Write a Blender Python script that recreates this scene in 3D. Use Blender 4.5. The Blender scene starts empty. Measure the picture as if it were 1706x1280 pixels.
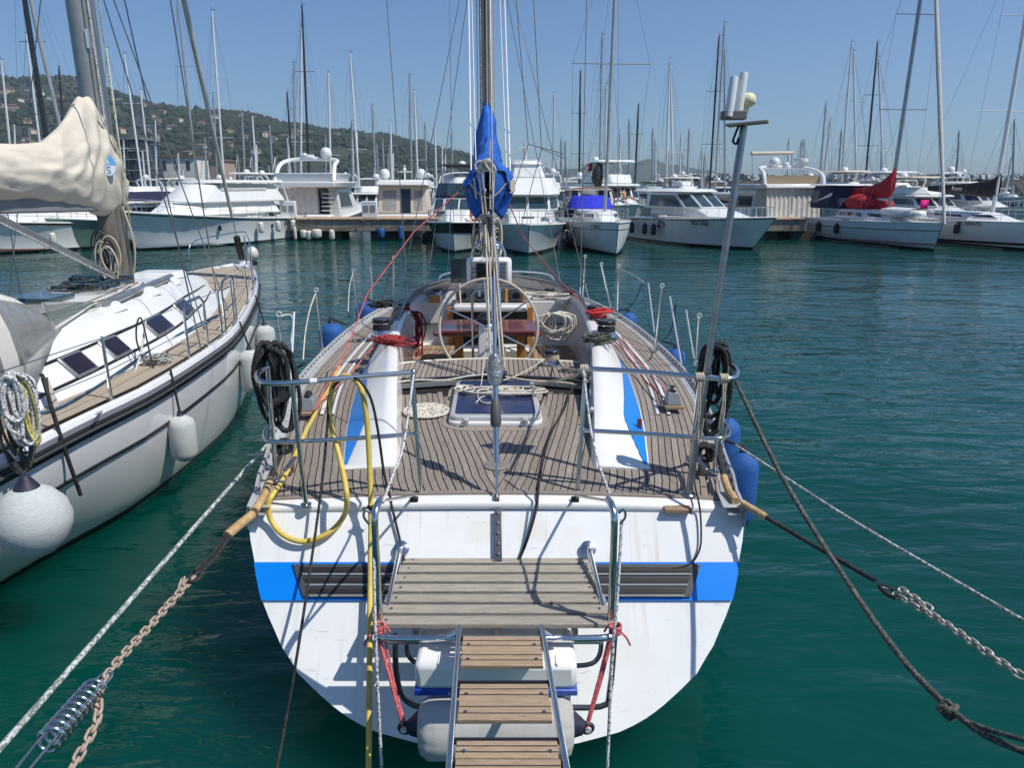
import bpy, math, random
from mathutils import Vector, Matrix, noise
# ---------------------------------------------------------------- camera, sky, sun
S = bpy.context.scene
CH, HY, FP = 3.2, 305.0, 1200.0
PITCH = math.atan((640-HY)/FP)
cam = bpy.data.cameras.new('camera'); camo = bpy.data.objects.new('camera', cam); S.collection.objects.link(camo)
cam.sensor_width = 36; cam.lens = 36*FP/1706; cam.clip_start = .05; cam.clip_end = 20000
camo.location = (0, 0, CH); camo.rotation_euler = (math.pi/2-PITCH, 0, 0); S.camera = camo
SUNV = Vector((.60, -.25, 1.0)).normalized()
W = bpy.data.worlds.new('World'); S.world = W; W.use_nodes = True
nt = W.node_tree; bg = nt.nodes['Background']; sky = nt.nodes.new('ShaderNodeTexSky')
sky.sky_type = 'NISHITA'; sky.sun_disc = False
sky.sun_elevation = math.asin(SUNV.z); sky.sun_rotation = math.atan2(SUNV.x, SUNV.y)
sky.air_density = 1.0; sky.dust_density = 0.6; sky.ozone_density = 5.0; sky.altitude = 0
tint = nt.nodes.new('ShaderNodeMix'); tint.data_type = 'RGBA'; tint.blend_type = 'MULTIPLY'; tint.inputs['Factor'].default_value = 1; tint.inputs['B'].default_value = (.79, .95, 1.12, 1)
nt.links.new(sky.outputs[0], tint.inputs['A']); nt.links.new(tint.outputs['Result'], bg.inputs[0]); bg.inputs[1].default_value = .085
sl = bpy.data.lights.new('sun', 'SUN'); sl.energy = 4.2; sl.angle = math.radians(.53); sl.color = (1, .955, .88)
so = bpy.data.objects.new('sun', sl); S.collection.objects.link(so)
so.rotation_euler = (-SUNV).to_track_quat('-Z', 'Y').to_euler(); so.location = (5, -5, 30)
S.view_settings.view_transform = 'Standard'; S.view_settings.look = 'None'; S.view_settings.gamma = 1
S.view_settings.use_curve_mapping = False; S.view_settings.exposure = .2
S.render.engine = 'CYCLES'
rnd = random.Random(7)
# ---------------------------------------------------------------- pixel -> place
cp_, sp_ = math.cos(PITCH), math.sin(PITCH)
def _ray(x, y):
    a = (x-853)/FP; b = -(y-640)/FP
    return Vector((a, cp_+b*sp_, -sp_+b*cp_))
def PZ(x, y, z):
    d = _ray(x, y); return d*((z-CH)/d.z)+Vector((0, 0, CH))
def PY(x, y, Y):
    d = _ray(x, y); return d*(Y/d.y)+Vector((0, 0, CH))
def PT(x, y, off=0.0):                      # on the raked transom plane
    d = _ray(x, y); t = (CH+3.547-off)/(1.17*d.y-d.z); return d*t+Vector((0, 0, CH))
def zx(z, Y): return 0
# ---------------------------------------------------------------- helpers
def V3(p): return Vector(p)
def cat(pts, n=6, closed=False):
    P = [Vector(p) for p in pts]; out = []; N = len(P)
    rng = range(N if closed else N-1)
    for i in rng:
        if closed: a, b, c, d = P[i-1], P[i], P[(i+1) % N], P[(i+2) % N]
        else: a, b, c, d = P[max(i-1, 0)], P[i], P[i+1], P[min(i+2, N-1)]
        for k in range(n):
            t = k/n
            out.append(.5*((2*b)+(c-a)*t+(2*a-5*b+4*c-d)*t*t+(3*b-a-3*c+d)*t**3))
    if not closed: out.append(P[-1])
    return out
class MB:
    def __init__(s): s.v = []; s.f = []; s.m = []
    def add(s, vs, fs, mi=0):
        o = len(s.v); s.v += [Vector(v) for v in vs]; s.f += [tuple(i+o for i in f) for f in fs]; s.m += [mi]*len(fs); return s
    def box(s, c, d, rz=0, M=None, mi=0):
        x, y, z = d[0]/2, d[1]/2, d[2]/2
        R = M if M is not None else Matrix.Rotation(rz, 3, 'Z')
        vs = [Vector(c)+R@Vector((a*x, b*y, e*z)) for a in (-1, 1) for b in (-1, 1) for e in (-1, 1)]
        return s.add(vs, [(0, 1, 3, 2), (4, 6, 7, 5), (0, 4, 5, 1), (2, 3, 7, 6), (0, 2, 6, 4), (1, 5, 7, 3)], mi)
    def bar(s, a, b, w, h, up=(0, 0, 1), mi=0):
        a, b = Vector(a), Vector(b); d = (b-a); L = d.length; d.normalize()
        x = d.cross(Vector(up)).normalized(); z = x.cross(d)
        M = Matrix((x, d, z)).transposed()
        return s.box((a+b)/2, (w, L, h), M=M, mi=mi)
    def tube(s, pts, r, n=8, sm=0, closed=False, mi=0, caps=True, flat=1.0):
        P = cat(pts, sm, closed) if sm else [Vector(p) for p in pts]
        N = len(P); rr = r if isinstance(r, (list, tuple)) else None
        vs = []; up = None
        for i in range(N):
            if closed: t = P[(i+1) % N]-P[i-1]
            else: t = P[min(i+1, N-1)]-P[max(i-1, 0)]
            if t.length < 1e-9: t = Vector((0, 0, 1))
            t.normalize()
            if up is None:
                up = Vector((0, 0, 1)) if abs(t.z) < .9 else Vector((0, 1, 0))
            a = up-t*up.dot(t)
            if a.length < 1e-6: a = t.orthogonal()
            a.normalize(); up = a; b = t.cross(a)
            if rr:
                q = i/(N-1)*(len(rr)-1); k = min(int(q), len(rr)-2); R = rr[k]+(rr[k+1]-rr[k])*(q-k)
            else: R = r
            for j in range(n):
                an = 2*math.pi*j/n
                vs.append(P[i]+a*(math.cos(an)*R*flat)+b*(math.sin(an)*R))
        fs = []
        for i in range(N if closed else N-1):
            for j in range(n):
                k = (j+1) % n; ii = (i+1) % N
                fs.append((i*n+j, i*n+k, ii*n+k, ii*n+j))
        if caps and not closed:
            fs.append(tuple(range(n-1, -1, -1))); fs.append(tuple((N-1)*n+j for j in range(n)))
        return s.add(vs, fs, mi)
    def lathe(s, prof, c=(0, 0, 0), M=None, n=16, mi=0, sy=1.0):
        M = M or Matrix.Identity(3); vs = []; c = Vector(c)
        for r, z in prof:
            for j in range(n):
                a = 2*math.pi*j/n; vs.append(c+M@Vector((r*math.cos(a), r*math.sin(a)*sy, z)))
        fs = [(i*n+j, i*n+(j+1) % n, (i+1)*n+(j+1) % n, (i+1)*n+j) for i in range(len(prof)-1) for j in range(n)]
        fs.append(tuple(range(n-1, -1, -1))); fs.append(tuple((len(prof)-1)*n+j for j in range(n)))
        return s.add(vs, fs, mi)
    def ball(s, c, r, n=12, k=7, mi=0, M=None):
        r = (r, r, r) if not isinstance(r, (tuple, list)) else r
        prof = [(math.sin(math.pi*i/k), -math.cos(math.pi*i/k)) for i in range(k+1)]
        prof[0] = (.001, -1); prof[-1] = (.001, 1)
        vs = []; M = M or Matrix.Identity(3)
        for a, z in prof:
            for j in range(n):
                t = 2*math.pi*j/n; vs.append(Vector(c)+M@Vector((a*math.cos(t)*r[0], a*math.sin(t)*r[1], z*r[2])))
        fs = [(i*n+j, i*n+(j+1) % n, (i+1)*n+(j+1) % n, (i+1)*n+j) for i in range(k) for j in range(n)]
        return s.add(vs, fs, mi)
    def grid(s, rows, mi=0, close=False):
        n = len(rows[0]); vs = [p for r in rows for p in r]; fs = []
        for i in range(len(rows)-1):
            for j in range(n if close else n-1):
                k = (j+1) % n; fs.append((i*n+j, i*n+k, (i+1)*n+k, (i+1)*n+j))
        return s.add(vs, fs, mi)
    def prism(s, P, z0, z1, mi=0):
        n = len(P); vs = [(p[0], p[1], (p[2] if len(p) > 2 else 0)+z0) for p in P]+[(p[0], p[1], (p[2] if len(p) > 2 else 0)+z1) for p in P]
        fs = [tuple(range(n-1, -1, -1)), tuple(range(n, 2*n))]+[(i, (i+1) % n, n+(i+1) % n, n+i) for i in range(n)]
        return s.add(vs, fs, mi)
    def frust(s, P, Q, mi=0):
        n = len(P); fs = [tuple(range(n-1, -1, -1)), tuple(range(n, 2*n))]+[(i, (i+1) % n, n+(i+1) % n, n+i) for i in range(n)]
        return s.add(list(P)+list(Q), fs, mi)
    def plate(s, q, th, mi=0):                # a quad or polygon with thickness along its normal (outward by th)
        q = [Vector(p) for p in q]; nrm = Vector((0, 0, 0))
        for i in range(len(q)): nrm += (q[i]-q[0]).cross(q[(i+1) % len(q)]-q[0])
        nrm.normalize()
        a = [p-nrm*th*.5 for p in q]; b = [p+nrm*th*.5 for p in q]
        return s.frust(a, b, mi)
    def build(s, name, m, parent=None, smooth=None, bevel=0, local=False, subd=0, solid=0, weld=False):
        me = bpy.data.meshes.new(name)
        if parent is not None:
            root = parent
            while root.parent: root = root.parent
            inv = None if local else root_mat(root).inverted()
            vs = s.v if inv is None else [inv@v for v in s.v]; off = None
        elif local: vs = s.v; off = None
        else:
            n = len(s.v); off = Vector((sum(v.x for v in s.v)/n, sum(v.y for v in s.v)/n, min(v.z for v in s.v)))
            vs = [v-off for v in s.v]
        me.from_pydata([tuple(v) for v in vs], [], s.f); me.update()
        ms = m if isinstance(m, (list, tuple)) else [m]
        for k in ms: me.materials.append(k)
        if len(ms) > 1: me.polygons.foreach_set('material_index', s.m)
        if smooth is None: smooth = 35
        if smooth:
            try: me.shade_auto_smooth(angle=math.radians(smooth))
            except Exception: me.polygons.foreach_set('use_smooth', [True]*len(me.polygons)); 
            if smooth >= 180: me.polygons.foreach_set('use_smooth', [True]*len(me.polygons))
            else: _sharp(me, math.radians(smooth))
        o = bpy.data.objects.new(name, me); S.collection.objects.link(o)
        if off is not None: o.location = off
        if parent is not None: o.parent = parent
        if bevel:
            b = o.modifiers.new('b', 'BEVEL'); b.width = bevel; b.segments = 2; b.limit_method = 'ANGLE'; b.angle_limit = math.radians(40)
        if solid:
            b = o.modifiers.new('s', 'SOLIDIFY'); b.thickness = solid; b.offset = 0
        if subd:
            b = o.modifiers.new('d', 'SUBSURF'); b.levels = subd; b.render_levels = subd
        return o
def _sharp(me, ang):
    import bmesh
    bm = bmesh.new(); bm.from_mesh(me)
    bmesh.ops.recalc_face_normals(bm, faces=bm.faces)
    for f in bm.faces: f.smooth = True
    for e in bm.edges:
        if len(e.link_faces) == 2:
            try:
                if e.calc_face_angle() > ang: e.smooth = False
            except Exception: pass
    bm.to_mesh(me); bm.free()
def root_mat(o): return Matrix.Translation(o.location)@o.rotation_euler.to_matrix().to_4x4()
def tag(o, label=None, cat_=None, group=None, kind=None):
    if label: o['label'] = label
    if cat_: o['category'] = cat_
    if group: o['group'] = group
    if kind: o['kind'] = kind
    return o
def thing(name, label, cat_, loc=(0, 0, 0), rz=0, group=None):
    o = bpy.data.objects.new(name, None); S.collection.objects.link(o); o.empty_display_size = .2
    o.location = loc; o.rotation_euler = (0, 0, rz); return tag(o, label, cat_, group)
def copy_tree(o, parent=None):
    c = o.copy(); S.collection.objects.link(c); c.parent = parent
    for ch in list(o.children): copy_tree(ch, c)
    return c
def dupmesh(o, parent, mtx):                  # a copy of a part, placed by matrix in its root's frame
    c = o.copy(); S.collection.objects.link(c); c.parent = parent; c.matrix_local = mtx; return c
# ---------------------------------------------------------------- materials
def newmat(name):
    m = bpy.data.materials.new(name); m.use_nodes = True; return m, m.node_tree, m.node_tree.nodes['Principled BSDF']
def mat(name, col, rough=.5, metal=0, var=.12, scale=3.0, bump=0, bscale=40, stretch=(1, 1, 1), coat=0, spec=.5, dirt=0, dcol=(.2, .17, .12), trans=0, alpha=1, objvar=0):
    m, t, p = newmat(name); N = t.nodes; L = t.links
    p.inputs['Roughness'].default_value = rough; p.inputs['Metallic'].default_value = metal
    p.inputs['Coat Weight'].default_value = coat; p.inputs['Specular IOR Level'].default_value = spec
    p.inputs['Transmission Weight'].default_value = trans; p.inputs['Alpha'].default_value = alpha
    tc = N.new('ShaderNodeTexCoord'); mp = N.new('ShaderNodeMapping'); mp.inputs['Scale'].default_value = stretch
    L.new(tc.outputs['Object'], mp.inputs[0])
    n = N.new('ShaderNodeTexNoise'); n.inputs['Scale'].default_value = scale; n.inputs['Detail'].default_value = 5; n.inputs['Roughness'].default_value = .6
    L.new(mp.outputs[0], n.inputs[0])
    mx = N.new('ShaderNodeMix'); mx.data_type = 'RGBA'
    mx.inputs['A'].default_value = (*[max(0, c*(1-var)) for c in col], 1); mx.inputs['B'].default_value = (*[min(1, c*(1+var)) for c in col], 1)
    rp = N.new('ShaderNodeMapRange'); rp.inputs[1].default_value = .3; rp.inputs[2].default_value = .7
    L.new(n.outputs[0], rp.inputs[0]); L.new(rp.outputs[0], mx.inputs['Factor']); out = mx.outputs['Result']
    if objvar:
        oi = N.new('ShaderNodeObjectInfo'); hs = N.new('ShaderNodeHueSaturation')
        r2 = N.new('ShaderNodeMapRange'); r2.inputs[3].default_value = 1-objvar; r2.inputs[4].default_value = 1+objvar
        L.new(oi.outputs['Random'], r2.inputs[0]); L.new(r2.outputs[0], hs.inputs['Value']); L.new(out, hs.inputs['Color']); out = hs.outputs[0]
    if dirt:
        n2 = N.new('ShaderNodeTexNoise'); n2.inputs['Scale'].default_value = scale*.5; n2.inputs['Detail'].default_value = 8; n2.inputs['Roughness'].default_value = .7
        mp2 = N.new('ShaderNodeMapping'); mp2.inputs['Scale'].default_value = (1, 1, .25); L.new(tc.outputs['Object'], mp2.inputs[0]); L.new(mp2.outputs[0], n2.inputs[0])
        r3 = N.new('ShaderNodeMapRange'); r3.inputs[1].default_value = .5; r3.inputs[2].default_value = .75; r3.inputs[4].default_value = dirt
        L.new(n2.outputs[0], r3.inputs[0]); m3 = N.new('ShaderNodeMix'); m3.data_type = 'RGBA'; m3.inputs['B'].default_value = (*dcol, 1)
        L.new(out, m3.inputs['A']); L.new(r3.outputs[0], m3.inputs['Factor']); out = m3.outputs['Result']
    L.new(out, p.inputs['Base Color'])
    if bump:
        b = N.new('ShaderNodeBump'); b.inputs['Strength'].default_value = bump; b.inputs['Distance'].default_value = .01
        n4 = N.new('ShaderNodeTexNoise'); n4.inputs['Scale'].default_value = bscale; n4.inputs['Detail'].default_value = 4
        L.new(mp.outputs[0], n4.inputs[0]); L.new(n4.outputs[0], b.inputs['Height']); L.new(b.outputs[0], p.inputs['Normal'])
    return m
def ropemat(name, c1, c2, scale=60, thr=.5):
    m, t, p = newmat(name); N = t.nodes; L = t.links; p.inputs['Roughness'].default_value = .85
    tc = N.new('ShaderNodeTexCoord'); n = N.new('ShaderNodeTexVoronoi'); n.inputs['Scale'].default_value = scale; L.new(tc.outputs['Object'], n.inputs[0])
    r = N.new('ShaderNodeValToRGB'); r.color_ramp.elements[0].position = thr-.12; r.color_ramp.elements[1].position = thr+.12
    r.color_ramp.elements[0].color = (*c1, 1); r.color_ramp.elements[1].color = (*c2, 1)
    L.new(n.outputs['Color'], r.inputs[0]); L.new(r.outputs[0], p.inputs['Base Color'])
    b = N.new('ShaderNodeBump'); b.inputs['Strength'].default_value = .6; b.inputs['Distance'].default_value = .004
    L.new(n.outputs['Distance'], b.inputs['Height']); L.new(b.outputs[0], p.inputs['Normal']); return m
white = mat('gelcoat_white', (.77, .765, .735), .25, var=.03, scale=2, coat=.25, dirt=.14, dcol=(.55, .53, .47))
white2 = mat('hull_white_far', (.72, .73, .71), .25, var=.05, scale=1.5, dirt=.25, dcol=(.5, .48, .42))
whiteg = mat('hull_white_grey', (.62, .65, .66), .28, var=.06, scale=1.5, dirt=.2)
cream = mat('cream_gelcoat', (.66, .62, .52), .3, var=.05, dirt=.2)
cloth = mat('canvas_grey', (.55, .53, .49), .9, var=.12, scale=5, bump=.5, bscale=18)
beigecloth = mat('canvas_beige', (.56, .50, .41), .9, var=.1, scale=4, bump=.5, bscale=12)
navycloth = mat('canvas_navy', (.012, .018, .06), .8, var=.2, bump=.4, bscale=20)
bluecloth = mat('canvas_blue', (.006, .09, .42), .8, var=.2, scale=6, bump=.8, bscale=18)
royal = mat('canvas_royal', (.01, .02, .5), .8, var=.25, scale=6, bump=.6, bscale=14)
redcloth = mat('canvas_red', (.42, .012, .02), .8, var=.2, bump=.4, bscale=14)
blackcloth = mat('canvas_black', (.02, .02, .022), .85, var=.2, bump=.4)
bluestripe = mat('stripe_blue', (.0, .21, .76), .3, var=.03)
dglass = mat('dark_glass', (.012, .018, .024), .06, var=.3, spec=.8)
gglass = mat('tinted_glass', (.03, .06, .07), .05, var=.3, spec=.8)
vinyl = mat('clear_vinyl', (.32, .34, .34), .15, var=.2, scale=2, alpha=.45)
steel = mat('stainless_steel', (.62, .62, .62), .18, 1, var=.08, scale=8)
steeld = mat('stainless_steel_dull', (.34, .33, .32), .32, 1, var=.2, scale=12, dirt=.3, dcol=(.16, .08, .04))
alu = mat('anodised_aluminium', (.42, .43, .43), .38, .8, var=.12, scale=6)
alugrey = mat('toe_rail_aluminium', (.50, .51, .51), .5, .35, var=.15, scale=4, dirt=.35, dcol=(.28, .28, .26))
mastg = mat('mast_aluminium', (.46, .46, .44), .42, .6, var=.12, scale=4, dirt=.3)
mastw = mat('mast_white', (.70, .71, .71), .4, .1, var=.06)
mastb = mat('mast_carbon', (.03, .03, .035), .35, var=.2)
black = mat('black_rubber', (.012, .012, .013), .55, var=.3)
blackp = mat('black_plastic', (.02, .02, .022), .35, var=.3)
dgrey = mat('dark_grey_plastic', (.055, .06, .065), .5, var=.2)
grey = mat('grey_plastic', (.22, .23, .24), .5, var=.15)
teakd = mat('teak_deck_weathered', (.262, .222, .186), .8, var=.28, scale=9, stretch=(14, 1, 14), bump=.5, bscale=30, objvar=.16)
teakw = mat('teak_slat', (.33, .295, .245), .8, var=.25, scale=10, stretch=(1, 12, 12), bump=.6, bscale=30, objvar=.12)
teakn = mat('teak_warm', (.33, .24, .16), .65, var=.25, scale=10, stretch=(1, 12, 12), bump=.4, bscale=30, objvar=.12)
teaks = mat('teak_seat', (.30, .20, .12), .7, var=.25, scale=9, stretch=(14, 1, 14), bump=.4, objvar=.15)
orangew = mat('varnished_wood', (.52, .23, .05), .3, var=.2, scale=6, stretch=(6, 6, 1), coat=.4)
mahog = mat('mahogany', (.15, .022, .018), .22, var=.3, scale=5, stretch=(1, 8, 1), coat=.6)
caulk = mat('deck_caulking', (.012, .011, .010), .8, var=.3)
hosey = mat('hose_yellow', (.62, .46, .09), .45, var=.15, scale=14, dirt=.35, dcol=(.35, .24, .08))
fblue = mat('fender_blue', (.008, .085, .31), .75, var=.12, scale=5, bump=.3, dirt=.15, dcol=(.1, .2, .35))
fgrey = mat('fender_fleece_grey', (.47, .50, .50), .95, var=.12, scale=22, bump=.35, bscale=40, stretch=(1, 1, 5), dirt=.15, dcol=(.3, .3, .26))
fwhite = mat('fender_white', (.62, .60, .53), .5, var=.1, dirt=.4)
fnavy = mat('fender_navy', (.012, .015, .04), .6, var=.2)
screen = mat('lcd_screen', (.006, .006, .007), .12, var=.1)
concrete = mat('pier_concrete', (.27, .24, .20), .9, var=.25, scale=2, bump=.6, bscale=8, dirt=.6, dcol=(.08, .07, .055))
pierdeck = mat('pier_boards', (.42, .28, .18), .8, var=.2, objvar=.1)
rwhite = ropemat('rope_white', (.60, .56, .48), (.40, .36, .29), 90, .7)
rfleck = ropemat('rope_white_flecked', (.62, .62, .60), (.10, .11, .14), 105, .66)
rbeige = ropemat('rope_beige', (.53, .46, .35), (.38, .32, .23), 110, .7)
rred = ropemat('rope_red', (.40, .035, .04), (.13, .02, .02), 90, .6)
rpink = ropemat('rope_pink', (.62, .16, .16), (.42, .07, .08), 90)
rblack = ropemat('rope_black', (.012, .012, .012), (.03, .03, .03), 60)
rblue = ropemat('rope_blue', (.02, .10, .20), (.01, .03, .06), 60)
rdgrey = ropemat('rope_dark_weathered', (.045, .05, .045), (.13, .125, .10), 90, .6)
rgreyw = ropemat('rope_grey_white', (.50, .52, .50), (.16, .18, .17), 85)
leather = mat('leather_sleeve', (.46, .30, .14), .7, var=.3, scale=20, bump=.5, dirt=.3, dcol=(.12, .06, .03))
rust = mat('rusty_chain', (.42, .33, .26), .75, .25, var=.3, scale=25, dirt=.5, dcol=(.24, .12, .06))
galv = mat('galvanised_chain', (.42, .40, .35), .6, .4, var=.25, scale=25, dirt=.35, dcol=(.22, .13, .07))
brown = mat('brown_wood', (.20, .07, .03), .4, var=.2)
antif = mat('antifouling_dark', (.015, .018, .022), .6, var=.2)
skin = mat('skin', (.50, .28, .19), .6, var=.05)
orange = mat('lifebuoy_orange', (.75, .13, .03), .5, var=.08)
magenta = mat('towel_magenta', (.65, .01, .22), .9, var=.15)
def text(txt, size, loc, right, up, m, parent, name='lettering', ext=.002, shear=0):
    c = bpy.data.curves.new(name, 'FONT'); c.body = txt; c.size = size; c.extrude = ext; c.align_x = 'CENTER'; c.align_y = 'CENTER'; c.shear = shear
    o = bpy.data.objects.new('tmp', c); S.collection.objects.link(o); bpy.context.view_layer.update()
    me = bpy.data.meshes.new_from_object(o.evaluated_get(bpy.context.evaluated_depsgraph_get())); bpy.data.objects.remove(o)
    x = Vector(right).normalized(); z = x.cross(Vector(up)).normalized(); y = z.cross(x)
    M = Matrix.Translation(Vector(loc))@Matrix((x, y, z)).transposed().to_4x4()
    root = parent
    while root.parent: root = root.parent
    me.transform(root_mat(root).inverted()@M if not isinstance(loc, tuple) else M)
    me.materials.clear(); me.materials.append(m); r = bpy.data.objects.new(name, me); S.collection.objects.link(r); r.parent = parent; return r
# ================================================================ THE SETTING
def water_mat():
    m, t, p = newmat('harbour_water'); N = t.nodes; L = t.links
    p.inputs['Base Color'].default_value = (.0, .050, .042, 1); p.inputs['Roughness'].default_value = .03; p.inputs['IOR'].default_value = 1.33
    p.subsurface_method = 'BURLEY'; p.inputs['Subsurface Weight'].default_value = 1.0; p.inputs['Subsurface Radius'].default_value = (.5, 1.0, .9); p.inputs['Subsurface Scale'].default_value = 2.2
    tc = N.new('ShaderNodeTexCoord')
    def nz(sc, st, d=3, rot=0):
        mp = N.new('ShaderNodeMapping'); mp.inputs['Scale'].default_value = st; mp.inputs['Rotation'].default_value = (0, 0, rot); L.new(tc.outputs['Object'], mp.inputs[0])
        n = N.new('ShaderNodeTexNoise'); n.inputs['Scale'].default_value = sc; n.inputs['Detail'].default_value = d; n.inputs['Roughness'].default_value = .5
        n.inputs['Distortion'].default_value = .3
        L.new(mp.outputs[0], n.inputs[0]); return n.outputs[0]
    a = nz(1.9, (.55, 1.5, 1), 3, .15); b = nz(5.5, (.6, 1.4, 1), 2, -.2); c = nz(.35, (.8, 1.2, 1), 2)
    def mul(x, k):
        q = N.new('ShaderNodeMath'); q.operation = 'MULTIPLY'; q.inputs[1].default_value = k; L.new(x, q.inputs[0]); return q.outputs[0]
    def add(x, y):
        q = N.new('ShaderNodeMath'); q.operation = 'ADD'; L.new(x, q.inputs[0]); L.new(y, q.inputs[1]); return q.outputs[0]
    # patches where the breeze ruffles the surface more
    pr = N.new('ShaderNodeMapRange'); pr.inputs[1].default_value = .35; pr.inputs[2].default_value = .7; pr.inputs[3].default_value = .45; pr.inputs[4].default_value = 1.3
    L.new(nz(.09, (1, .7, 1), 2), pr.inputs[0])
    h = add(mul(a, .088), mul(b, .015)); q = N.new('ShaderNodeMath'); q.operation = 'MULTIPLY'; L.new(h, q.inputs[0]); L.new(pr.outputs[0], q.inputs[1])
    h = add(q.outputs[0], mul(c, .16))
    bp = N.new('ShaderNodeBump'); bp.inputs['Strength'].default_value = 1; bp.inputs['Distance'].default_value = 1.0
    L.new(h, bp.inputs['Height']); L.new(bp.outputs[0], p.inputs['Normal'])
    cr = N.new('ShaderNodeMix'); cr.data_type = 'RGBA'; cr.inputs['A'].default_value = (.001, .034, .028, 1); cr.inputs['B'].default_value = (.001, .064, .050, 1)
    L.new(nz(.25, (1, 1, 1), 3), cr.inputs['Factor']); L.new(cr.outputs['Result'], p.inputs['Base Color'])
    return m
wat = water_mat()
mb = MB()
mb.add([(-9000, -60, 0), (9000, -60, 0), (9000, 12000, 0), (-9000, 12000, 0)], [(0, 1, 2, 3)])
tag(mb.build('water', wat, local=True, smooth=0), kind='structure')
# hills ---------------------------------------------------------
hillm = mat('hill_ground', (.028, .038, .018), .95, var=.45, scale=.012, dirt=.3, dcol=(.12, .105, .06))
farm = mat('far_hill_ground', (.05, .07, .04), .95, var=.2, scale=.002)
def hill(name, ridge, D0, D1, m, n=90, rows=16, rough=6):
    # ridge: (px, py) of the skyline; the slope runs from the shore at D0 to the crest at D1
    rg = sorted(ridge)
    def yy(x):
        for (a, b), (c, d) in zip(rg, rg[1:]):
            if a <= x <= c:
                t = (x-a)/(c-a); t = t*t*(3-2*t); return b+(d-b)*t
        return rg[-1][1]
    x0, x1 = rg[0][0], rg[-1][0]; R = []
    for j in range(rows+2):
        row = []
        for i in range(n+1):
            x = x0+(x1-x0)*i/n; crest = PY(x, yy(x), D1); t = min(j/rows, 1.0)
            Y = D0+(D1-D0)*t; X = crest.x*(.78+.22*t) if D1 > 1 else crest.x
            z = max(crest.z, 0)*(math.sin(t*math.pi/2)**.92)
            q = noise.noise(Vector((X*.006, Y*.006, 0)))*.14*z+noise.noise(Vector((X*.02, Y*.02, 3)))*rough*(.3+t)
            if j == rows+1: Y = D1+300; z = z*.5-20; q = 0
            row.append(Vector((X, Y, max(z+q*(1 if t < 1 else .35), -3) if j else -5)))
        R.append(row)
    o = MB().grid(R).build(name, m, local=True, smooth=180); tag(o, kind='structure'); return R
HL = hill('hill', [(-700, 120), (-350, 140), (-60, 128), (10, 140), (60, 147), (100, 149), (160, 152), (240, 176), (300, 187), (380, 195), (450, 203), (500, 216), (560, 226), (640, 234), (700, 243), (760, 262), (830, 286), (900, 303)], 700, 1500, hillm)
hill('far_hills', [(640, 290), (740, 262), (800, 275), (850, 283), (920, 281), (1000, 279), (1050, 274), (1085, 264), (1120, 276), (1180, 283), (1230, 303), (1270, 306)], 2600, 3100, farm, rough=5)
def onhill(i, t):                              # point on the hill: i along 0..1, t up the slope 0..1
    a = i*90; k = min(int(a), 89); fa = a-k; b = t*16; l = min(int(b), 15); fb = b-l
    p = HL[l][k].lerp(HL[l][k+1], fa).lerp(HL[l+1][k].lerp(HL[l+1][k+1], fa), fb); return p
forest = mat('hill_woodland', (.020, .033, .014), .95, var=.6, scale=.05, bump=1, bscale=.4)
fb = MB(); r2 = random.Random(3)
base = [(0, 0, 1), (.9, 0, .3), (.28, .85, .3), (-.73, .53, .3), (-.73, -.53, .3), (.28, -.85, .3), (.8, .5, -.5), (-.3, .9, -.5), (-.95, 0, -.5), (-.3, -.9, -.5), (.8, -.5, -.5)]
bf = [(0, 1, 2), (0, 2, 3), (0, 3, 4), (0, 4, 5), (0, 5, 1), (1, 6, 2), (2, 6, 7), (2, 7, 3), (3, 7, 8), (3, 8, 4), (4, 8, 9), (4, 9, 5), (5, 9, 10), (5, 10, 1), (1, 10, 6)]
for k in range(15000):
    i = r2.random(); t = r2.random()**.75
    if noise.noise(Vector((i*26, t*9, 1.5))) < -.12 and r2.random() < .8: continue
    p = onhill(i, t); s = r2.uniform(2.6, 6.2)*(1.15 if t > .8 else 1)*(.8 if t < .3 else 1)
    a = r2.random()*6.28; ca, sa = math.cos(a), math.sin(a); hz = r2.uniform(.6, 1.15)
    fb.add([(p.x+s*(x*ca-y*sa)*r2.uniform(.8, 1.2), p.y+s*(x*sa+y*ca), p.z+s*.45+s*z*hz*r2.uniform(.8, 1.2)) for x, y, z in base], bf)
tag(fb.build('woodland', forest, local=True, smooth=0), 'dark green woodland covering the slope of the hillside behind the marina', 'woodland', kind='stuff')
# houses on the slope ---------------------------------------------
hcols = [('cream', (.60, .52, .40)), ('white', (.70, .68, .63)), ('ochre', (.42, .30, .18)), ('pink', (.44, .30, .25))]
hm = [mat('house_'+n, c, .9, var=.08) for n, c in hcols]; roofm = mat('terracotta_roof', (.24, .13, .085), .9, var=.25); winm = mat('house_window', (.06, .07, .07), .4)
def house(p, w, d, h, a, k, name='hill_house', label=None, group=None):
    o = thing(name, label or 'small %s house with hipped terracotta roof standing among trees on the hillside' % hcols[k][0], 'house', p, a, group or 'small %s houses on the hillside' % hcols[k][0])
    MB().box((0, 0, h/2-1), (w, d, h+2)).build('wall', hm[k], o, local=True, smooth=0)
    e = .6; P = [(-w/2-e, -d/2-e, h), (w/2+e, -d/2-e, h), (w/2+e, d/2+e, h), (-w/2-e, d/2+e, h)]
    q = min(w, d)*.45; Q = [(-w/2+q, -d*.03, h+q*.45), (w/2-q, -d*.03, h+q*.45), (w/2-q, d*.03, h+q*.45), (-w/2+q, d*.03, h+q*.45)]
    MB().frust(P, Q).build('roof', roofm, o, local=True, smooth=0)
    nw = max(2, int(w/3.2)); nf = max(1, int(h/3))
    for f in range(nf):
        wb = MB()
        for i in range(nw): wb.box((-w/2+(i+.5)*w/nw, -d/2-.03, 1.7+f*3), (1.1, .12, 1.5))
        tag(wb.build('window_row', winm, o, local=True, smooth=0), kind='stuff')
    return o
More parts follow.
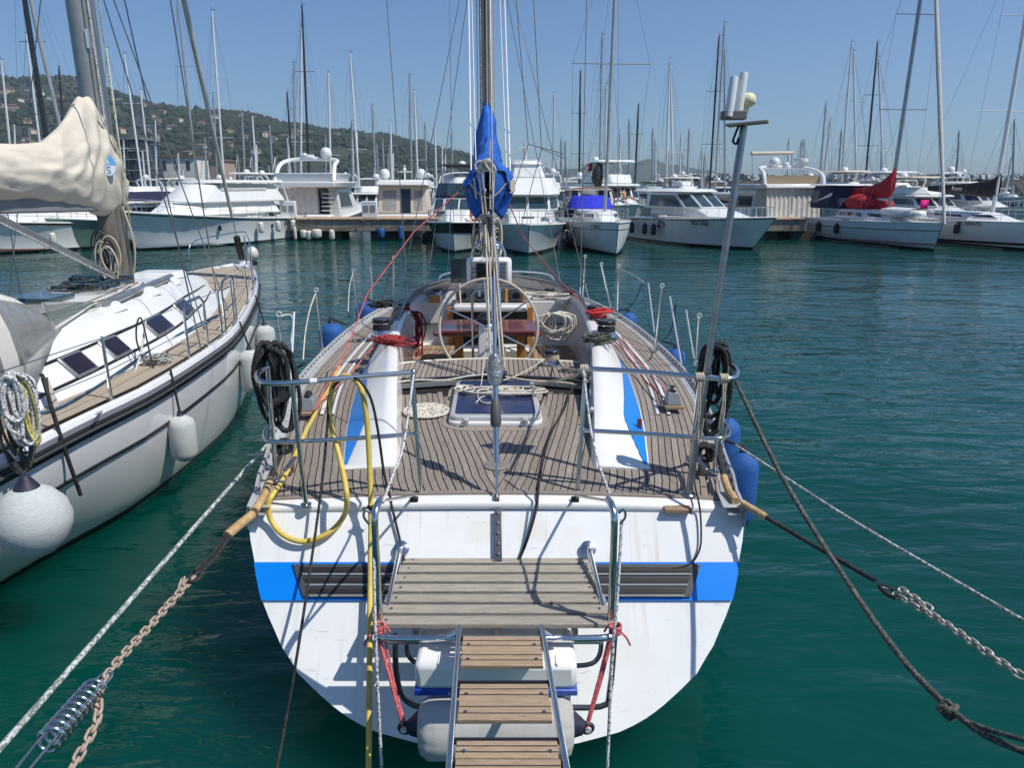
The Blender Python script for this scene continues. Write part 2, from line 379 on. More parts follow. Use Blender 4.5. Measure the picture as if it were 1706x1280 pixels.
cl = [(.30, .25, 7), (.36, .30, 9), (.33, .5, 8), (.40, .62, 5), (.47, .52, 6), (.52, .62, 8), (.55, .35, 9), (.60, .5, 8), (.545, .86, 7), (.64, .7, 8), (.68, .4, 8), (.72, .55, 8), (.78, .45, 8), (.83, .5, 6), (.42, .2, 8), (.62, .2, 7), (.75, .2, 6)]
for ci, ct, n in cl:
    for k in range(n):
        i = ci+r2.gauss(0, .014); t = max(.06, min(.97, ct+r2.gauss(0, .075))); p = onhill(i, t)
        w = r2.uniform(7, 16)*(.75+.2*t); h = r2.choice([3.5, 4.2, 5.5]); house((p.x, p.y-4, p.z+1.5), w, r2.uniform(6, 8), h, r2.uniform(-.5, .5), r2.choices([0, 1, 2, 3], [5, 3, 3, 2])[0])
# shore buildings behind the marina (left)
def block(x0, x1, ytop, Y, k, floors, label, dark=False):
    a = PY(x0, ytop, Y); b = PY(x1, ytop, Y); w = b.x-a.x; h = a.z
    o = thing('shore_building', label, 'building', ((a.x+b.x)/2, Y, 0))
    MB().box((0, 6, h/2), (w, 12, h)).build('wall', hm[k] if not dark else mat('dark_facade', (.03, .035, .04), .5), o, local=True, smooth=0)
    MB().box((0, 6, h+.25), (w+1, 13, .5)).build('roof', roofm if not dark else grey, o, local=True, smooth=0)
    for f in range(floors):
        z = (f+.55)*h/floors
        for i in range(max(2, int(w/3))):
            n = max(2, int(w/3)); MB().box((-w/2+(i+.5)*w/n, -.05, z), (1.2, .14, h/floors*.5)).build('window', winm, o, local=True, smooth=0)
        if dark: MB().box((0, -.6, (f+.05)*h/floors+.4), (w, 1.1, .12)).build('balcony', white2, o, local=True, smooth=0)
block(183, 232, 232, 230, 1, 5, 'dark glazed waterfront building with pale balcony bands, left of the red roofed hall', True)
block(262, 322, 262, 250, 1, 2, 'long low cream waterfront hall with wide terracotta roof behind the left moorings')
block(120, 175, 270, 260, 2, 2, 'low ochre waterfront building half hidden behind the beige sail cover')
block(338, 372, 268, 300, 3, 2, 'small pink waterfront building between the masts, right of the long hall')
# cloud bank low over the ridge: left out of the haze box on purpose (sky detail)
# breakwater --------------------------------------------------------
rockd = mat('breakwater_wall', (.055, .052, .048), .95, var=.5, scale=.25, bump=1, bscale=1)
rockl = mat('pale_boulder', (.42, .43, .43), .9, var=.2, scale=.5)
bw = thing('breakwater', 'long dark stone breakwater topped with pale boulders closing the harbour', 'breakwater', (0, 170, 0))
B0, B1 = PY(1090, 300, 175).x, PY(1900, 300, 175).x
rows = []
for j, (dy, z) in enumerate([(-6, -1), (-4.5, 1.2), (-2, 3.1), (0, 4.2), (4, 4.3)]):
    rows.append([Vector((B0+(B1-B0)*i/160, 5+dy+noise.noise(Vector((i*.9, j*2, 0)))*1.4, z+noise.noise(Vector((i*.9, j, 5)))*.5*(j > 0))) for i in range(161)])
MB().grid(rows).build('wall', rockd, bw, local=True, smooth=0)
rk = MB(); r3 = random.Random(5)
for k in range(620):
    x = B0+(B1-B0)*r3.random(); s = r3.uniform(.5, 1.0); z = 4.25+r3.uniform(-.1, .5)
    v = [(x+s*a*r3.uniform(.5, 1), 5.5+s*b*r3.uniform(.5, 1)+r3.uniform(-1, 1), z+s*c*r3.uniform(.4, .8)) for a in (-1, 1) for b in (-1, 1) for c in (-1, 1)]
    rk.add(v, [(0, 1, 3, 2), (4, 6, 7, 5), (0, 4, 5, 1), (2, 3, 7, 6), (0, 2, 6, 4), (1, 5, 7, 3)])
tag(rk.build('boulder_row', rockl, bw, local=True, smooth=0), kind='stuff')
# piers ---------------------------------------------------------------
def pier(x0, x1, label, Yf=42.7, Yb=45.3):
    a, b = PY(x0, 375, Yf).x, PY(x1, 375, Yf).x
    o = thing('pier', label, 'pier', ((a+b)/2, Yf, 0)); w = b-a
    MB().box((0, (Yb-Yf)/2, .83), (w, Yb-Yf, .66)).build('slab', concrete, o, local=True, bevel=.03)
    n = int(w/.42)
    q = MB().box((0, (Yb-Yf)/2, 0), (.40, Yb-Yf+.16, .05)).build('board', pierdeck, o, local=True, smooth=0)
    q.location = (-w/2+.21, 0, 1.19)
    for i in range(1, n):
        c = q.copy(); S.collection.objects.link(c); c.parent = o; c.location = (-w/2+.21+i*w/n, 0, 1.19)
    for i in range(int(w/3.2)+1):
        MB().box((-w/2+1+i*3.2, (Yb-Yf)/2, .1), (1.5, Yb-Yf-.5, .84)).build('pile', rockd, o, local=True, smooth=0)
    return o, a, b
pier(424, 850, 'concrete finger pier with brown boards and old fenders, left of the central mast')
pier(1222, 1345, 'short end of concrete pier between the hardtop cruiser and the red covered yacht')
# haze ---------------------------------------------------------------
hz, t, _ = newmat('haze_air'); t.nodes.clear(); vo = t.nodes.new('ShaderNodeVolumePrincipled'); ou = t.nodes.new('ShaderNodeOutputMaterial')
vo.inputs['Color'].default_value = (.62, .80, 1, 1); vo.inputs['Density'].default_value = .00016; vo.inputs['Anisotropy'].default_value = .2
t.links.new(vo.outputs[0], ou.inputs['Volume'])
o = MB().box((0, 1700, 190), (6400, 3700, 400)).build('haze', hz, local=True, smooth=0); tag(o, kind='stuff')
o.location = (0, 0, 0)
for v in o.data.vertices:
    v.co.z = -12 if v.co.z < 100 else 420
# ================================================================ BOATS ALONG THE PIERS
# local frame of every boat: bow at y=0 pointing to -y, stern at y=L, waterline z=0
def hullpts(L, B, fb, fs, ov=.9, sf=.85, wlf=.86, deep=.35, sail=False, flare=1.6, n=15, ms=9):
    R = []
    for i in range(n+1):
        t = i/n; t = t**1.35
        full = 1-(1-min(t/(.62 if sail else .5), 1))**(1.9 if sail else 2.3)
        aft = 1-(1-sf)*max(0, (t-.55)/.45)**1.6
        dk = max(.02, B/2*full*aft)
        wf = 1-(1-min(t/(.7 if sail else .62), 1))**(1.5 if sail else 1.7)
        wl = max(.012, B/2*wlf*wf*(aft if not sail else aft*.92))
        zd = fs+(fb-fs)*(1-t)**1.6; row = []
        for j in range(ms+1):
            u = j/ms; z = zd+(-deep-zd)*u
            uu = min(1, (zd-z)/zd); x = wl+(dk-wl)*(1-uu)**flare if not sail else wl+(dk-wl)*math.cos(uu*math.pi/2)**.8
            if z < 0: x = wl*(1+z/deep*.7)
            y = t*L+ov*(1-t)**4*u*1.0
            row.append(Vector((x, y, z)))
        R.append(row)
    return R
def hull(o, L, B, fb, fs, m, band=None, bandm=None, boot=None, deckm=None, **k):
    R = hullpts(L, B, fb, fs, **k); mb = MB()
    full = [[Vector((-p.x, p.y, p.z)) for p in r]+[p for p in reversed(r)] for r in R]
    mb.grid(full); a = full[-1]; mb.add(a, [tuple(range(len(a)))])
    mb.build('hull', m, o, local=True, smooth=50)
    d = MB(); d.grid([[Vector((x*r[0].x*.985, r[0].y, r[0].z-.03+.05*(1-x*x))) for x in (-1, -.6, 0, .6, 1)] for r in R]); d.build('deck', deckm or white2, o, local=True, smooth=60)
    bt = []
    for r in R:
        row = []
        for z in (.13, .05, -.05, -.25):
            pp = r[-1]
            for aa, bb in zip(r, r[1:]):
                if aa.z >= z >= bb.z: pp = aa.lerp(bb, (aa.z-z)/(aa.z-bb.z)); break
            row.append(pp)
        bt.append(row)
    for s in (-1, 1): MB().grid([[Vector((s*(p.x+.014), p.y-.012, p.z)) for p in r] for r in bt]).build('boot_stripe', antif, o, local=True, smooth=60)
    # rubbing strake
    for s in (-1, 1):
        pts = [Vector((s*(r[0].x+.012), r[0].y, r[0].z)) for r in R]
        MB().tube(pts, .035, 6).build('rubbing_strake', k.get('rub') or white2, o, local=True)
    if band:
        for bz0, bz1, bm in band:        # longitudinal stripes measured down from the sheer
            for s in (-1, 1):
                rr = []
                for r in R:
                    zd = r[0].z; row = []
                    for q in range(4):
                        z = zd-(bz0+(bz1-bz0)*q/3) if bz0 >= 0 else -bz0+(bz1+bz0)*q/3*-1
                        # interpolate on the section
                        for aa, bb in zip(r, r[1:]):
                            if aa.z >= z >= bb.z:
                                f = (aa.z-z)/(aa.z-bb.z); pp = aa.lerp(bb, f); break
                        else: pp = r[0]
                        row.append(Vector((s*(pp.x+.012), pp.y-.010, pp.z)))
                    rr.append(row)
                MB().grid(rr).build('hull_stripe', bm, o, local=True, smooth=60)
    return R
def hulltext(o, R, s, y0, z0, size, txt, m, name='registration_number'):
    c = bpy.data.curves.new(name, 'FONT'); c.body = txt; c.size = size; c.align_x = 'CENTER'; c.align_y = 'CENTER'; c.offset = size*.012
    t = bpy.data.objects.new('tmp', c); S.collection.objects.link(t); bpy.context.view_layer.update()
    me = bpy.data.meshes.new_from_object(t.evaluated_get(bpy.context.evaluated_depsgraph_get())); bpy.data.objects.remove(t)
    def at(y, z):
        L_ = []
        for r in R:
            pp = r[0]
            for aa, bb in zip(r, r[1:]):
                if aa.z >= z >= bb.z: pp = aa.lerp(bb, (aa.z-z)/(aa.z-bb.z)); break
            L_.append(pp)
        for a, b in zip(L_, L_[1:]):
            if a.y <= y <= b.y: return a.lerp(b, (y-a.y)/(b.y-a.y)).x
        return L_[-1].x
    for v in me.vertices:
        y = y0+s*v.co.x; z = z0+v.co.y; v.co = (s*(at(y, z)+.03), y, z)
    me.materials.clear(); me.materials.append(m); r = bpy.data.objects.new(name, me); S.collection.objects.link(r); r.parent = o
def outl(y0, y1, wf, w, c, wb=None, z=0):
    wb = w if wb is None else wb
    return [Vector((-wf, y0, z)), Vector((wf, y0, z)), Vector((w, y0+c, z)), Vector((wb, y1, z)), Vector((-wb, y1, z)), Vector((-w, y0+c, z))]
def pane(o, P, Q, i, u0, u1, v0, v1, m=None, name='window', frame=True):
    a, b, c, d = P[i], P[(i+1) % len(P)], Q[(i+1) % len(P)], Q[i]
    def f(u, v): return a.lerp(b, u).lerp(d.lerp(c, u), v)
    n = (b-a).cross(d-a).normalized()
    q = [f(u0, v0)+n*.012, f(u1, v0)+n*.012, f(u1, v1)+n*.012, f(u0, v1)+n*.012]
    w = MB().plate(q, .03).build(name, m or dglass, o, local=True, smooth=0)
    if frame:
        fr = MB()
        for k in range(4): fr.bar(q[k]+n*.01, q[(k+1) % 4]+n*.01, .035, .035, up=n)
        fr.build('frame', mastw, w, local=True, smooth=0)
def layer(o, P, Q, m=None, wins=(), name='cabin', bev=.03, wm=None):
    MB().frust(P, Q).build(name, m or white2, o, local=True, smooth=40, bevel=bev)
    for w in wins: pane(o, P, Q, *w, m=wm)
def rail(o, R, t0, t1, h, n=9, r=.014, mid=True, m=None, side=(-1, 1), inset=.06, name='guard_rail'):
    N = len(R)-1
    def at(q, s):
        a = q*N; k = min(int(a), N-1); p = R[k][0].lerp(R[k+1][0], a-k); return Vector((s*max(p.x-inset, .03), p.y+.03, p.z))
    for s in side:
        top = [at(t0+(t1-t0)*i/n, s)+Vector((0, 0, h)) for i in range(n+1)]
        MB().tube(top, r, 6, sm=2).build(name, m or steel, o, local=True)
        if mid: MB().tube([p-Vector((0, 0, h*.45)) for p in top], r*.7, 5, sm=2).build('lower_rail', m or steel, o, local=True)
        for i in range(0, n+1):
            MB().tube([top[i]-Vector((0, 0, h)), top[i]], r, 5).build('stanchion', m or steel, o, local=True)
def domes(o, pts):
    for x, y, z, r in pts:
        MB().lathe([(r*.45, 0), (r*.6, r*.25), (r*.98, r*.6), (r, r*1.1), (r*.86, r*1.6), (r*.5, r*1.95), (.01, r*2.05)], (x, y, z), n=14).build('satellite_dome', mastw, o, local=True)
def fender(p, L, r, m, label, name='fender', group=None, tilt=(0, 0), lace=True, cap=None, topline=None):
    o = thing(name, label, 'fender', p, 0, group)
    M = (Matrix.Rotation(tilt[0], 3, 'X')@Matrix.Rotation(tilt[1], 3, 'Y'))
    b = MB(); b.lathe([(.02, 0), (r*.5, .03*L), (r*.86, .1*L), (r, .2*L), (r, .8*L), (r*.88, .9*L), (r*.5, .97*L), (.03, L)], (0, 0, 0), M, 18); b.build('body', m, o, local=True, smooth=60)
    e = MB(); e.lathe([(r*.42, L*.955), (r*.25, L*1.0), (r*.16, L+r*.35), (.01, L+r*.4)], (0, 0, 0), M, 12); e.build('end_cap', cap or black, o, local=True)
    if topline is not None:
        a = M@Vector((0, 0, L+r*.3)); MB().tube([a, Vector(topline)-Vector(p)], .012 if r > .1 else .008, 6).build('lanyard', rblack, o, local=True)
    return o
def ballf(p, r, m, label, topline=None, group=None):
    o = thing('fender', label, 'fender', p, 0, group)
    MB().lathe([(.02, 0), (r*.45, r*.08), (r*.8, r*.38), (r*.98, r*.85), (r, r*1.1), (r*.9, r*1.5), (r*.62, r*1.85), (r*.3, r*2.05)], n=28).build('body', m, o, local=True, smooth=180)
    MB().lathe([(r*.62, r*1.84), (r*.34, r*2.02), (r*.16, r*2.3), (r*.1, r*2.4), (.01, r*2.42)], n=20).build('end_cap', fnavy, o, local=True, smooth=60)
    if topline is not None: MB().tube([Vector((0, 0, r*2.35)), Vector(topline)-Vector(p)], .016, 6).build('lanyard', rblack, o, local=True)
    return o
def wp(o, p): return root_mat(o)@Vector(p)

# ---- near row, left: large white cruiser with tented flybridge, bow to the left
def place(px, Y, rz): q = PY(px, 400, Y); return (q.x, Y, 0), rz
A2 = thing('motor_yacht', 'large white motor yacht with cream tented top and three white fenders, left of the pier', 'motor yacht', (-18.9, 34.6, 0), -.46)
R = hull(A2, 11.2, 3.9, 1.95, 1.25, whiteg, ov=1.6, flare=1.8, band=[(.08, .14, dgrey)])
P = outl(2.3, 9.8, .5, 1.35, 1.5, z=1.6); Q = outl(3.3, 9.4, .4, 1.15, 1.2, z=2.25); layer(A2, P, Q, bev=.06)
P = outl(3.2, 10.2, .55, 1.45, 1.1, z=2.2); Q = outl(4.6, 9.6, .5, 1.2, .8, z=3.15); layer(A2, P, Q, cloth if 0 else white2, name='tented_cover', bev=.1)
P = outl(5.0, 10.0, .9, 1.5, .5, z=3.2); Q = outl(5.2, 10.0, .9, 1.45, .5, z=3.36); layer(A2, P, Q, name='flybridge_roof', bev=.04)
MB().box((1.3, 7.2, 3.0), (.05, 3.2, .35)).build('canvas_strip', cloth, A2, local=True); MB().box((-1.3, 7.2, 3.0), (.05, 3.2, .35)).build('canvas_strip', cloth, A2, local=True)
MB().tube([(-1.3, 9.6, 3.2), (-1.3, 10.2, 2.9), (-1.4, 10.6, 1.4)], .05, 6, sm=3).build('support', white2, A2, local=True)
MB().tube([(1.3, 9.6, 3.2), (1.3, 10.2, 2.9), (1.4, 10.6, 1.4)], .05, 6, sm=3).build('support', white2, A2, local=True)
rail(A2, R, .12, .82, .62, n=10)
for y in (4.9, 8.6):
    for s in (-1, 1): MB().lathe([(.01, 0), (.16, .01), (.16, .03)], (s*1.72, y, .95), Matrix.Rotation(s*1.45, 3, 'Y'), 14, sy=.6).build('porthole', dglass, A2, local=True)
hulltext(A2, R, 1, 10.1, .98, .30, 'SG 1401', black)
for k, (y, lab) in enumerate([(7.4, 'foremost'), (8.7, 'middle'), (9.9, 'sternmost')]):
    fender(wp(A2, (2.08, y, .55)), .62, .15, fwhite, '%s of three dangling white fenders on the big tented motor yacht' % lab, group='white fenders on the tented motor yacht', topline=wp(A2, (1.9, y, 1.5)))
ballf(wp(A2, (1.9, 11.3, .25)), .24, fwhite, 'white ball fender at the stern corner of the tented motor yacht')
# ---- A1 small cruiser with green hull, A0 wooden railed boat, both behind the left yacht
A1 = thing('motor_boat', 'small white cruiser with dark green hull sides, behind the mast of the left yacht', 'motor boat', (-22.3, 35.3, 0), -.42)
R = hull(A1, 8.5, 3.0, 1.6, 1.1, mat('hull_green', (.16, .24, .21), .3), ov=1.2)
P = outl(2.2, 6.8, .5, 1.1, 1, z=1.35); Q = outl(3.2, 6.5, .45, .95, .8, z=2.1); layer(A1, P, Q, wins=[(0, .06, .94, .35, .85), (2, .05, .9, .35, .85), (1, .05, .95, .35, .85)])
MB().frust(outl(3.0, 7.9, .8, 1.35, .5, z=2.3), outl(3.2, 7.7, .7, 1.2, .5, z=2.75)).build('canopy', navycloth, A1, local=True, bevel=.05)
rail(A1, R, .1, .7, .5, n=7)
A0 = thing('motor_boat', 'white motor boat with brown wooden rubbing rail at the far left edge', 'motor boat', (-25.2, 32.6, 0), -.50)
R = hull(A0, 9.5, 3.4, 1.6, 1.2, white2, ov=1.0, band=[(.0, .12, brown), (1.25, 1.33, brown)])
P = outl(2.2, 7.8, .6, 1.2, 1, z=1.4); Q = outl(3.0, 7.6, .5, 1.05, .8, z=2.5); layer(A0, P, Q, wins=[(0, .06, .94, .45, .9), (2, .05, .5, .45, .85), (2, .55, .95, .45, .85), (1, .05, .95, .45, .85)])
rail(A0, R, .1, .8, .55, n=8)
for y in (3.6, 7.0): fender(wp(A0, (1.85, y, .35)), .6, .14, fwhite, 'cream fender on the boat with the brown rubbing rail, %s' % ('near its bow' if y < 5 else 'near its stern'), topline=wp(A0, (1.6, y, 1.4)))
# ---- A3 white cruiser with black band, navy enclosure and lifebuoy
A3 = thing('motor_yacht', 'white cruiser with black upper hull band and navy windowed canopy, left of blue sail cover', 'motor yacht', (-2.75, 33.6, 0), -.03)
R = hull(A3, 9.8, 3.45, 1.48, 1.15, whiteg, ov=1.3, flare=1.5, band=[(.05, .52, mat('hull_black_band', (.01, .01, .014), .2))])
P = outl(1.5, 5.2, .45, 1.05, 1.6, z=1.42); Q = outl(2.9, 5.0, .5, .95, 1.0, z=1.92); layer(A3, P, Q, bev=.08, name='foredeck_trunk')
P = outl(3.0, 7.0, .75, 1.35, .8, z=1.8); Q = outl(3.9, 7.0, .75, 1.3, .6, z=2.45); layer(A3, P, Q, navycloth, wins=[(0, .03, .49, .08, .95), (0, .51, .97, .08, .95), (1, .04, .96, .08, .95), (5, .04, .96, .08, .95), (2, .03, .9, .1, .9), (4, .1, .97, .1, .9)], name='windscreen', wm=gglass)
P = outl(3.9, 8.4, .75, 1.36, .6, z=2.46); Q = outl(4.3, 8.2, .7, 1.2, .6, z=3.2)
layer(A3, P, Q, navycloth, wins=[(0, .06, .48, .2, .85, dglass, 'canopy_window', False), (0, .53, .95, .2, .85, dglass, 'canopy_window', False), (1, .1, .9, .2, .85, vinyl, 'canopy_window', False), (5, .1, .9, .2, .85, dglass, 'canopy_window', False)] if 0 else [], name='canopy', bev=.08)
for i, a, b, mm in ((0, .04, .34, gglass), (0, .37, .64, gglass), (0, .67, .97, gglass), (1, .1, .9, vinyl), (5, .1, .9, gglass), (2, .05, .9, gglass), (4, .1, .95, gglass)): pane(A3, P, Q, i, a, b, .15, .85, mm, 'canopy_window', False)
MB().tube([(-1.3, 6.6, 2.4), (-1.3, 6.9, 3.5), (0, 7, 3.72), (1.3, 6.9, 3.5), (1.3, 6.6, 2.4)], .06, 6, sm=4).build('radar_arch', white2, A3, local=True)
rail(A3, R, .04, .7, .58, n=8)
for s in (-1, 1): MB().lathe([(.01, 0), (.13, .01), (.13, .03)], (s*1.0, 1.55, 1.18), Matrix.Rotation(-.75*s, 3, 'Z')@Matrix.Rotation(1.35, 3, 'X'), 12, sy=.6).build('porthole', steel, A3, local=True)
lb = thing('lifebuoy', 'orange and white horseshoe lifebuoy hanging on the bow rail of the black banded cruiser', 'lifebuoy', wp(A3, (.93, 1.75, 1.45)), 0)
b = MB(); b.tube([(.2*math.cos(a)*.9, 0, .36+.34*math.sin(a)) for a in [math.pi*2*i/20 for i in range(20)]], .075, 8, closed=True); b.build('ring', orange, lb, local=True)
for a in (.6, 2.2, 3.8, 5.4): MB().tube([(.2*math.cos(a+d)*.9, 0, .36+.34*math.sin(a+d)) for d in (-.15, 0, .15)], .079, 8).build('band', mastw, lb, local=True)
fender(wp(A3, (-1.75, 3.2, .2)), .6, .15, black, 'black fender hanging at the port bow of the black banded cruiser', topline=wp(A3, (-1.6, 3.2, 1.3)))
# ---- A4 white trawler with flybridge
A4 = thing('motor_yacht', 'white trawler yacht with wide windscreen and plain coachroof, right of the blue sail cover', 'motor yacht', (.75, 32.6, 0), .0)
R = hull(A4, 10.5, 3.9, 1.42, 1.15, whiteg, ov=1.2, flare=1.4, sf=.9)
P = outl(1.5, 6.0, .9, 1.35, 1.5, z=1.38); Q = outl(2.4, 6.0, .9, 1.28, 1.2, z=1.95); layer(A4, P, Q, cream if 0 else white2, bev=.06, name='foredeck_trunk')
MB().plate([(-.28, 1.86, 1.62), (.28, 1.86, 1.62), (.28, 1.93, 1.68), (-.28, 1.93, 1.68)], .05).build('vent', dgrey, A4, local=True)
P = outl(2.9, 9.0, 1.05, 1.5, .9, z=1.9); Q = outl(3.35, 8.8, 1.0, 1.45, .7, z=2.62); layer(A4, P, Q, wins=[(0, .02, .48, .1, .92), (0, .52, .98, .1, .92), (1, .04, .96, .1, .92), (5, .04, .96, .1, .92), (2, .03, .45, .2, .9), (2, .5, .95, .2, .9), (4, .05, .5, .2, .9), (4, .55, .97, .2, .9)], wm=gglass)
P = outl(2.95, 9.6, 1.1, 1.62, .9, z=2.64); Q = outl(3.9, 9.4, .9, 1.4, .9, z=3.45); layer(A4, P, Q, cream if 0 else white2, bev=.08, name='coachroof')
P = outl(5.2, 8, .7, 1.0, .5, z=3.47); Q = outl(5.5, 7.8, .6, .85, .5, z=4.15); layer(A4, P, Q, bev=.05, name='flybridge')
P = outl(5.35, 7.9, .65, .9, .5, z=4.1); Q = outl(5.6, 7.6, .4, .7, .5, z=4.35); layer(A4, P, Q, bev=.05, name='flybridge_screen', m=white2)
MB().tube([(0, 7, 4.3), (0, 7, 5.0)], .03, 6).box((0, 7, 5.0), (.8, .1, .08)).build('radar_mast', white2, A4, local=True)
rail(A4, R, .04, .75, .6, n=9)
for s in (-1, 1):
    MB().box((s*.98, 1.75, 1.85), (.42, .3, .05)).tube([(s*.98-.18, 1.75, 1.4), (s*.98-.18, 1.75, 1.85)], .015, 5).tube([(s*.98+.18, 1.75, 1.4), (s*.98+.18, 1.75, 1.85)], .015, 5).build('bow_seat', mastw, A4, local=True)
fender(wp(A4, (2.05, 4.5, .45)), .5, .17, fwhite, 'plump cream fender between the white trawler yacht and the blue covered sailing boat', topline=wp(A4, (1.9, 4.5, 1.3)))
fender(wp(A4, (2.0, 3.2, .5)), .5, .14, fnavy, 'navy fender at the starboard bow of the white trawler yacht', topline=wp(A4, (1.8, 3.2, 1.3)))
# ---- A6 hardtop cruiser
A6 = thing('motor_yacht', 'white hardtop cruiser with dark fenders along its side, behind the antenna pole', 'motor yacht', (12.6, 35.2, 0), .47)
R = hull(A6, 10.6, 3.4, 1.62, 1.25, whiteg, ov=1.7, flare=1.7, band=[(.02, .08, dgrey)])
P = outl(2.0, 8.4, .5, 1.1, 1.7, z=1.5); Q = outl(4.0, 8.2, .5, 1.0, 1.0, z=2.0); layer(A6, P, Q, bev=.1, name='foredeck_trunk')
P = outl(4.2, 8.6, .8, 1.3, .8, z=1.85); Q = outl(5.5, 8.4, .8, 1.2, .6, z=2.72); layer(A6, P, Q, wins=[(0, .03, .48, .1, .9), (0, .52, .97, .1, .9), (5, .04, .96, .1, .9), (1, .04, .96, .1, .9), (4, .12, .97, .12, .86), (2, .03, .88, .12, .86)], wm=gglass)
MB().frust(outl(5.1, 9.6, .9, 1.4, .5, z=2.74), outl(5.4, 9.5, .8, 1.25, .5, z=2.9)).build('hardtop', white2, A6, local=True, bevel=.05)
rail(A6, R, .08, .68, .5, n=9, mid=False)
MB().lathe([(.01, 0), (.2, .01), (.2, .03)], (-1.66, 6.6, 1.05), Matrix.Rotation(-1.4, 3, 'Y'), 14, sy=1.6).build('porthole', dglass, A6, local=True)
hulltext(A6, R, -1, 3.7, 1.22, .34, '5G1350', black)
for k, (y, w) in enumerate([(9.9, 'nearest its stern'), (8.9, 'second from the stern'), (7.7, 'third from the stern'), (6.9, 'fourth from the stern'), (1.9, 'by itself at the bow')]):
    t = y/10.6; fender(wp(A6, (-1.88+(.65 if y < 3 else 0), y, .42+(.25 if y < 3 else 0))), .62, .14, fnavy, 'dark fender on the hardtop cruiser, %s' % w, group='dark fenders on the hardtop cruiser', topline=wp(A6, (-1.7+(.65 if y < 3 else 0), y, 1.45)))
# ---- people and things on the pier
def pedestal(x, label, m=white2):
    o = thing('service_pedestal', label, 'pedestal', x, 0)
    MB().box((0, 0, .5), (.9, .3, .95)).build('cabinet', m, o, local=True, bevel=.04)
    MB().box((-.2, -.16, .55), (.28, .03, .35)).build('socket_panel', grey, o, local=True); MB().box((.2, -.16, .55), (.28, .03, .35)).build('socket_panel', grey, o, local=True)
pedestal(PY(918/1706*1706*0+616, 366, 43.3)*1 if 0 else (PY(617, 366, 43.3).x, 43.3, 1.22), 'white service pedestal with sockets on the pier below the canvas covered boats')
pedestal((PY(482, 366, 43.2).x, 43.2, 1.22), 'white vented locker box on the pier, left of the curtained yacht')
pedestal((PY(1097, 372, 44.5).x, 44.5, 1.0), 'white service pedestal beside the stern of the hardtop cruiser')
for k, (px, m, r, L, w) in enumerate([(493, fwhite, .09, .75, 'thin white tube fender, leftmost of those hung on the pier face'), (507, fwhite, .19, .5, 'grubby round white fender hung on the pier face'), (516, fwhite, .17, .55, 'clean stubby white fender hung on the pier face beside a round one'), (529, fwhite, .28, .55, 'big stained pear shaped fender hung on the pier face'), (554, fwhite, .16, .62, 'lone white fender hung on the pier face, rightmost of the white ones'), (636, fblue, .2, .6, 'slanting blue fender under the edge of the pier'), (668, fblue, .13, .85, 'upright blue tube fender under the edge of the pier')]):
    q = PY(px, 400, 42.45); fender((q.x, 42.4, .02+.1*(k % 2)), L, r, m, w, topline=(q.x, 42.6, 1.2))
def rope(name, label, pts, r, m, sm=4, cat_='rope', n=7, group=None):
    o = MB().tube(pts, r, n, sm=sm).build(name, m, smooth=60); return tag(o, label, cat_, group)
for a, b, lab in ((432, 470, 'left end'), (470, 640, 'middle'), (600, 680, 'right end')):
    pa, pb = PY(a, 370, 42.6), PY(b, 370, 42.6)
    rope('mooring_rope', 'dark rope drooping along the pier face at its %s' % lab, [(pa.x, 42.55, 1.2), ((pa.x*2+pb.x)/3, 42.4, .75), ((pa.x+pb.x*2)/3, 42.4, .7), (pb.x, 42.55, 1.2)], .03, rdgrey)
# ---- B1 stern of flybridge yacht with curtain
def stern_boat(px, Y, B, label, kind, L=11):
    o = thing('motor_yacht', label, 'motor yacht', (PY(px, 380, Y).x, Y+L, 0), math.pi if 0 else 0)
    return o
B1 = thing('motor_yacht', 'white flybridge yacht moored stern on, grey curtain closing its cockpit', 'motor yacht', (PY(545, 380, 46).x-.6, 57, 0), math.pi-.06)
R = hull(B1, 11, 4.0, 1.9, 1.1, white2, sf=.95)
MB().box((0, 11.15, .95), (3.4, 1.1, .9)).build('swim_platform', white2, B1, local=True, bevel=.1)
text('Luna', .3, Vector(wp(B1, (0, 11.72, 1.45))), (1, 0, 0), (0, 0, 1), dgrey, B1, 'boat_name', .006, .3)
P = outl(3, 9.4, .9, 1.75, 1.6, z=1.08); Q = outl(5.0, 9.4, .9, 1.55, 1.2, z=3.1); layer(B1, P, Q, wins=[(2, .3, .95, .35, .85), (4, .05, .7, .35, .85), (0, .05, .95, .3, .9)], bev=.06)
cu = [[Vector((x, 10.75+.06*math.sin(x*16+j*.3), z)) for x in [-1.75+2.45*i/40 for i in range(41)]] for j, z in enumerate((1.35, 1.9, 2.5, 3.1))]
cu = [[Vector((-p.x, p.y, p.z)) for p in r] for r in cu]
MB().grid(cu).build('curtain', cloth, B1, local=True, smooth=60)
MB().box((-1.0, 10.3, 2.2), (.6, .1, 1.7)).build('cabin_door', dglass, B1, local=True)
for k in range(6): MB().box((-1.25, 10.2+.1*k, 3.0-.27*k), (.62, .28, .06)).build('stair_tread', white2, B1, local=True, smooth=0)
P = outl(5.2, 11.2, 1.2, 1.9, 1.2, z=3.12); Q = outl(5.0, 11.2, 1.3, 2.0, 1.2, z=3.5); layer(B1, P, Q, bev=.08, name='flybridge_deck')
P = outl(6.4, 10.8, 1.2, 1.75, 1.0, z=3.5); Q = outl(6.0, 10.9, 1.25, 1.85, 1.0, z=4.05); layer(B1, P, Q, bev=.05, name='flybridge_coaming', m=whiteg)
for s in (-1, 1): MB().tube([(s*1.85, 10.9, 3.5), (s*1.75, 10.2, 4.5), (s*1.5, 8.9, 4.9), (0, 8.8, 5.0)], .13, 8, sm=4).build('radar_arch', white2, B1, local=True)
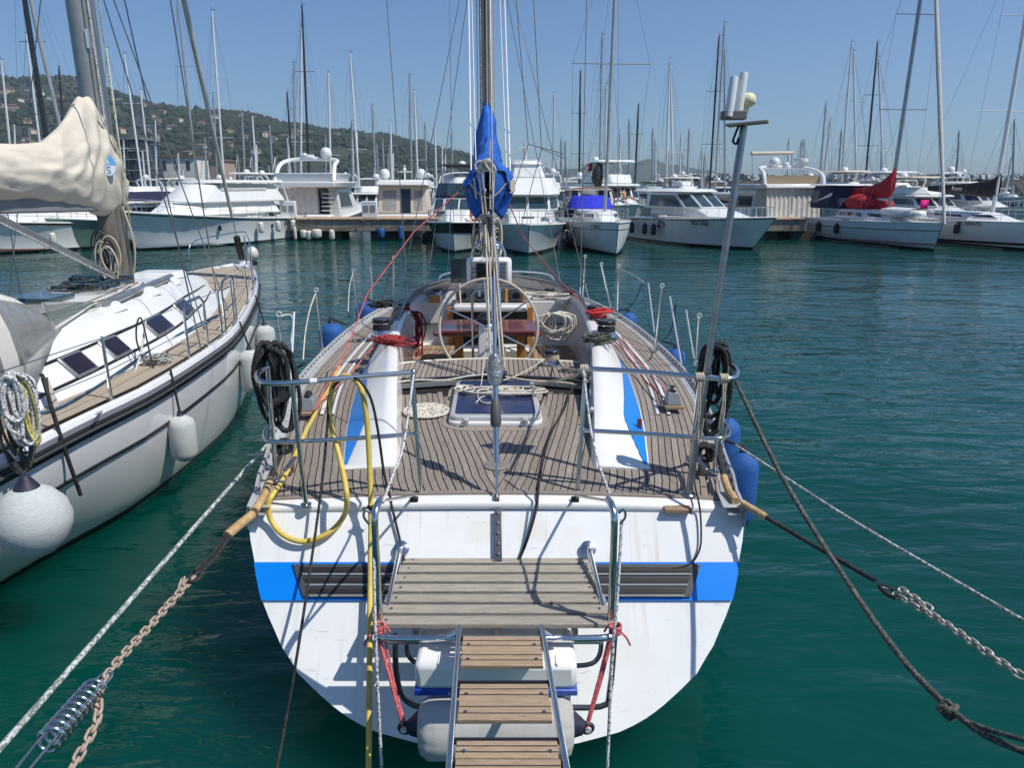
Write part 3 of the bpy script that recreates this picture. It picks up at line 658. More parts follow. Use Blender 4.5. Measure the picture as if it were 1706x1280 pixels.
domes(B1, [(-.9, 9, 5.0, .36), (.5, 9, 5.0, .18)]); MB().lathe([(.4, 0), (.42, .1), (.4, .2), (.05, .24)], (0.35, 8.8, 5.05), n=16).build('radar_scanner', mastw, B1, local=True)
# ---- B2 stern with beige canopy
B2 = thing('motor_yacht', 'white hardtop yacht moored stern on, beige canvas enclosure with an open doorway', 'motor yacht', (PY(655, 380, 46).x+.3, 56.5, 0), math.pi+.03)
R = hull(B2, 10.5, 3.7, 1.8, 1.1, white2, sf=.95)
P = outl(3, 8.2, .9, 1.6, 1.6, z=1.08); Q = outl(5.0, 8.2, .9, 1.5, 1.2, z=3.0); layer(B2, P, Q, wins=[(2, .3, .95, .35, .85), (4, .05, .7, .35, .85), (0, .05, .95, .3, .9)], bev=.06)
P = outl(8.2, 10.3, 1.6, 1.62, .1, z=1.35); Q = outl(8.2, 9.9, 1.5, 1.5, .1, z=3.05); layer(B2, P, Q, beigecloth, name='canvas_enclosure', bev=.08)
MB().plate([(.1, 10.31, 1.4), (-.5, 10.31, 1.4), (-.5, 9.98, 2.85), (.1, 9.98, 2.85)], .06).build('doorway', dglass, B2, local=True); MB().plate([(-.75, 10.26, 1.6), (-1.25, 10.26, 1.6), (-1.25, 10.0, 2.75), (-.75, 10.0, 2.75)], .05).build('canvas_window', vinyl, B2, local=True)
MB().plate([(.4, 10.26, 1.6), (1.2, 10.26, 1.6), (1.2, 10.0, 2.75), (.4, 10.0, 2.75)], .05).build('canvas_window', vinyl, B2, local=True)
P = outl(4.8, 10.4, 1.2, 1.7, 1.0, z=3.05); Q = outl(5.2, 10.2, 1.0, 1.45, 1.0, z=3.4); layer(B2, P, Q, bev=.1, name='hardtop'); MB().box((0, 10.9, 1.1), (3.3, .7, .5)).build('swim_platform', white2, B2, local=True, bevel=.1)
domes(B2, [(-1.1, 9, 3.4, .33), (1.2, 9, 3.4, .33), (0, 8.4, 3.9, .12)]); MB().tube([(0, 8.4, 3.4), (0, 8.4, 4.3)], .06, 6).box((0, 8.4, 3.9), (.9, .1, .08)).build('radar_mast', white2, B2, local=True)
# ---- B3 stern right
B3 = thing('motor_yacht', 'white flybridge yacht stern on behind the pier end, pale curtains closing its cockpit', 'motor yacht', (PY(1272, 380, 46).x+.6, 58, 0), math.pi+.12)
R = hull(B3, 11.5, 4.1, 1.9, 1.1, white2, sf=.95)
P = outl(3, 9.4, .9, 1.75, 1.6, z=1.08); Q = outl(5.0, 9.4, .9, 1.6, 1.2, z=3.1); layer(B3, P, Q, wins=[(2, .3, .95, .35, .85), (4, .05, .7, .35, .85), (0, .05, .95, .3, .9)], bev=.06)
for a, b in ((-1.8, -.2), (-.08, 1.75)):
    MB().grid([[Vector((-(a+(b-a)*i/24), 11.3+.05*math.sin(i*1.4+j*.5)+.1*j, z)) for i in range(25)] for j, z in enumerate((3.2, 2.5, 1.8, 1.15))]).build('curtain', cloth, B3, local=True, smooth=60)
MB().box((0, 11.8, .85), (3.9, 1.0, .8)).build('swim_platform', white2, B3, local=True, bevel=.1)
P = outl(5.2, 11.6, 1.3, 1.95, 1.2, z=3.2); Q = outl(5.0, 11.5, 1.3, 2.0, 1.2, z=3.5); layer(B3, P, Q, bev=.08, name='flybridge_deck')
MB().box((0, 10.9, 3.8), (3.6, .2, .55)).build('flybridge_lining', teakn, B3, local=True)
for s in (-1, 1): MB().tube([(s*1.95, 11.3, 3.45), (s*1.9, 10.9, 4.2), (s*1.5, 9.6, 4.6), (0, 9.5, 4.65)], .13, 8, sm=4).build('radar_arch', white2, B3, local=True)
domes(B3, [(.6, 9.6, 4.65, .33), (-.2, 9.6, 4.65, .17)]); MB().lathe([(.45, 0), (.47, .1), (.45, .25), (.05, .28)], (-1.2, 9.5, 5.0), n=16).tube([(-1.2, 9.5, 4.6), (-1.2, 9.5, 5.0)], .12, 8).build('radar_scanner', mastw, B3, local=True)
MB().tube([(1.95, 9, 5.6), (-.9, 9, 5.65)], .13, 8).build('rolled_bimini', beigecloth, B3, local=True); [MB().tube([(x_, 9, 5.6), (x_, 9.4, 3.6)], .02, 5).build('bimini_leg', steel, B3, local=True) for x_ in (1.9, -.8)]
B3.scale = (1, 1, .90); B1.scale = (1, 1, .94)
# ---- generic boats of the rows behind --------------------------------
def cruiser(px, Y, label, L=10, B=3.5, fly=True, top=0, dm=1, hm_=None, rz=0, canopy=None, arch=True, s=1.0):
    o = thing('motor_yacht', label, 'motor yacht', (PY(px, 350, Y).x, Y, 0), rz)
    R = hull(o, L, B, 1.75*s, 1.2*s, hm_ or whiteg, ov=1.3, n=11, ms=6)
    P = outl(2.2, 6.5, .6, B*.34, 1.5, z=1.55*s); Q = outl(3.4, 6.3, .5, B*.3, 1.2, z=2.1*s); layer(o, P, Q, bev=.14, name='foredeck_trunk')
    P = outl(3.6, L-1.5, .8, B*.41, 1.0, z=2.0*s); Q = outl(4.6, L-1.8, .8, B*.38, .7, z=3.0*s); layer(o, P, Q, wins=[(0, .03, .48, .1, .85), (0, .52, .97, .1, .85), (1, .05, .95, .1, .85), (5, .05, .95, .1, .85), (2, .05, .9, .2, .8), (4, .1, .95, .2, .8)], bev=.05)
    P = outl(4.0, L-.8, .9, B*.44, .8, z=3.0*s); Q = outl(4.3, L-.9, .8, B*.42, .8, z=3.15*s); layer(o, P, Q, bev=.03, name='roof')
    zt = 3.15*s
    if fly:
        P = outl(4.6, L-1.5, .6, B*.36, 1.3, z=zt); Q = outl(5.3, L-1.5, .5, B*.36, 1.1, z=zt+.7); layer(o, P, Q, bev=.14, name='flybridge'); zt += .7
    if canopy: MB().frust(outl(5.2, L-1.2, 1.0, B*.38, .3, z=zt+.9), outl(5.4, L-1.4, .9, B*.34, .3, z=zt+1.05)).build('bimini', canopy, o, local=True, bevel=.03); \
        [MB().tube([(a*B*.36, y, zt), (a*B*.36, y+.1, zt+.92)], .02, 5).build('bimini_frame', steel, o, local=True) for a in (-1, 1) for y in (5.5, L-1.6)]
    if arch: MB().tube([(-B*.38, L-2.2, zt-.2), (-B*.36, L-2.6, zt+.7), (0, L-2.7, zt+.85), (B*.36, L-2.6, zt+.7), (B*.38, L-2.2, zt-.2)], .09, 6, sm=3).build('radar_arch', white2, o, local=True); domes(o, [(rnd.uniform(-.7, .7), L-2.6, zt+.8, .3)]+([(1.0, L-2.6, zt+.75, .2)] if dm > 1 else []))
    MB().tube([(.3, L-2.6, zt+.7), (.3, L-2.6, zt+2.1)], .025, 5).build('aerial', mastw, o, local=True)
    rail(o, R, .05, .6, .55, n=6, mid=False, r=.018)
    if 'sunbather on' not in label: o.scale = (1, 1, rnd.uniform(.74, .92))
    return o
cruiser(452, 66, 'white flybridge yacht bow on beyond the pier, left of the curtained yacht', rz=.1, canopy=blackcloth, arch=False)
cruiser(408, 72, 'older white fishing cruiser with tall lattice tower beyond the pier', rz=.0, arch=True, dm=2, canopy=cloth)
cruiser(345, 60, 'white flybridge yacht with pale bimini just behind the tented motor yacht', rz=-.2, canopy=white2, dm=2)
cruiser(285, 64, 'white flybridge yacht with twin domes far left, behind the long hall side of the moorings', rz=-.25, dm=2)
cruiser(215, 66, 'white flybridge yacht near the foot of the beige sail cover, with grey top', rz=-.25, canopy=cloth)
cruiser(140, 62, 'white cruiser showing under the boom of the left yacht', rz=-.3)
cruiser(45, 58, 'white cruiser with navy bimini, far left under the beige sail cover', rz=-.3, canopy=navycloth)
cruiser(600, 60, 'white flybridge yacht squeezed between the curtained yacht and the beige canopied one', rz=.05, dm=2)
cruiser(765, 47, 'tall white flybridge yacht with dark bimini, behind the black banded cruiser', rz=.0, B=4.3, L=12, s=1.12, canopy=blackcloth)
cruiser(915, 58, 'cream topped flybridge yacht behind the white trawler yacht', rz=.0, dm=2)
cruiser(995, 62, 'white cruiser with dark hull behind the blue covered sailing boat', rz=.1, hm_=navycloth, fly=False)
BS = cruiser(1062, 52, 'white flybridge yacht with a sunbather on its bow, behind the hardtop cruiser', rz=.15, B=4.0, L=12, dm=2, canopy=white2)
cruiser(1130, 66, 'white cruiser with black canopy between the sunbather yacht and the antenna pole', rz=.1, canopy=blackcloth, fly=False)
cruiser(1190, 62, 'grey tented yacht with dark opening behind the hardtop cruiser', rz=.2, hm_=grey, canopy=cloth)
o = cruiser(1350, 50, 'beige sports yacht with one big oval side window, between pier end and red covered yacht', rz=.5, B=3.6, hm_=cream, fly=False, arch=False)
cruiser(1425, 60, 'white motor yacht with many small domes behind the navy bimini', rz=.2, dm=2)
cruiser(1500, 56, 'grey green motor yacht with tan bimini behind the red sail cover', rz=.2, canopy=beigecloth, hm_=whiteg)
cruiser(1590, 54, 'white flybridge yacht with long white bimini behind the twisted grey furled sail', rz=.25, canopy=white2, dm=2, B=4.2)
cruiser(1655, 50, 'cream motor yacht with oval windows at the right edge, beyond the racing hull', rz=.3, canopy=beigecloth, hm_=cream, B=4.2)
cruiser(1720, 56, 'tall white yacht cut by the right edge with raked mast', rz=.3, dm=2)
for k, (px, Y) in enumerate([(520, 88), (560, 95), (640, 92), (700, 98), (735, 86), (870, 90), (955, 96), (1020, 88), (1100, 100), (1160, 92), (1240, 96), (370, 90), (320, 96), (250, 88), (1380, 85), (1460, 92), (1540, 84), (1620, 90)]):
    cruiser(px, Y, 'distant white motor yacht in the far rows of the harbour', L=9.5, fly=bool(k % 2), rz=rnd.uniform(-.3, .3), dm=1+k % 2).__setitem__('group', 'distant motor yachts in the far rows')
# ---- sailing boats -------------------------------------------------------
def rig(o, foot, top, r=.075, m=mastg, spr=(.36, .66), sw=1.0, L=10, B=3, stay=True, y0=.2, sr=.006, name='mast'):
    foot, top = Vector(foot), Vector(top); ms = MB().tube([foot, foot.lerp(top, .7), top], [r, r, r*.7], 8).build(name, m, o, local=True)
    tips = []
    for q in spr:
        c = foot.lerp(top, q); w = sw*(1.15-q*.5)
        MB().tube([c-Vector((w, -.12, -.03)), c, c+Vector((w, .12, .03))], .022, 5).build('spreader', m, o, local=True); tips.append((c, w))
    b = MB(); z0 = foot.z-.4
    for s in (-1, 1):
        pts = [Vector((s*B*.45, foot.y+.25, z0))]+[c+Vector((s*w, .12, .03)) for c, w in tips]+[top]
        b.tube(pts, sr, 4)
        if tips: b.tube([Vector((s*B*.42, foot.y+.1, z0)), tips[0][0]], sr, 4)
    b.tube([Vector((0, y0, z0)), top], sr*1.6, 5); b.tube([Vector((0, L-.1, z0)), top], sr, 4)
    tag(b.build('standing_rigging', steeld, o, local=True), kind='stuff')
    MB().tube([top, top+Vector((0, -.02, .35))], .012, 4).box(top+Vector((.1, 0, .1)), (.35, .03, .03)).build('masthead_gear', black, o, local=True)
def sailboat(px, Y, label, L=10.5, B=3.3, h=14, lean=0, rake=.3, m=mastg, hm_=None, rz=0, spr=(.36, .68), cover=None, near=False, r=.08):
    o = thing('sailing_boat', label, 'sailing boat', (PY(px, 340, Y).x, Y-4.2, 0), rz)
    R = hull(o, L, B, 1.3, 1.05, hm_ or whiteg, ov=1.5, sail=True, n=9, ms=5)
    P = outl(2.8, 8, .3, .95, 1.6, z=1.1); Q = outl(3.6, 7.8, .25, .8, 1.2, z=1.55); layer(o, P, Q, wins=[(2, .1, .8, .3, .7), (4, .2, .9, .3, .7)], bev=.05)
    rig(o, (0, 4.2, 1.5), (lean, 4.2+rake, h), m=m, spr=spr, L=L, B=B, r=r, sr=.009 if Y > 50 else .006)
    if cover: MB().tube([(0, 4.3, 2.6), (0, 5.5, 2.5), (0, 8.6, 2.35)], [.24, .2, .1], 8, sm=3).build('sail_cover', cover, o, local=True)
    return o
def mastboat(xt, yt, xb, m, h, label, r=.075, spr=(.36, .68), cover=None):
    ang = PITCH-math.atan(-(640-yt)/FP)*0-math.atan((640-yt)/FP); Y = (h-CH)/math.tan(-ang) if ang < -.02 else 110
    Y = max(46, min(Y, 150)); T = PY(xt, yt, Y); b = PY(xb, 300, Y); 
    sl = (T.x-b.x)/(T.z-CH); X0 = b.x-sl*(CH-1.5)
    o = sailboat(853, Y, label, m=m, h=T.z, r=r, spr=spr, cover=cover, rz=0); o.location = (X0, Y-4.2, 0)
    for c in o.children:
        if c.name.split('.')[0] in ('mast',): pass
    return o, T, X0
def farmast(xt, yt, xb, m, h, label, r=.075, spr=(.36, .68), cover=None, Ymin=58):
    ang = math.atan((640-yt)/FP)-PITCH; Y = (h-CH)/math.tan(ang) if ang > .03 else 120
    Y = max(Ymin, min(Y, 150)); T = PY(xt, yt, Y); b = PY(xb, 300, Y); sl = (T.x-b.x)/max(1, T.z-CH); X0 = b.x-sl*(CH-1.5)
    o = thing('sailing_boat', label, 'sailing boat', (X0, Y-4.2, 0), 0)
    R = hull(o, 10.5, 3.3, 1.3, 1.05, whiteg, ov=1.5, sail=True, n=7, ms=4)
    P = outl(2.8, 8, .3, .95, 1.6, z=1.1); Q = outl(3.6, 7.8, .25, .8, 1.2, z=1.55); layer(o, P, Q, wins=[(2, .1, .8, .3, .7), (4, .2, .9, .3, .7)], bev=.05)
    rig(o, (0, 4.2, 1.5), (T.x-X0, 4.2, T.z), m=m, spr=spr, L=10.5, B=3.3, r=r*1.25*max(1, Y/70), sr=.008*Y/70)
    MB().tube([(0, 4.3, 2.6), (0, 5.5, 2.5), (0, 8.6, 2.35)], [.2, .18, .1], 8, sm=3).build('sail_cover', cover or rnd.choice([cloth, navycloth, white2, bluecloth]), o, local=True)
wv, dv, gv = mastw, mastb, mastg
for a in [
 (2, 100, 22, wv, 13, 'sailing boat with pale mast at the very left edge, above the boom cover'),
 (43, 56, 74, wv, 15, 'sailing boat with white mast leaning left, top nearest the upper left corner'),
 (22, -120, 89, dv, 17, 'sailing boat with thick black mast leaning left, crossing behind the beige sail cover', .13, (.36, .62), None, 50),
 (28, -100, 121, gv, 17, 'sailing boat with strongly leaning grey mast ending behind the peak of the beige sail cover', .10, (.5,), None, 50),
 (98, 112, 112, dv, 14, 'sailing boat with short dark mast beside the peak of the beige sail cover'),
 (177, 80, 206, wv, 14.5, 'sailing boat with slim white mast, first one right of the left yacht mast'),
 (207, 90, 236, wv, 14, 'sailing boat with slim white mast, second one right of the left yacht mast'),
 (234, 150, 250, wv, 13, 'sailing boat with low thin mast over the red roofed hall'),
 (295, -6, 328, gv, 17, 'sailing boat with very tall mast with high spreaders, beside the left yacht forestay'),
 (353, 18, 373, wv, 16, 'sailing boat with tall white mast and one spreader reaching right, left of the dark masts'),
 (355, 155, 362, gv, 13, 'sailing boat with low grey mast just left of the tall white spreader mast'),
 (403, 185, 408, gv, 12, 'sailing boat with low mast above the lattice tower cruiser'),
 (420, 193, 428, wv, 12, 'sailing boat with low white mast against the slope left of the dark mast'),
 (449, 208, 455, gv, 12, 'sailing boat with low grey mast against the slope, near the small cloud'),
 (478, 153, 489, dv, 13, 'sailing boat with short black mast left of the tall black one'),
 (489, 105, 492, gv, 14, 'sailing boat with thin grey mast between the two black masts'),
 (502, 45, 501, wv, 16, 'sailing boat with pure white mast in front of the tall black mast'),
 (503, 8, 515, dv, 17, 'sailing boat with the tallest black mast and two wide spreaders, above the curtained yacht'),
 (547, 121, 551, wv, 14, 'sailing boat with pale mast, two short spreaders, right of the black mast'),
 (583, 88, 598, wv, 15, 'sailing boat with white mast and three spreaders above the beige canopied yacht'),
 (620, 175, 626, gv, 13, 'sailing boat with low mast above the beige canopy, touching the ridge'),
 (637, 230, 640, gv, 12, 'sailing boat with very low mast below the ridge line, above twin domes'),
 (682, 125, 686, gv, 14, 'sailing boat with grey mast left of the central rigging wires'),
 (690, 150, 696, wv, 13.5, 'sailing boat with white mast nearest the central rigging wires'),
 (708, 205, 711, gv, 12.5, 'sailing boat with low mast above the black banded cruiser'),
 (724, 212, 727, wv, 12.5, 'sailing boat with low pale mast just left of the blue sail cover'),
 (752, 218, 754, gv, 12.5, 'sailing boat with low grey mast touching the blue sail cover side'),
 (923, 155, 922, wv, 14, 'sailing boat with white mast and two small spreaders, first right of the blue sail cover'),
 (935, 232, 935, gv, 12, 'sailing boat with low grey mast beside the trawler yacht flybridge'),
 (967, 118, 965, dv, 15, 'sailing boat with slim dark mast left of the flag'),
 (1003, 58, 999, gv, 16, 'sailing boat with thick grey mast and doubled rigging left of the blue covered boat mast'),
 (1010, 140, 1008, wv, 14, 'sailing boat with thin white mast hugging the thick grey one'),
 (1048, 200, 1049, gv, 12.5, 'sailing boat with low mast above the sunbather'),
 (1064, 173, 1058, dv, 13, 'sailing boat with low dark mast left of the far headland peak'),
 (1116, 98, 1110, wv, 15, 'sailing boat with white mast, left leg of the narrow pair over the headland'),
 (1117, 108, 1121, wv, 15, 'sailing boat with white mast, right leg of the narrow pair over the headland'),
 (1198, 60, 1183, dv, 16, 'sailing boat with dark mast, left one of the trio beside the antennas'),
 (1207, 38, 1192, gv, 17, 'sailing boat with the tallest grey mast of the trio beside the antennas'),
 (1207, 85, 1208, gv, 15, 'sailing boat with upright mast, right one of the trio beside the antennas'),
 (1376, 172, 1366, gv, 13, 'sailing boat with low mast, leftmost over the navy bimini'),
 (1384, 198, 1372, wv, 12.5, 'sailing boat with short white mast tucked right of the leftmost mast over the navy bimini'),
 (1419, 70, 1402, wv, 16, 'sailing boat with tall pale mast and two spreaders, centre of those over the navy bimini'),
 (1422, 85, 1427, wv, 15, 'sailing boat with thin white mast crossing the tall pale one'),
 (1462, 70, 1442, dv, 16, 'sailing boat with black mast behind the red sail cover'),
 (1463, 95, 1473, wv, 15, 'sailing boat with thin white mast crossing the black one'),
 (1598, 237, 1592, dv, 12, 'sailing boat with short thin mast right of the twisted furled sail'),
 (1690, 200, 1688, gv, 12, 'sailing boat with short mast at the right edge'),
 ]: farmast(*a)
r4 = random.Random(21)
for k in range(52):
    x = r4.choice([r4.uniform(390, 780), r4.uniform(390, 780), r4.uniform(860, 1200), r4.uniform(0, 360), r4.uniform(1240, 1700)])
    yt = r4.uniform(200, 262); x2 = x-(x-853)*.006+r4.uniform(-2, 2)
    farmast(x, yt, x2, r4.choice([wv, gv, wv]), r4.uniform(11, 13), 'small distant sailing boat with a short bare mast among the far rows', Ymin=85)
    bpy.context.scene.collection.objects[-1]
for o in [o for o in S.collection.objects if o.get('label', '').startswith('small distant sailing')]: o['group'] = 'distant sailing boats with short masts'
# ---- A5 blue covered sailboat
A5 = thing('sailing_boat', 'white sailing boat bow on with royal blue sprayhood, moored right of the trawler yacht', 'sailing boat', (4.75, 32.9, 0), .06)
R = hull(A5, 10.4, 3.35, 1.5, 1.25, whiteg, ov=.35, sail=True, flare=1, band=[(.32, .345, navycloth)], boot=1, wlf=.93)
P = outl(2.6, 7.6, .3, 1.0, 1.8, z=1.4); Q = outl(3.6, 7.4, .25, .85, 1.2, z=1.85); layer(A5, P, Q, wins=[(2, .1, .8, .3, .7), (4, .2, .9, .3, .7), (1, .3, .9, .3, .7), (5, .1, .7, .3, .7)], bev=.06)
rig(A5, (.12, 4.0, 1.8), (.35, 4.3, 15), r=.085, m=mastg, L=10.4, B=3.3, sw=2.1, spr=(.52,), sr=.007)
P = outl(6.8, 8.4, .9, 1.25, .4, z=1.8); Q = outl(7.4, 8.3, .7, .95, .3, z=2.55); layer(A5, P, Q, royal, name='sprayhood', bev=.15)
MB().tube([(-1.3, 8, 1.7), (-1.3, 8.1, 2.75), (0, 8.1, 2.95), (1.3, 8.1, 2.75), (1.3, 8, 1.7)], .04, 6, sm=4).build('bimini_frame', brown, A5, local=True)
MB().box((0, 8.8, 2.85), (2.5, 1.6, .05)).build('bimini', beigecloth, A5, local=True)
MB().tube([(-.1, 4.3, 4.15), (-.22, 4.35, 3.8), (-.24, 4.4, 3.4), (-.15, 4.4, 3.05)], [.10, .26, .30, .16], 12, sm=4).build('furled_sail', mat('mesh_bag', (.05, .05, .05), .9, var=.8, scale=14, stretch=(1, 1, 5)), A5, local=True)
rail(A5, R, .02, .9, .6, n=9, mid=True, r=.011)
hulltext(A5, R, -1, 1.7, 1.22, .20, 'SI 7295 D', dgrey)
fender(wp(A5, (-1.6, 3.6, .3)), .75, .15, fnavy, 'long navy fender on the port bow of the blue covered sailing boat', topline=wp(A5, (-1.5, 3.6, 1.5)))
# ---- A7 red covered yacht
A7 = thing('sailing_boat', 'white sloop with red sail cover and navy cockpit tent on the right side', 'sailing boat', (20.65, 35.3, 0), .10)
redst = mat('stripe_red', (.35, .02, .04), .4)
R = hull(A7, 11.2, 3.5, 1.35, 1.15, whiteg, ov=.5, sail=True, band=[(.36, .40, dgrey), (1.0, 1.05, redst), (1.09, 1.12, redst)], wlf=.93)
P = outl(2.9, 8.0, .3, 1.05, 1.8, z=1.25); Q = outl(4.2, 7.8, .25, .85, 1.2, z=1.78); layer(A7, P, Q, wins=[(4, .1, .35, .3, .75), (4, .4, .65, .3, .75), (4, .7, .92, .3, .75), (5, .1, .6, .3, .7)], bev=.06)
rig(A7, (0, 4.4, 1.75), (.55, 5.0, 16), r=.10, m=steeld, L=11.2, B=3.4, sw=1.35, spr=(.36, .68), sr=.008)
b = MB(); rr = []
for y, z0, z1, w in [(4.35, 2.5, 4.0, .16), (4.7, 2.35, 3.7, .2), (5.4, 2.35, 3.3, .22), (6.6, 2.4, 3.0, .2), (8.4, 2.45, 2.8, .12)]:
    rr.append([Vector((w*math.sin(a)*(.8+.2*math.cos(a)), y, (z0+z1)/2-(z1-z0)/2*math.cos(a))) for a in [2*math.pi*i/12 for i in range(12)]])
b.grid(rr, close=True); b.add(rr[0], [tuple(range(12))]).add(rr[-1], [tuple(range(12))]); b.build('sail_cover', redcloth, A7, local=True, smooth=60)
MB().tube([(0, 4.5, 2.35), (0, 9.3, 2.4)], .09, 8).build('boom', mastw, A7, local=True)
P = outl(7.9, 10.6, .9, 1.3, .4, z=1.75); Q = outl(8.2, 10.4, .9, 1.2, .3, z=3.05); layer(A7, P, Q, navycloth, name='cockpit_tent', bev=.1)
for q in (4,): pane(A7, P, Q, q, .1, .45, .25, .8, vinyl, 'tent_window', False)
MB().frust(outl(7.8, 10.8, 1.0, 1.35, .4, z=3.06), outl(8.0, 10.6, .9, 1.25, .4, z=3.16)).build('tent_roof', white2, A7, local=True, bevel=.04)
MB().plate([(-1.25, 10.9, 1.9), (-1.25, 8.3, 2.45), (-1.2, 8.2, 2.65), (-1.2, 10.9, 2.1)], .06).build('tent_edge', white2, A7, local=True)
rc = thing('covered_bundle', 'bright red cloth bundle on the cabin top of the red covered sloop', 'cover', wp(A7, (-.1, 6.6, 1.78)), 0)
MB().ball((0, .2, .35), (.85, 1.5, .5), 14, 8).build('cloth', redcloth, rc, local=True, smooth=180); MB().ball((.5, -1.1, .25), (.5, .8, .4), 12, 7).build('cloth_end', redcloth, rc, local=True, smooth=180)
dg = thing('dinghy', 'white upturned inflatable dinghy lying on the foredeck of the red covered sloop', 'dinghy', wp(A7, (-.1, 2.9, 1.5)), 0)
MB().tube([(-.45, 1.4, .25), (-.5, 0, .22), (-.3, -1.1, .2), (0, -1.45, .2), (.3, -1.1, .2), (.5, 0, .22), (.45, 1.4, .25)], [.16, .2, .2, .19, .2, .2, .16], 10, sm=4).build('tube', white2, dg, local=True)
MB().grid([[Vector((x, y, .35+.14*(1-(x/.5)**2))) for x in (-.5, -.25, 0, .25, .5)] for y in (-1.2, -.5, .3, 1.4)]).build('floor', white2, dg, local=True)
rail(A7, R, .02, .9, .6, n=8, mid=True, r=.011)
for k, (y, w) in enumerate([(10.2, 'sternmost'), (8.3, 'middle'), (6.3, 'foremost')]):
    fender(wp(A7, (-1.78, y, .45)), .55, .14, black, '%s of three black fenders on the red covered sloop' % w, group='black fenders on the red covered sloop', topline=wp(A7, (-1.6, y, 1.3)))
MB().tube([(0, -.1, 1.3), (.27, 2.45, 8.6), (.55, 5.0, 16)], [.07, .11, .06], 8).build('furled_genoa', cloth, A7, local=True)
# ---- A8 racing hull
A8 = thing('sailing_boat', 'sleek white racing sloop with black name stripe and black boom bag at the right edge', 'sailing boat', (25.9, 34.0, 0), .12)
R = hull(A8, 12.5, 3.8, 1.4, 1.2, white2, ov=.1, sail=True, band=[(1.0, 1.12, black)], wlf=.95)
P = outl(3.2, 8.6, .3, 1.1, 1.8, z=1.3); Q = outl(4.8, 8.4, .25, .85, 1.4, z=1.7); layer(A8, P, Q, wins=[(4, .1, .9, .3, .7), (5, .15, .8, .3, .7)], bev=.06)
rig(A8, (0, 5.0, 1.65), (.1, 5.2, 17), r=.10, m=mastw, L=12.5, B=3.6, sw=1.5, spr=(.33, .62, .82), sr=.008)
rr = []
for y, z0, z1, w in [(4.9, 2.5, 3.7, .15), (5.4, 2.45, 3.35, .2), (7, 2.55, 3.2, .2), (10.2, 2.75, 3.05, .14)]:
    rr.append([Vector((w*math.sin(a), y, (z0+z1)/2-(z1-z0)/2*math.cos(a))) for a in [2*math.pi*i/12 for i in range(12)]])
MB().grid(rr, close=True).add(rr[-1], [tuple(range(12))]).build('boom_bag', blackcloth, A8, local=True, smooth=60)
text('Korsa', .34, Vector(wp(A8, (-.24, 7.6, 2.9))), root_mat(A8).to_3x3()@Vector((0, -1, 0)), (0, 0, 1), mastw, A8, 'boom_bag_lettering', .004)
hulltext(A8, R, -1, 4.6, 1.17, .30, 'NCE0037D', dgrey)
rail(A8, R, .02, .9, .6, n=8, mid=True, r=.011)
fender(wp(A8, (-1.75, 5.2, .6)), .55, .14, fnavy, 'single dark fender below the registration of the racing sloop', topline=wp(A8, (-1.5, 5.2, 1.35)))
MB().tube([(0, -.1, 1.4), (.05, 2.55, 9.2), (.1, 5.2, 17)], [.06, .10, .05], 8).build('furled_genoa', white2, A8, local=True)
tw = thing('towel', 'magenta towel drying on the rail between the red covered sloop and the racing sloop', 'towel', wp(A7, (1.4, 3.6, 1.9)), .5)
MB().grid([[Vector((x, .05*math.sin(x*14), z)) for x in [-.28+i*.056 for i in range(11)]] for z in (0, .22, .45)]).build('cloth', magenta, tw, local=True, smooth=60, solid=.01)
# flag
fl = thing('flag', 'small green white and red flag flying above the blue covered sailing boat', 'flag', PY(993, 279, 60), 0)
for k, m_ in enumerate([mat('flag_green', (.03, .35, .05), .8), mastw, mat('flag_red', (.55, .02, .03), .8)]):
    MB().grid([[Vector((.35-.33*(k+q/3), .05*math.sin((k+q/3)*2), z-.16*(k+q/3))) for q in range(4)] for z in (.1, .4, .7)]).build('stripe', m_, fl, local=True, smooth=60, solid=.01)
MB().tube([(.38, 0, 1.2), (.38, 0, -2.5)], .025, 5).build('staff', steel, fl, local=True)
# sunbather
def person(p, rz):
    o = thing('person', 'person with dark hair sitting on the foredeck leaning back on straight arms, sunbathing', 'person', p, rz)
    J = [(0, 0, .12), (0, .02, .35), (0, .06, .58), (0, .05, .66), (0, .03, .80), (.12, -.05, .12), (.13, -.45, .30), (.13, -.80, .06), (-.12, -.05, .12), (-.13, -.42, .22), (-.13, -.84, .06), (.19, .06, .56), (.25, .22, .32), (.27, .38, .04), (-.19, .06, .56), (-.25, .22, .32), (-.27, .38, .04), (.13, -.92, .1), (-.13, -.96, .1)]
    E_ = [(0, 1), (1, 2), (2, 3), (3, 4), (0, 5), (5, 6), (6, 7), (0, 8), (8, 9), (9, 10), (2, 11), (11, 12), (12, 13), (2, 14), (14, 15), (15, 16), (7, 17), (10, 18)]
    rad = [.15, .13, .15, .055, .10, .1, .075, .045, .1, .075, .045, .06, .045, .032, .06, .045, .032, .04, .04]
    me = bpy.data.meshes.new('body'); me.from_pydata(J, E_, []); b = bpy.data.objects.new('body', me); S.collection.objects.link(b); b.parent = o
    sk = b.modifiers.new('skin', 'SKIN'); me.materials.append(skin)
    for i, v in enumerate(me.skin_vertices[0].data): v.radius = (rad[i], rad[i]); v.use_root = (i == 0)
    b.modifiers.new('s', 'SUBSURF').levels = 1
    MB().ball((0, .05, .87), (.105, .115, .10)).build('hair', mat('dark_hair', (.02, .012, .008), .7), o, local=True, smooth=180)
    MB().lathe([(.155, .02), (.165, .1), (.16, .2)], (0, 0, 0), n=12).build('swim_shorts', navycloth, o, local=True, smooth=60)
person(wp(BS, (-.1, 2.9, 1.98)), .9)
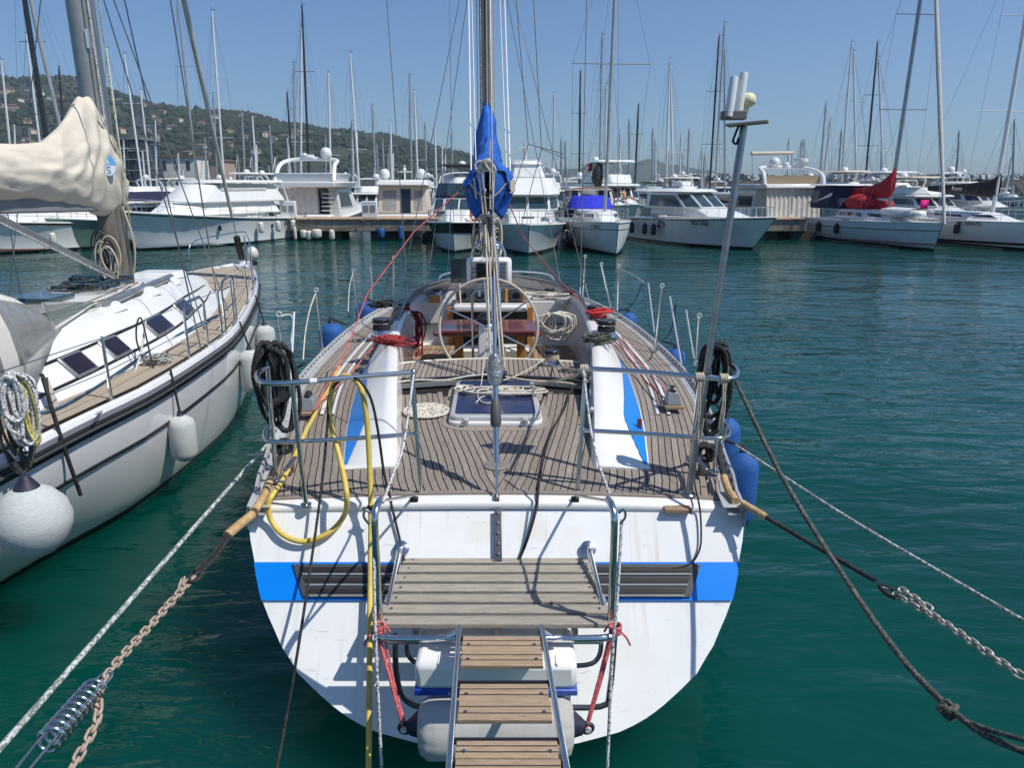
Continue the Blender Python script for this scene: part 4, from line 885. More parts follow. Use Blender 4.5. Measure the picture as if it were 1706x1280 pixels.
# ================================================================ LEFT YACHT
LY = thing('sailing_yacht', 'large white sailing yacht with black rubbing rails and beige sail cover on the left', 'sailing yacht', (-5.1, 4.6, 0), 0)
def lc(Y): return -5.30-.09*(Y-7)
LTAB = [(3.4, 1.30, .60), (4.8, 1.50, .78), (5.6, 1.62, 1.02), (6.6, 1.80, 1.40), (7.8, 1.87, 1.60), (9.3, 1.86, 1.66), (12.0, 1.46, 1.30), (13.9, 1.03, .85), (15.3, .62, .50), (16.3, .30, .2), (17.05, .02, .01)]
def tab(T, Y, k):
    if Y <= T[0][0]: return T[0][k]
    for a, b in zip(T, T[1:]):
        if a[0] <= Y <= b[0]:
            i = T.index(a); p0 = T[max(i-1, 0)][k]; p3 = T[min(i+2, len(T)-1)][k]; t = (Y-a[0])/(b[0]-a[0])
            m1 = (b[k]-p0)/2; m2 = (p3-a[k])/2; t2, t3 = t*t, t*t*t
            return (2*t3-3*t2+1)*a[k]+(t3-2*t2+t)*m1+(-2*t3+3*t2)*b[k]+(t3-t2)*m2
    return T[-1][k]
def lz(Y): return 1.28+.012*max(0, Y-8)
def lsec(Y, s, z):                          # hull surface of the left yacht
    hd, hw, zd = tab(LTAB, Y, 1), tab(LTAB, Y, 2), lz(Y); q = max(0, min(1, (zd-z)/zd))
    x = hw+(hd-hw)*math.cos(q*math.pi/2)**.75 if z >= 0 else hw*(1+z*.8)
    return Vector((lc(Y)+s*(x), Y, z))
NL = 44; LYs = [3.4+(17.05-3.4)*i/NL for i in range(NL+1)]
def lrow(z0f, z1f, s, n=3, off=0):
    rr = []
    for Y in LYs:
        zd = lz(Y); r = []
        for k in range(n+1):
            z = z0f(zd)+(z1f(zd)-z0f(zd))*k/n; p = lsec(Y, s, z); p.x += s*off; r.append(p)
        rr.append(r)
    return rr
hm2 = mat('left_hull_white', (.72, .72, .73), .10, var=.03, scale=1, coat=.5, dirt=.06)
g = MB()
for Y in []: pass
rows = []
for Y in LYs:
    zd = lz(Y); zs = [zd-(zd+.35)*k/14 for k in range(15)]
    rows.append([lsec(Y, -1, z) for z in zs]+[lsec(Y, 1, z) for z in reversed(zs)])
g.grid(rows); g.add(rows[0], [tuple(range(len(rows[0])))]); g.build('hull', hm2, LY, smooth=60)
for s in (1, -1):
    for (a, b, off, mm, nm) in [(.03, .125, .022, black, 'rubbing_rail'), (.42, .442, .006, black, 'pinstripe')]:
        r = lrow(lambda zd: zd-a, lambda zd: zd-b, s, 3, off); r2_ = lrow(lambda zd: zd-a, lambda zd: zd-b, s, 3, off-.03)
        MB().grid(r).build(nm, mm, LY, smooth=60, solid=.02)
    MB().grid(lrow(lambda zd: .10, lambda zd: -.3, s, 3, .006)).build('boot_stripe', black, LY, smooth=60)
    MB().tube([lsec(Y, s, lz(Y)-.078)+Vector((s*.035, 0, 0)) for Y in LYs], .013, 6).build('rail_strip', dgrey, LY)
    MB().tube([lsec(Y, s, lz(Y)+.015)-Vector((s*.03, 0, 0)) for Y in LYs], .05, 8).build('gunwale', hm2, LY)
    MB().tube([lsec(Y, s, lz(Y)+.03)-Vector((s*.16, 0, 0)) for Y in LYs[:-4]], .018, 6).build('genoa_track', black, LY)
d = MB(); d.grid([[Vector((lc(Y)+x*max(tab(LTAB, Y, 1)-.04, .01), Y, lz(Y)+.01+.04*(1-x*x))) for x in (-1, -.5, 0, .5, 1)] for Y in LYs]); d.build('deck', white2, LY, smooth=60)
tanteak = mat('teak_deck_tan', (.38, .315, .24), .8, var=.2, scale=9, stretch=(14, 1, 14), objvar=.08)
for s in (1, -1):
    for k in range(7):                      # side deck planks
        pr = []; ys = [4.2+i*.6 for i in range(20)]
        L_ = []; R_ = []
        for Y in ys:
            h = tab(LTAB, Y, 1); o0 = h-.11-.052*k; o1 = o0-.046
            lim = lwall(Y) if 0 else (1.45 if Y < 9 else max(.0, 1.45-(Y-9)*.165))
            if h < .5: continue
            L_.append(Vector((lc(Y)+s*max(o0, .02), Y, lz(Y)+.065))); R_.append(Vector((lc(Y)+s*max(o1, .01), Y, lz(Y)+.065)))
        n = len(L_); MB().grid([[L_[i], R_[i]] for i in range(n)]).build('deck_plank', tanteak, LY, smooth=0, solid=.008)
for k in range(14):                          # foredeck planks
    x0 = -.72+k*.104; ys = [y for y in (12.6, 13.2, 13.9, 14.6, 15.2, 15.8) if abs(x0+.05) < tab(LTAB, y, 1)-.2]
    if len(ys) > 1: MB().grid([[Vector((lc(y)+x0, y, lz(y)+.068)), Vector((lc(y)+x0+.096, y, lz(y)+.068))] for y in ys]).build('deck_plank', tanteak, LY, smooth=0, solid=.008)
# coachroof: wide sloping sides
def lw(Y, top):                             # half width of the coachroof at base / at top
    b = [(4.2, 1.12, .78), (5.7, 1.24, .88), (7, 1.34, .95), (9, 1.36, .92), (11, 1.05, .66), (12.6, .62, .36), (13.3, .32, .2)]
    return tab(b, Y, 2 if top else 1)
def lct(Y): return 1.82 if Y < 10 else 1.82-.30*((Y-10)/3.3)**1.3
ys = [4.2+i*.35 for i in range(27)]
rows = []
for Y in ys:
    c = lc(Y); b, t, zt, z0 = lw(Y, 0), lw(Y, 1), lct(Y), lz(Y)
    rows.append([Vector((c+sx, Y, z)) for sx, z in [(-b, z0), (-t-.04, zt-.05), (-t+.04, zt), (-t*.5, zt+.035), (0, zt+.05), (t*.5, zt+.035), (t-.04, zt), (t+.04, zt-.05), (b, z0)]])
MB().grid(rows).add(rows[-1], [tuple(range(9))]).add(rows[0], [tuple(range(9))]).build('coachroof', white2, LY, smooth=50)
def lside(Y, v, off=.0):                    # v 0 base .. 1 top on the starboard coachroof side
    b = Vector((lc(Y)+lw(Y, 0), Y, lz(Y))); t = Vector((lc(Y)+lw(Y, 1)+.04, Y, lct(Y)-.05))
    n = Vector((t.z-b.z, 0, b.x-t.x)).normalized(); return b.lerp(t, v)+n*off
for v0, v1 in ((.30, .345), (.70, .745)):
    MB().grid([[lside(Y, v0, .006), lside(Y, v1, .006)] for Y in [4.3+i*.3 for i in range(28)]]).build('cabin_stripe', black, LY, smooth=60, solid=.004)
for (ya, yb) in ((6.48, 6.86), (7.22, 7.60), (8.3, 8.9), (9.5, 10.1)):
    q = [lside(ya, .32, .012), lside(yb, .32, .012), lside(yb-.06, .73, .012), lside(ya-.06, .73, .012)]
    c = sum(q, Vector())/4; f = MB(); fr = [c+(p-c)*1.0 for p in q]; gl = [c+(p-c)*.80 for p in q]
    w = f.plate(fr, .03).build('window_frame', alu, LY, bevel=.03); MB().plate([p+Vector((.012, 0, .012)) for p in gl], .02).build('window_pane', mat('smoked_pane', (.02, .012, .02), .08, var=.3), w, bevel=.02)
# grab rail / stowed pole on coachroof, hatches, coil
pole = [Vector((lc(Y)+lw(Y, 1)-.10, Y, lct(Y)+.09)) for Y in (8.0, 10.6)]
MB().tube(pole, .045, 10).build('stowed_pole', alu, LY)
for Y in (8.1, 9.3, 10.5): MB().frust([Vector((lc(Y)+lw(Y, 1)-.1+a, Y+b, lct(Y)-.02)) for a, b in ((-.12, -.16), (.12, -.16), (.12, .16), (-.12, .16))], [Vector((lc(Y)+lw(Y, 1)-.1+a, Y+b, lct(Y)+.09)) for a, b in ((-.05, -.06), (.05, -.06), (.05, .06), (-.05, .06))]).build('pole_chock', white2, LY, bevel=.01)
MB().frust([Vector((lc(11)+a, 11.6+b, lct(11.3))) for a, b in ((-.35, -.3), (.35, -.3), (.35, .3), (-.35, .3))], [Vector((lc(11)+a, 11.6+b, lct(11)+.08)) for a, b in ((-.3, -.25), (.3, -.25), (.3, .25), (-.3, .25))]).build('hatch', white2, LY, bevel=.02)
MB().box((lc(8.2)-.1, 8.4, 1.9), (.5, .5, .06)).build('hatch', gglass, LY, bevel=.02)
# mast, boom, vang
MF = Vector((-5.42, 10.0, 1.78)); MT = MF+Vector((-.12, .2, 14.5)); mdir = (MT-MF).normalized()
def mst(z): return MF+mdir*((z-MF.z)/mdir.z)
mm_ = MB(); prof = [(.155*math.sin(a)*1.0, .20*math.cos(a)) for a in [2*math.pi*i/16 for i in range(16)]]
mm_.grid([[p+Vector((a, b, 0)) for a, b in prof] for p in (mst(1.78), mst(9), mst(16.2))], close=True); mm_.build('mast', mat('left_mast_grey', (.30, .31, .30), .4, .5, var=.15, scale=5), LY, smooth=60)
MB().grid([[mst(z)+Vector((a*1.05, b*1.05, 0)) for a, b in prof] for z in (1.8, 2.95)], close=True).build('mast_boot', mat('mast_weathered', (.13, .12, .105), .8, var=.5, scale=6, stretch=(3, 3, .4)), LY, smooth=60)
MB().tube([mst(3.0)+Vector((.165, -.1, 0)), mst(16)+Vector((.165, -.1, 0))], .02, 6).build('mast_track', alu, LY)
MB().box(mst(4.95)+Vector((.13, -.17, 0)), (.06, .02, .22)).build('mast_plate', mastw, LY)
bend = Vector((-5.02, 4.9, 3.05)); MB().bar(mst(2.92), bend, .14, .17).build('boom', grey, LY, bevel=.02)
vang0 = PY(0, 350, 7.2); MB().tube([Vector((-5.12, 7.2, 2.93)), mst(1.95)+Vector((.08, -.2, 0))], .045, 10).build('boom_vang', alu, LY)
MB().tube([Vector((-5.1, 7.2, 2.88)), mst(1.9)+Vector((.14, -.24, 0))], .012, 6).build('vang_rope', rfleck, LY)
# sail cover
st = [(4.8, 3.07, 3.56, .19), (6.2, 3.05, 3.57, .22), (7.3, 3.04, 3.58, .23), (8.1, 3.02, 3.60, .22), (8.6, 2.98, 3.66, .22), (9.0, 2.93, 3.82, .22), (9.35, 2.88, 4.06, .22), (9.62, 2.80, 4.24, .23), (9.85, 2.76, 4.26, .24), (10.05, 2.74, 4.05, .25), (10.22, 2.80, 3.72, .22), (10.32, 2.95, 3.4, .14)]
rows = []; N = 72
for i in range(150):
    q = i/149*(len(st)-1); k = min(int(q), len(st)-2); t = q-k; Y, z0, z1, w = [a+(b-a)*t for a, b in zip(st[k], st[k+1])]
    cx = lc(Y)+.13*1; r = []
    for j in range(N):
        a = 2*math.pi*j/N; x = math.sin(a); z = -math.cos(a)
        ww = w*(1-.25*max(0, z)); hgt = (z1-z0)/2
        # folds fanning from the peak at the mast
        fan = math.atan2(z1-(z0+z1)/2-z*hgt+.5, max(10.3-Y, .05)); dmp = .011*(1-2*abs(math.sin(fan*13+Y*.5+noise.noise(Vector((Y, z*2, 0)))*1.5)))*max(.1, min(1, (Y-7.2)/1.6))+.006*(1-2*abs(math.sin(z*5+Y*2.1+x)))+.012*noise.noise(Vector((Y*3.2, z*5, x)))
        r.append(Vector((cx+x*(ww+dmp*1.5), Y, (z0+z1)/2+z*hgt+dmp)))
    rows.append(r)
covb = mat('sail_cover_beige', (.60, .545, .455), .85, var=.10, scale=3, bump=.4, bscale=25, dirt=.25, dcol=(.42, .38, .31))
cv = MB().grid(rows, close=True).add(rows[0], [tuple(range(N))]).add(rows[-1], [tuple(range(N))]).build('sail_cover', covb, LY, smooth=80)
MB().tube([rows[86][36]+Vector((0, 0, .02)), rows[104][25]+Vector((.02, 0, 0)), rows[130][18]+Vector((.03, 0, 0))], .007, 5, sm=5).build('cover_tie', rdgrey, cv)
# emblem on the cover: round badge, blue cap with a dot and sail mark, S below
ec = PY(181, 275, 9.95); ec.x = -5.12
emb = MB(); ex, ez = Vector((.9, .42, 0)).normalized(), Vector((0, 0, 1))
def disc(c, r, a0, a1, m, nm, off, sq=1.0, n=20):
    nv = ex.cross(ez).normalized(); pts = [c+ex*(r*math.cos(a)*sq)+ez*(r*math.sin(a))+nv*off for a in [a0+(a1-a0)*i/n for i in range(n+1)]]
    return MB().plate(pts, .004).build(nm, m, cv, smooth=0)
from mathutils.bvhtree import BVHTree
_n = len(rows[0]); _f = [(i*_n+j, i*_n+(j+1) % _n, (i+1)*_n+(j+1) % _n, (i+1)*_n+j) for i in range(len(rows)-1) for j in range(_n)]
_h = BVHTree.FromPolygons([p for r in rows for p in r], _f).ray_cast(Vector((0, 0, CH)), _ray(178, 276).normalized())
_nn = _h[1] if _h[1].dot(_ray(178, 276)) < 0 else -_h[1]; _nn = (_nn*.35+Vector((.62, -.78, .05))).normalized()
ex = Vector((0, 0, 1)).cross(_nn).normalized(); ez = _nn.cross(ex).normalized(); ec = _h[0]+_nn*.022
lblue = mat('emblem_blue', (.10, .36, .62), .6, var=.03)
disc(ec, .135, 0, 2*math.pi, lblue, 'emblem_rim', 0, .8); disc(ec, .122, math.pi, 2*math.pi, mastw, 'emblem_field', .006, .8); disc(ec-ez*.004, .02, 0, math.pi*2, mastw, 'emblem_dot', .006)
nv = ex.cross(ez).normalized()
MB().plate([ec+ex*-.015+ez*.025+nv*.006, ec+ex*.02+ez*.025+nv*.006, ec+ex*.0+ez*.09+nv*.006], .004).build('emblem_mark', mastw, cv)
text('S', .13, ec-ez*.062+nv*.010, ex, ez, mat('emblem_dark_blue', (.05, .2, .42), .6, var=.03), cv, 'emblem_letter', .002)
# shrouds, spreaders, halyards of the left yacht
rg = lambda nm, pts, r, m=steeld, n=5: MB().tube(pts, r, n).build(nm, m, LY)
sb = lsec(10.2, 1, lz(10.2))-Vector((.35, 0, 0)); pb = lsec(10.2, -1, lz(10.2))+Vector((.35, 0, 0))
for z, w in ((7.2, 1.15), (11.5, .85)): rg('spreader', [mst(z)-Vector((w, .2, 0)), mst(z), mst(z)+Vector((w, -.2, 0))], .03, alu)
rg('cap_shroud', [sb, mst(7.2)+Vector((1.15, -.2, 0)), mst(11.5)+Vector((.85, -.2, 0)), MT], .010); rg('cap_shroud', [pb, mst(7.2)-Vector((1.15, .2, 0)), MT], .007)
rg('lower_shroud', [sb+Vector((0, .35, 0)), mst(7.1)], .009); rg('lower_shroud', [sb-Vector((0, .6, 0)), mst(7.1)], .009); rg('running_backstay', [lsec(8.2, 1, lz(8.2))-Vector((.1, 0, 0)), mst(11.4)], .009); rg('lower_shroud', [pb-Vector((0, .4, 0)), mst(7.1)], .006)
bowp = Vector((lc(16.6), 16.6, 1.45))
rg('forestay', [bowp, bowp.lerp(MT, .93)], .010)
# furled genoa: pixel line (305,0)->(410,430)
MB().tube([bowp+Vector((0, 0, .1)), bowp.lerp(MT, .04)], .07, 10).build('furler_drum', black, LY)
MB().tube([bowp.lerp(MT, .07), bowp.lerp(MT, .3), bowp.lerp(MT, .9)], [.035, .05, .03], 8).build('furled_genoa', mat('furled_sail_grey', (.42, .42, .40), .7), LY, smooth=60)
rg('halyard', [mst(3.6)+Vector((.2, -.2, 0)), mst(15)+Vector((.18, -.14, 0))], .010, rfleck); rg('halyard', [mst(2.3)+Vector((.24, .0, 0)), mst(15)+Vector((.2, .0, 0))], .009, ropemat('rope_yellow_fleck', (.5, .46, .2), (.2, .2, .1)))
MB().tube([mst(2.0)+Vector((.22, -.05, 0)), mst(2.4)+Vector((.30, -.08, 0)), mst(2.9)+Vector((.2, -.06, 0))], .012, 5, sm=4).build('halyard_tail', rbeige, LY)
for k in range(13):
    c = mst(2.35)+Vector((rnd.uniform(-.05, .05), 0, rnd.uniform(-.12, .1)))+Vector((.012*k-.08, -.24, 0)); MB().tube([c+Vector((.10*math.sin(a)*(1+.15*k % .3), -.01*k, .24*math.cos(a)-.1)) for a in [2*math.pi*i/10 for i in range(10)]], .011, 5, sm=3, closed=True).build('coiled_halyard', [rbeige, rdgrey, rwhite][k % 3], LY, smooth=60)
for k in range(9):
    a0 = rnd.random()*6; c = Vector((lc(9.2)+.05, 9.0+.08*k, lct(9)+.07+.01*k))
    MB().tube([c+Vector(((.32+.05*(k % 3))*math.cos(a+a0)+rnd.uniform(-.05, .05), .14*math.sin(a+a0), rnd.uniform(0, .04))) for a in [2*math.pi*i/9 for i in range(9)]], .012, 5, sm=3, closed=True).build('line_tail', [rdgrey, rblack, rblue][k % 3], LY, smooth=60)
for k in range(4): MB().tube([mst(1.86)+Vector((.1+.08*k, .1, 0)), mst(1.86)+Vector((.45+.1*k, -1.6+.2*k, -.0)), Vector((lc(6.9)+.35+.1*k, 6.9, lct(7)+.06))], .008, 5, sm=3).build('deck_line', rdgrey, LY)
# stanchions, guard wires, tall boarding gate hoops
def lst(Y, h=.62, r=.014): p = lsec(Y, 1, lz(Y)+.0)-Vector((.07, 0, 0)); MB().tube([p, p+Vector((0, 0, h))], r, 8).ball(p+Vector((0, 0, h)), r*1.15, 8, 5).lathe([(.035, 0), (.03, .03), (.016, .035)], p+Vector((0, 0, .03)), n=10).build('stanchion', steel, LY); return p+Vector((0, 0, h))
tops = [lst(Y) for Y in (6.15, 8.9, 9.7, 11.4, 12.9)]
stern = lsec(4.2, 1, lz(4))+Vector((-.07, 0, .62))
wr = [stern]+tops+[Vector((lc(15.2)+.5, 15.2, 2.0))]
MB().tube(wr, .004, 5).build('guard_wire', steel, LY); MB().tube([p-Vector((0, 0, .3)) for p in wr], .004, 5).build('guard_wire', steel, LY)
def hoop(Y0, Y1, h=.66):
    a, b = lsec(Y0, 1, lz(Y0))-Vector((.07, 0, 0)), lsec(Y1, 1, lz(Y1))-Vector((.07, 0, 0))
    MB().tube([a, a+Vector((0, 0, h-.08)), a.lerp(b, .18)+Vector((0, 0, h)), a.lerp(b, .82)+Vector((0, 0, h)), b+Vector((0, 0, h-.08)), b], .015, 8).tube([a+Vector((0, 0, .33)), b+Vector((0, 0, .33))], .010, 6).build('boarding_hoop', steel, LY)
hoop(7.75, 8.35); hoop(9.1, 9.9, .7)
# pulpit
P_ = []
for s in (1, -1): P_.append(lsec(15.1, s, lz(15))+Vector((-s*.06, 0, .62)))
MB().tube([P_[0]-Vector((0, 0, .6)), P_[0], Vector((lc(16.4)+.25, 16.3, 2.1)), Vector((lc(16.9), 16.95, 2.12)), Vector((lc(16.4)-.25, 16.3, 2.1)), P_[1], P_[1]-Vector((0, 0, .6))], .014, 8, sm=4).tube([Vector((lc(16.2)+.25, 16.1, 2.08)), Vector((lc(16)+.22, 16.1, 1.45))], .013, 6).build('pulpit', steel, LY)
MB().ball(Vector((lc(16)+.45, 15.9, 1.72)), (.13, .13, .16), 12, 8).build('pulpit_float', fwhite, LY, smooth=180)
MB().tube([p+Vector((.02, 0, .02)) for p in [lsec(15.3, 1, 1.55), lsec(15.6, 1, 1.55), lsec(15.8, 1, 1.5)]], .05, 6, sm=2).build('anchor_roller', black, LY)
# sprayhood with clear panels
hx = lambda Y: lc(Y)
def arch(Y, w, zt, z0, n=16, e=.45): return [Vector((hx(Y)+w*(abs(math.cos(a))**e)*(1 if math.cos(a) > 0 else -1), Y, z0+(zt-z0)*(abs(math.sin(a))**.6))) for a in [math.pi*i/n for i in range(n+1)]]
rows = [arch(4.6, 1.22, 2.52, 1.33), arch(5.2, 1.2, 2.56, 1.36), arch(5.8, 1.14, 2.50, 1.45), arch(6.4, 1.02, 2.28, 1.62), arch(6.9, .90, 1.98, 1.80)]
hood = MB().grid(rows).build('sprayhood', mat('sprayhood_cloth', (.60, .585, .545), .85, var=.08, bump=.3, bscale=20), LY, smooth=70, solid=.012)
def hp(u, v, off=.012):                      # u along rows 0..4, v across 0..16
    k = min(int(u), 3); t = u-k; j = min(int(v), 15); f = v-j; a = rows[k][j].lerp(rows[k][j+1], f); b = rows[k+1][j].lerp(rows[k+1][j+1], f); p = a.lerp(b, t)
    c = Vector((hx(p.y), p.y, 1.7)); return p+(p-c).normalized()*off
def panel(u0, u1, v0, v1): 
    return MB().grid([[hp(u0+(u1-u0)*i/8, v0+(v1-v0)*j/8, .016) for j in range(9)] for i in range(9)]).build('clear_window', mat('hood_vinyl', (.30, .31, .31), .12, var=.35, scale=3, alpha=.5), hood, smooth=80, solid=.004)
panel(.25, 1.45, .5, 3.6); panel(1.9, 3.6, .8, 3.9); panel(2.2, 3.7, 5, 8); panel(2.2, 3.7, 8.6, 11.4)
MB().tube([rows[1][0]+Vector((.03, -.3, -.02)), hp(0.9, 1.2, .03), hp(.5, 3.5, .03), hp(.3, 5, .03)], .014, 6, sm=4).build('hood_frame', steel, hood)
MB().tube([p+(p-Vector((hx(p.y), p.y, 1.7))).normalized()*.012 for p in rows[2]], .012, 6, sm=1).build('hood_piping', grey, hood)
MB().plate([Vector((lc(5.9)+1.20, 5.9, 1.60)), Vector((lc(5.9)+1.23, 5.95, 1.60)), Vector((lc(5.9)+1.36, 5.85, 1.34)), Vector((lc(5.9)+1.31, 5.8, 1.34))], .006).build('hood_strap', blackp, hood)
wsv = [Vector((lc(6.7)+.93, 6.7, 1.86)), Vector((lc(6.8)+.86, 6.75, 2.10)), Vector((lc(8.2)+.62, 8.25, 1.88))]
wg = MB().plate(wsv, .01).build('windscreen_side', mat('windscreen_clear', (.25, .3, .28), .05, var=.1, alpha=.4), LY, smooth=0); MB().tube(wsv, .018, 8, closed=True).build('windscreen_frame', white2, wg)
MB().plate([wsv[1], wsv[2], Vector((lc(8.2)-.62, 8.25, 1.88)), Vector((lc(6.8)-.86, 6.75, 2.10))], .01).build('windscreen_front', bpy.data.materials['windscreen_clear'], LY, smooth=0)
# black grab post, lines
q = lsec(5.35, 1, lz(5.35)); MB().tube([q+Vector((-.25, .3, .42)), q+Vector((-.1, .1, .44)), q+Vector((-.02, .0, .3)), q+Vector((.03, 0, -.10)), q+Vector((.03, .1, -.55))], .016, 7, sm=3).build('fender_line', rblack, LY, smooth=60)
def coil(name, label, c, w, h, m, n=8, r=.012, rx=0, rz=0, cat_='rope', seed=1, group=None, par=None, dep=.03, horiz=False):
    q = random.Random(seed); pts = []
    R_ = Matrix.Rotation(rz, 3, 'Z')@Matrix.Rotation(rx, 3, 'X')
    for k in range(n):
        ww, hh = w*q.uniform(.3, 1.05), h*q.uniform(.55, 1.12); ox, oy = q.uniform(-.45, .45)*w, q.uniform(-dep, dep); ph = q.uniform(-.35, .35)
        for i in range(9):
            a = 2*math.pi*i/9+q.uniform(-.1, .1)
            x, z = ww*math.sin(a+ph*(1 if horiz else .3))+ox+q.uniform(-.13, .13)*w, hh*math.cos(a)-hh+q.uniform(-.06, .06)*h
            if horiz: pts.append(Vector(c)+R_@Vector((x, z+hh, oy+dep)))
            else: pts.append(Vector(c)+R_@Vector((x, oy+.01*math.sin(i), z)))
    mb = MB().tube(pts, r, 6, sm=3)
    o = mb.build(name, m, par, smooth=60)
    return tag(o, label, cat_, group) if par is None else o
qc = PZ(22, 625, 1.95)
coil('rope_coil', 'thick hanks of white flecked rope hanging on the guard rail at the far left', qc, .075, .24, rfleck, 12, .013, rz=.6, seed=4, dep=.08)
coil('rope_coil', 'thin dark hank of rope behind the white flecked hanks at the far left', qc+Vector((-.08, .08, -.05)), .10, .30, rdgrey, 7, .011, rz=.6, seed=5, dep=.06)
coil('rope_coil', 'pale yellow line tucked into the white hanks at the far left', qc+Vector((.07, .0, -.04)), .04, .22, ropemat('rope_lemon', (.6, .52, .15), (.4, .35, .1)), 3, .010, rz=.6, seed=6)
rope('rope', 'loose white flecked rope hanging from the guard wire onto the left side deck', [PY(243, 530, 7.6), PY(237, 575, 7.4), PY(225, 620, 7.1), PY(200, 665, 6.75), PZ(160, 690, 1.36)], .011, rfleck)
rope('rope', 'black line looped over the guard wire of the left yacht between window and hoop', [PY(240, 600, 7.35), PY(228, 570, 7.4), PY(228, 540, 7.45), PY(236, 532, 7.5), PY(250, 590, 7.35), PY(262, 640, 7.1)], .009, rblack, cat_='line')
rope('rope', 'blue hose like line lying along the side deck of the left yacht', [PZ(40, 690, 1.37), PZ(90, 683, 1.37), PZ(160, 645, 1.37), PZ(250, 585, 1.37), PZ(330, 540, 1.38), PZ(365, 525, 1.4)], .012, rblue, cat_='line')
coil('rope_coil', 'small grey coil of line on the side deck of the left yacht', PZ(262, 598, 1.40), .14, .12, rgreyw, 7, .010, seed=8, horiz=True, dep=.02)
# its fenders
def lf(px, py, L, r, label, Y, group='grey fleece covered fenders on the left yacht'):
    p = PY(px, py, Y); hullx = lsec(Y, 1, max(p.z+.15, .1)).x+r+.02
    t = lsec(Y, 1, lz(Y)+.06)+Vector((-.08, .02, 0)); return fender((hullx, Y, p.z), L, r, fgrey, label, topline=(hullx-r-.0, Y, lz(Y)+.25) if 0 else (lsec(Y, 1, 1).x+.03, Y, lz(Y)+.1), group=group, cap=fnavy)
ballf((-3.31, 4.54, .70), .245, fgrey, 'big round grey fleece covered fender with navy cap at the lower left', topline=(lsec(4.75, 1, 1.28).x+.02, 4.78, 1.36))
lf(280, 768, .50, .135, 'grey fleece covered fender hanging from the middle of the left yacht', 7.05)
lf(405, 655, .62, .15, 'grey fleece covered fender near the bow of the left yacht, second from the bow', 9.6)
lf(438, 600, .60, .16, 'grey fleece covered fender closest to the bow of the left yacht', 11.8)
# ================================================================ THE CENTRAL YACHT
MY = thing('sailing_yacht', 'white sailing yacht with blue stern stripe and grey teak deck in the centre', 'sailing yacht', (-.1, 4.1, 0), .025)
def c_(Y): return -.095-.025*(Y-4)
HT = [(3.97, 1.50), (4.5, 1.60), (5.77, 1.83), (7.0, 1.98), (8.4, 2.0), (9.9, 1.92), (11.3, 1.70), (12.9, 1.26), (14.0, .92), (15.2, .48), (16.3, .03)]
def HW(Y): return tab(HT, Y, 1)
def dk(u, Y): return 1.25+.045*(1-min(1, (u/max(HW(Y), .3))**2))+.008*max(0, Y-8)
def M(u, Y, z): return Vector((c_(Y)+u, Y, z))
PF = [(0, 1), (.06, 1.01), (.24, .965), (.42, .91), (.6, .82), (.71, .745), (.77, .68), (.83, .61), (.88, .54), (.93, .44), (.97, .29), (.99, .16), (1, .0)]
def pf(q): return max(0, tab(PF, q, 1))
def pf_(q):
    for (a, b), (c, d) in zip(PF, PF[1:]):
        if a <= q <= c: return b+(d-b)*(q-a)/(c-a)
    return 0
qs = [0, .03, .06, .15, .24, .33, .42, .48, .54, .6, .64, .68, .71, .74, .77, .80, .83, .855, .88, .905, .93, .95, .97, .98, .99, .995, 1]
rows = []
for i in range(41):
    Y = 4.115+(16.25-4.115)*(i/40)**1.1; k = max(0, 1-(Y-4.115)/4.5); zb = .22-.75*(1-k)**.6 if k < 1 else .22; zd = 1.25 if Y < 8 else 1.25+.008*(Y-8); r = []
    for q in qs: z = zd+(zb-zd)*q; r.append((HW(Y)*pf(q), Y-(zd-z)/1.17*k, z))
    rows.append([M(-x, y, z) for x, y, z in r]+[M(x, y, z) for x, y, z in reversed(r)])
h = MB().grid(rows); h.build('hull', white, MY, smooth=50)
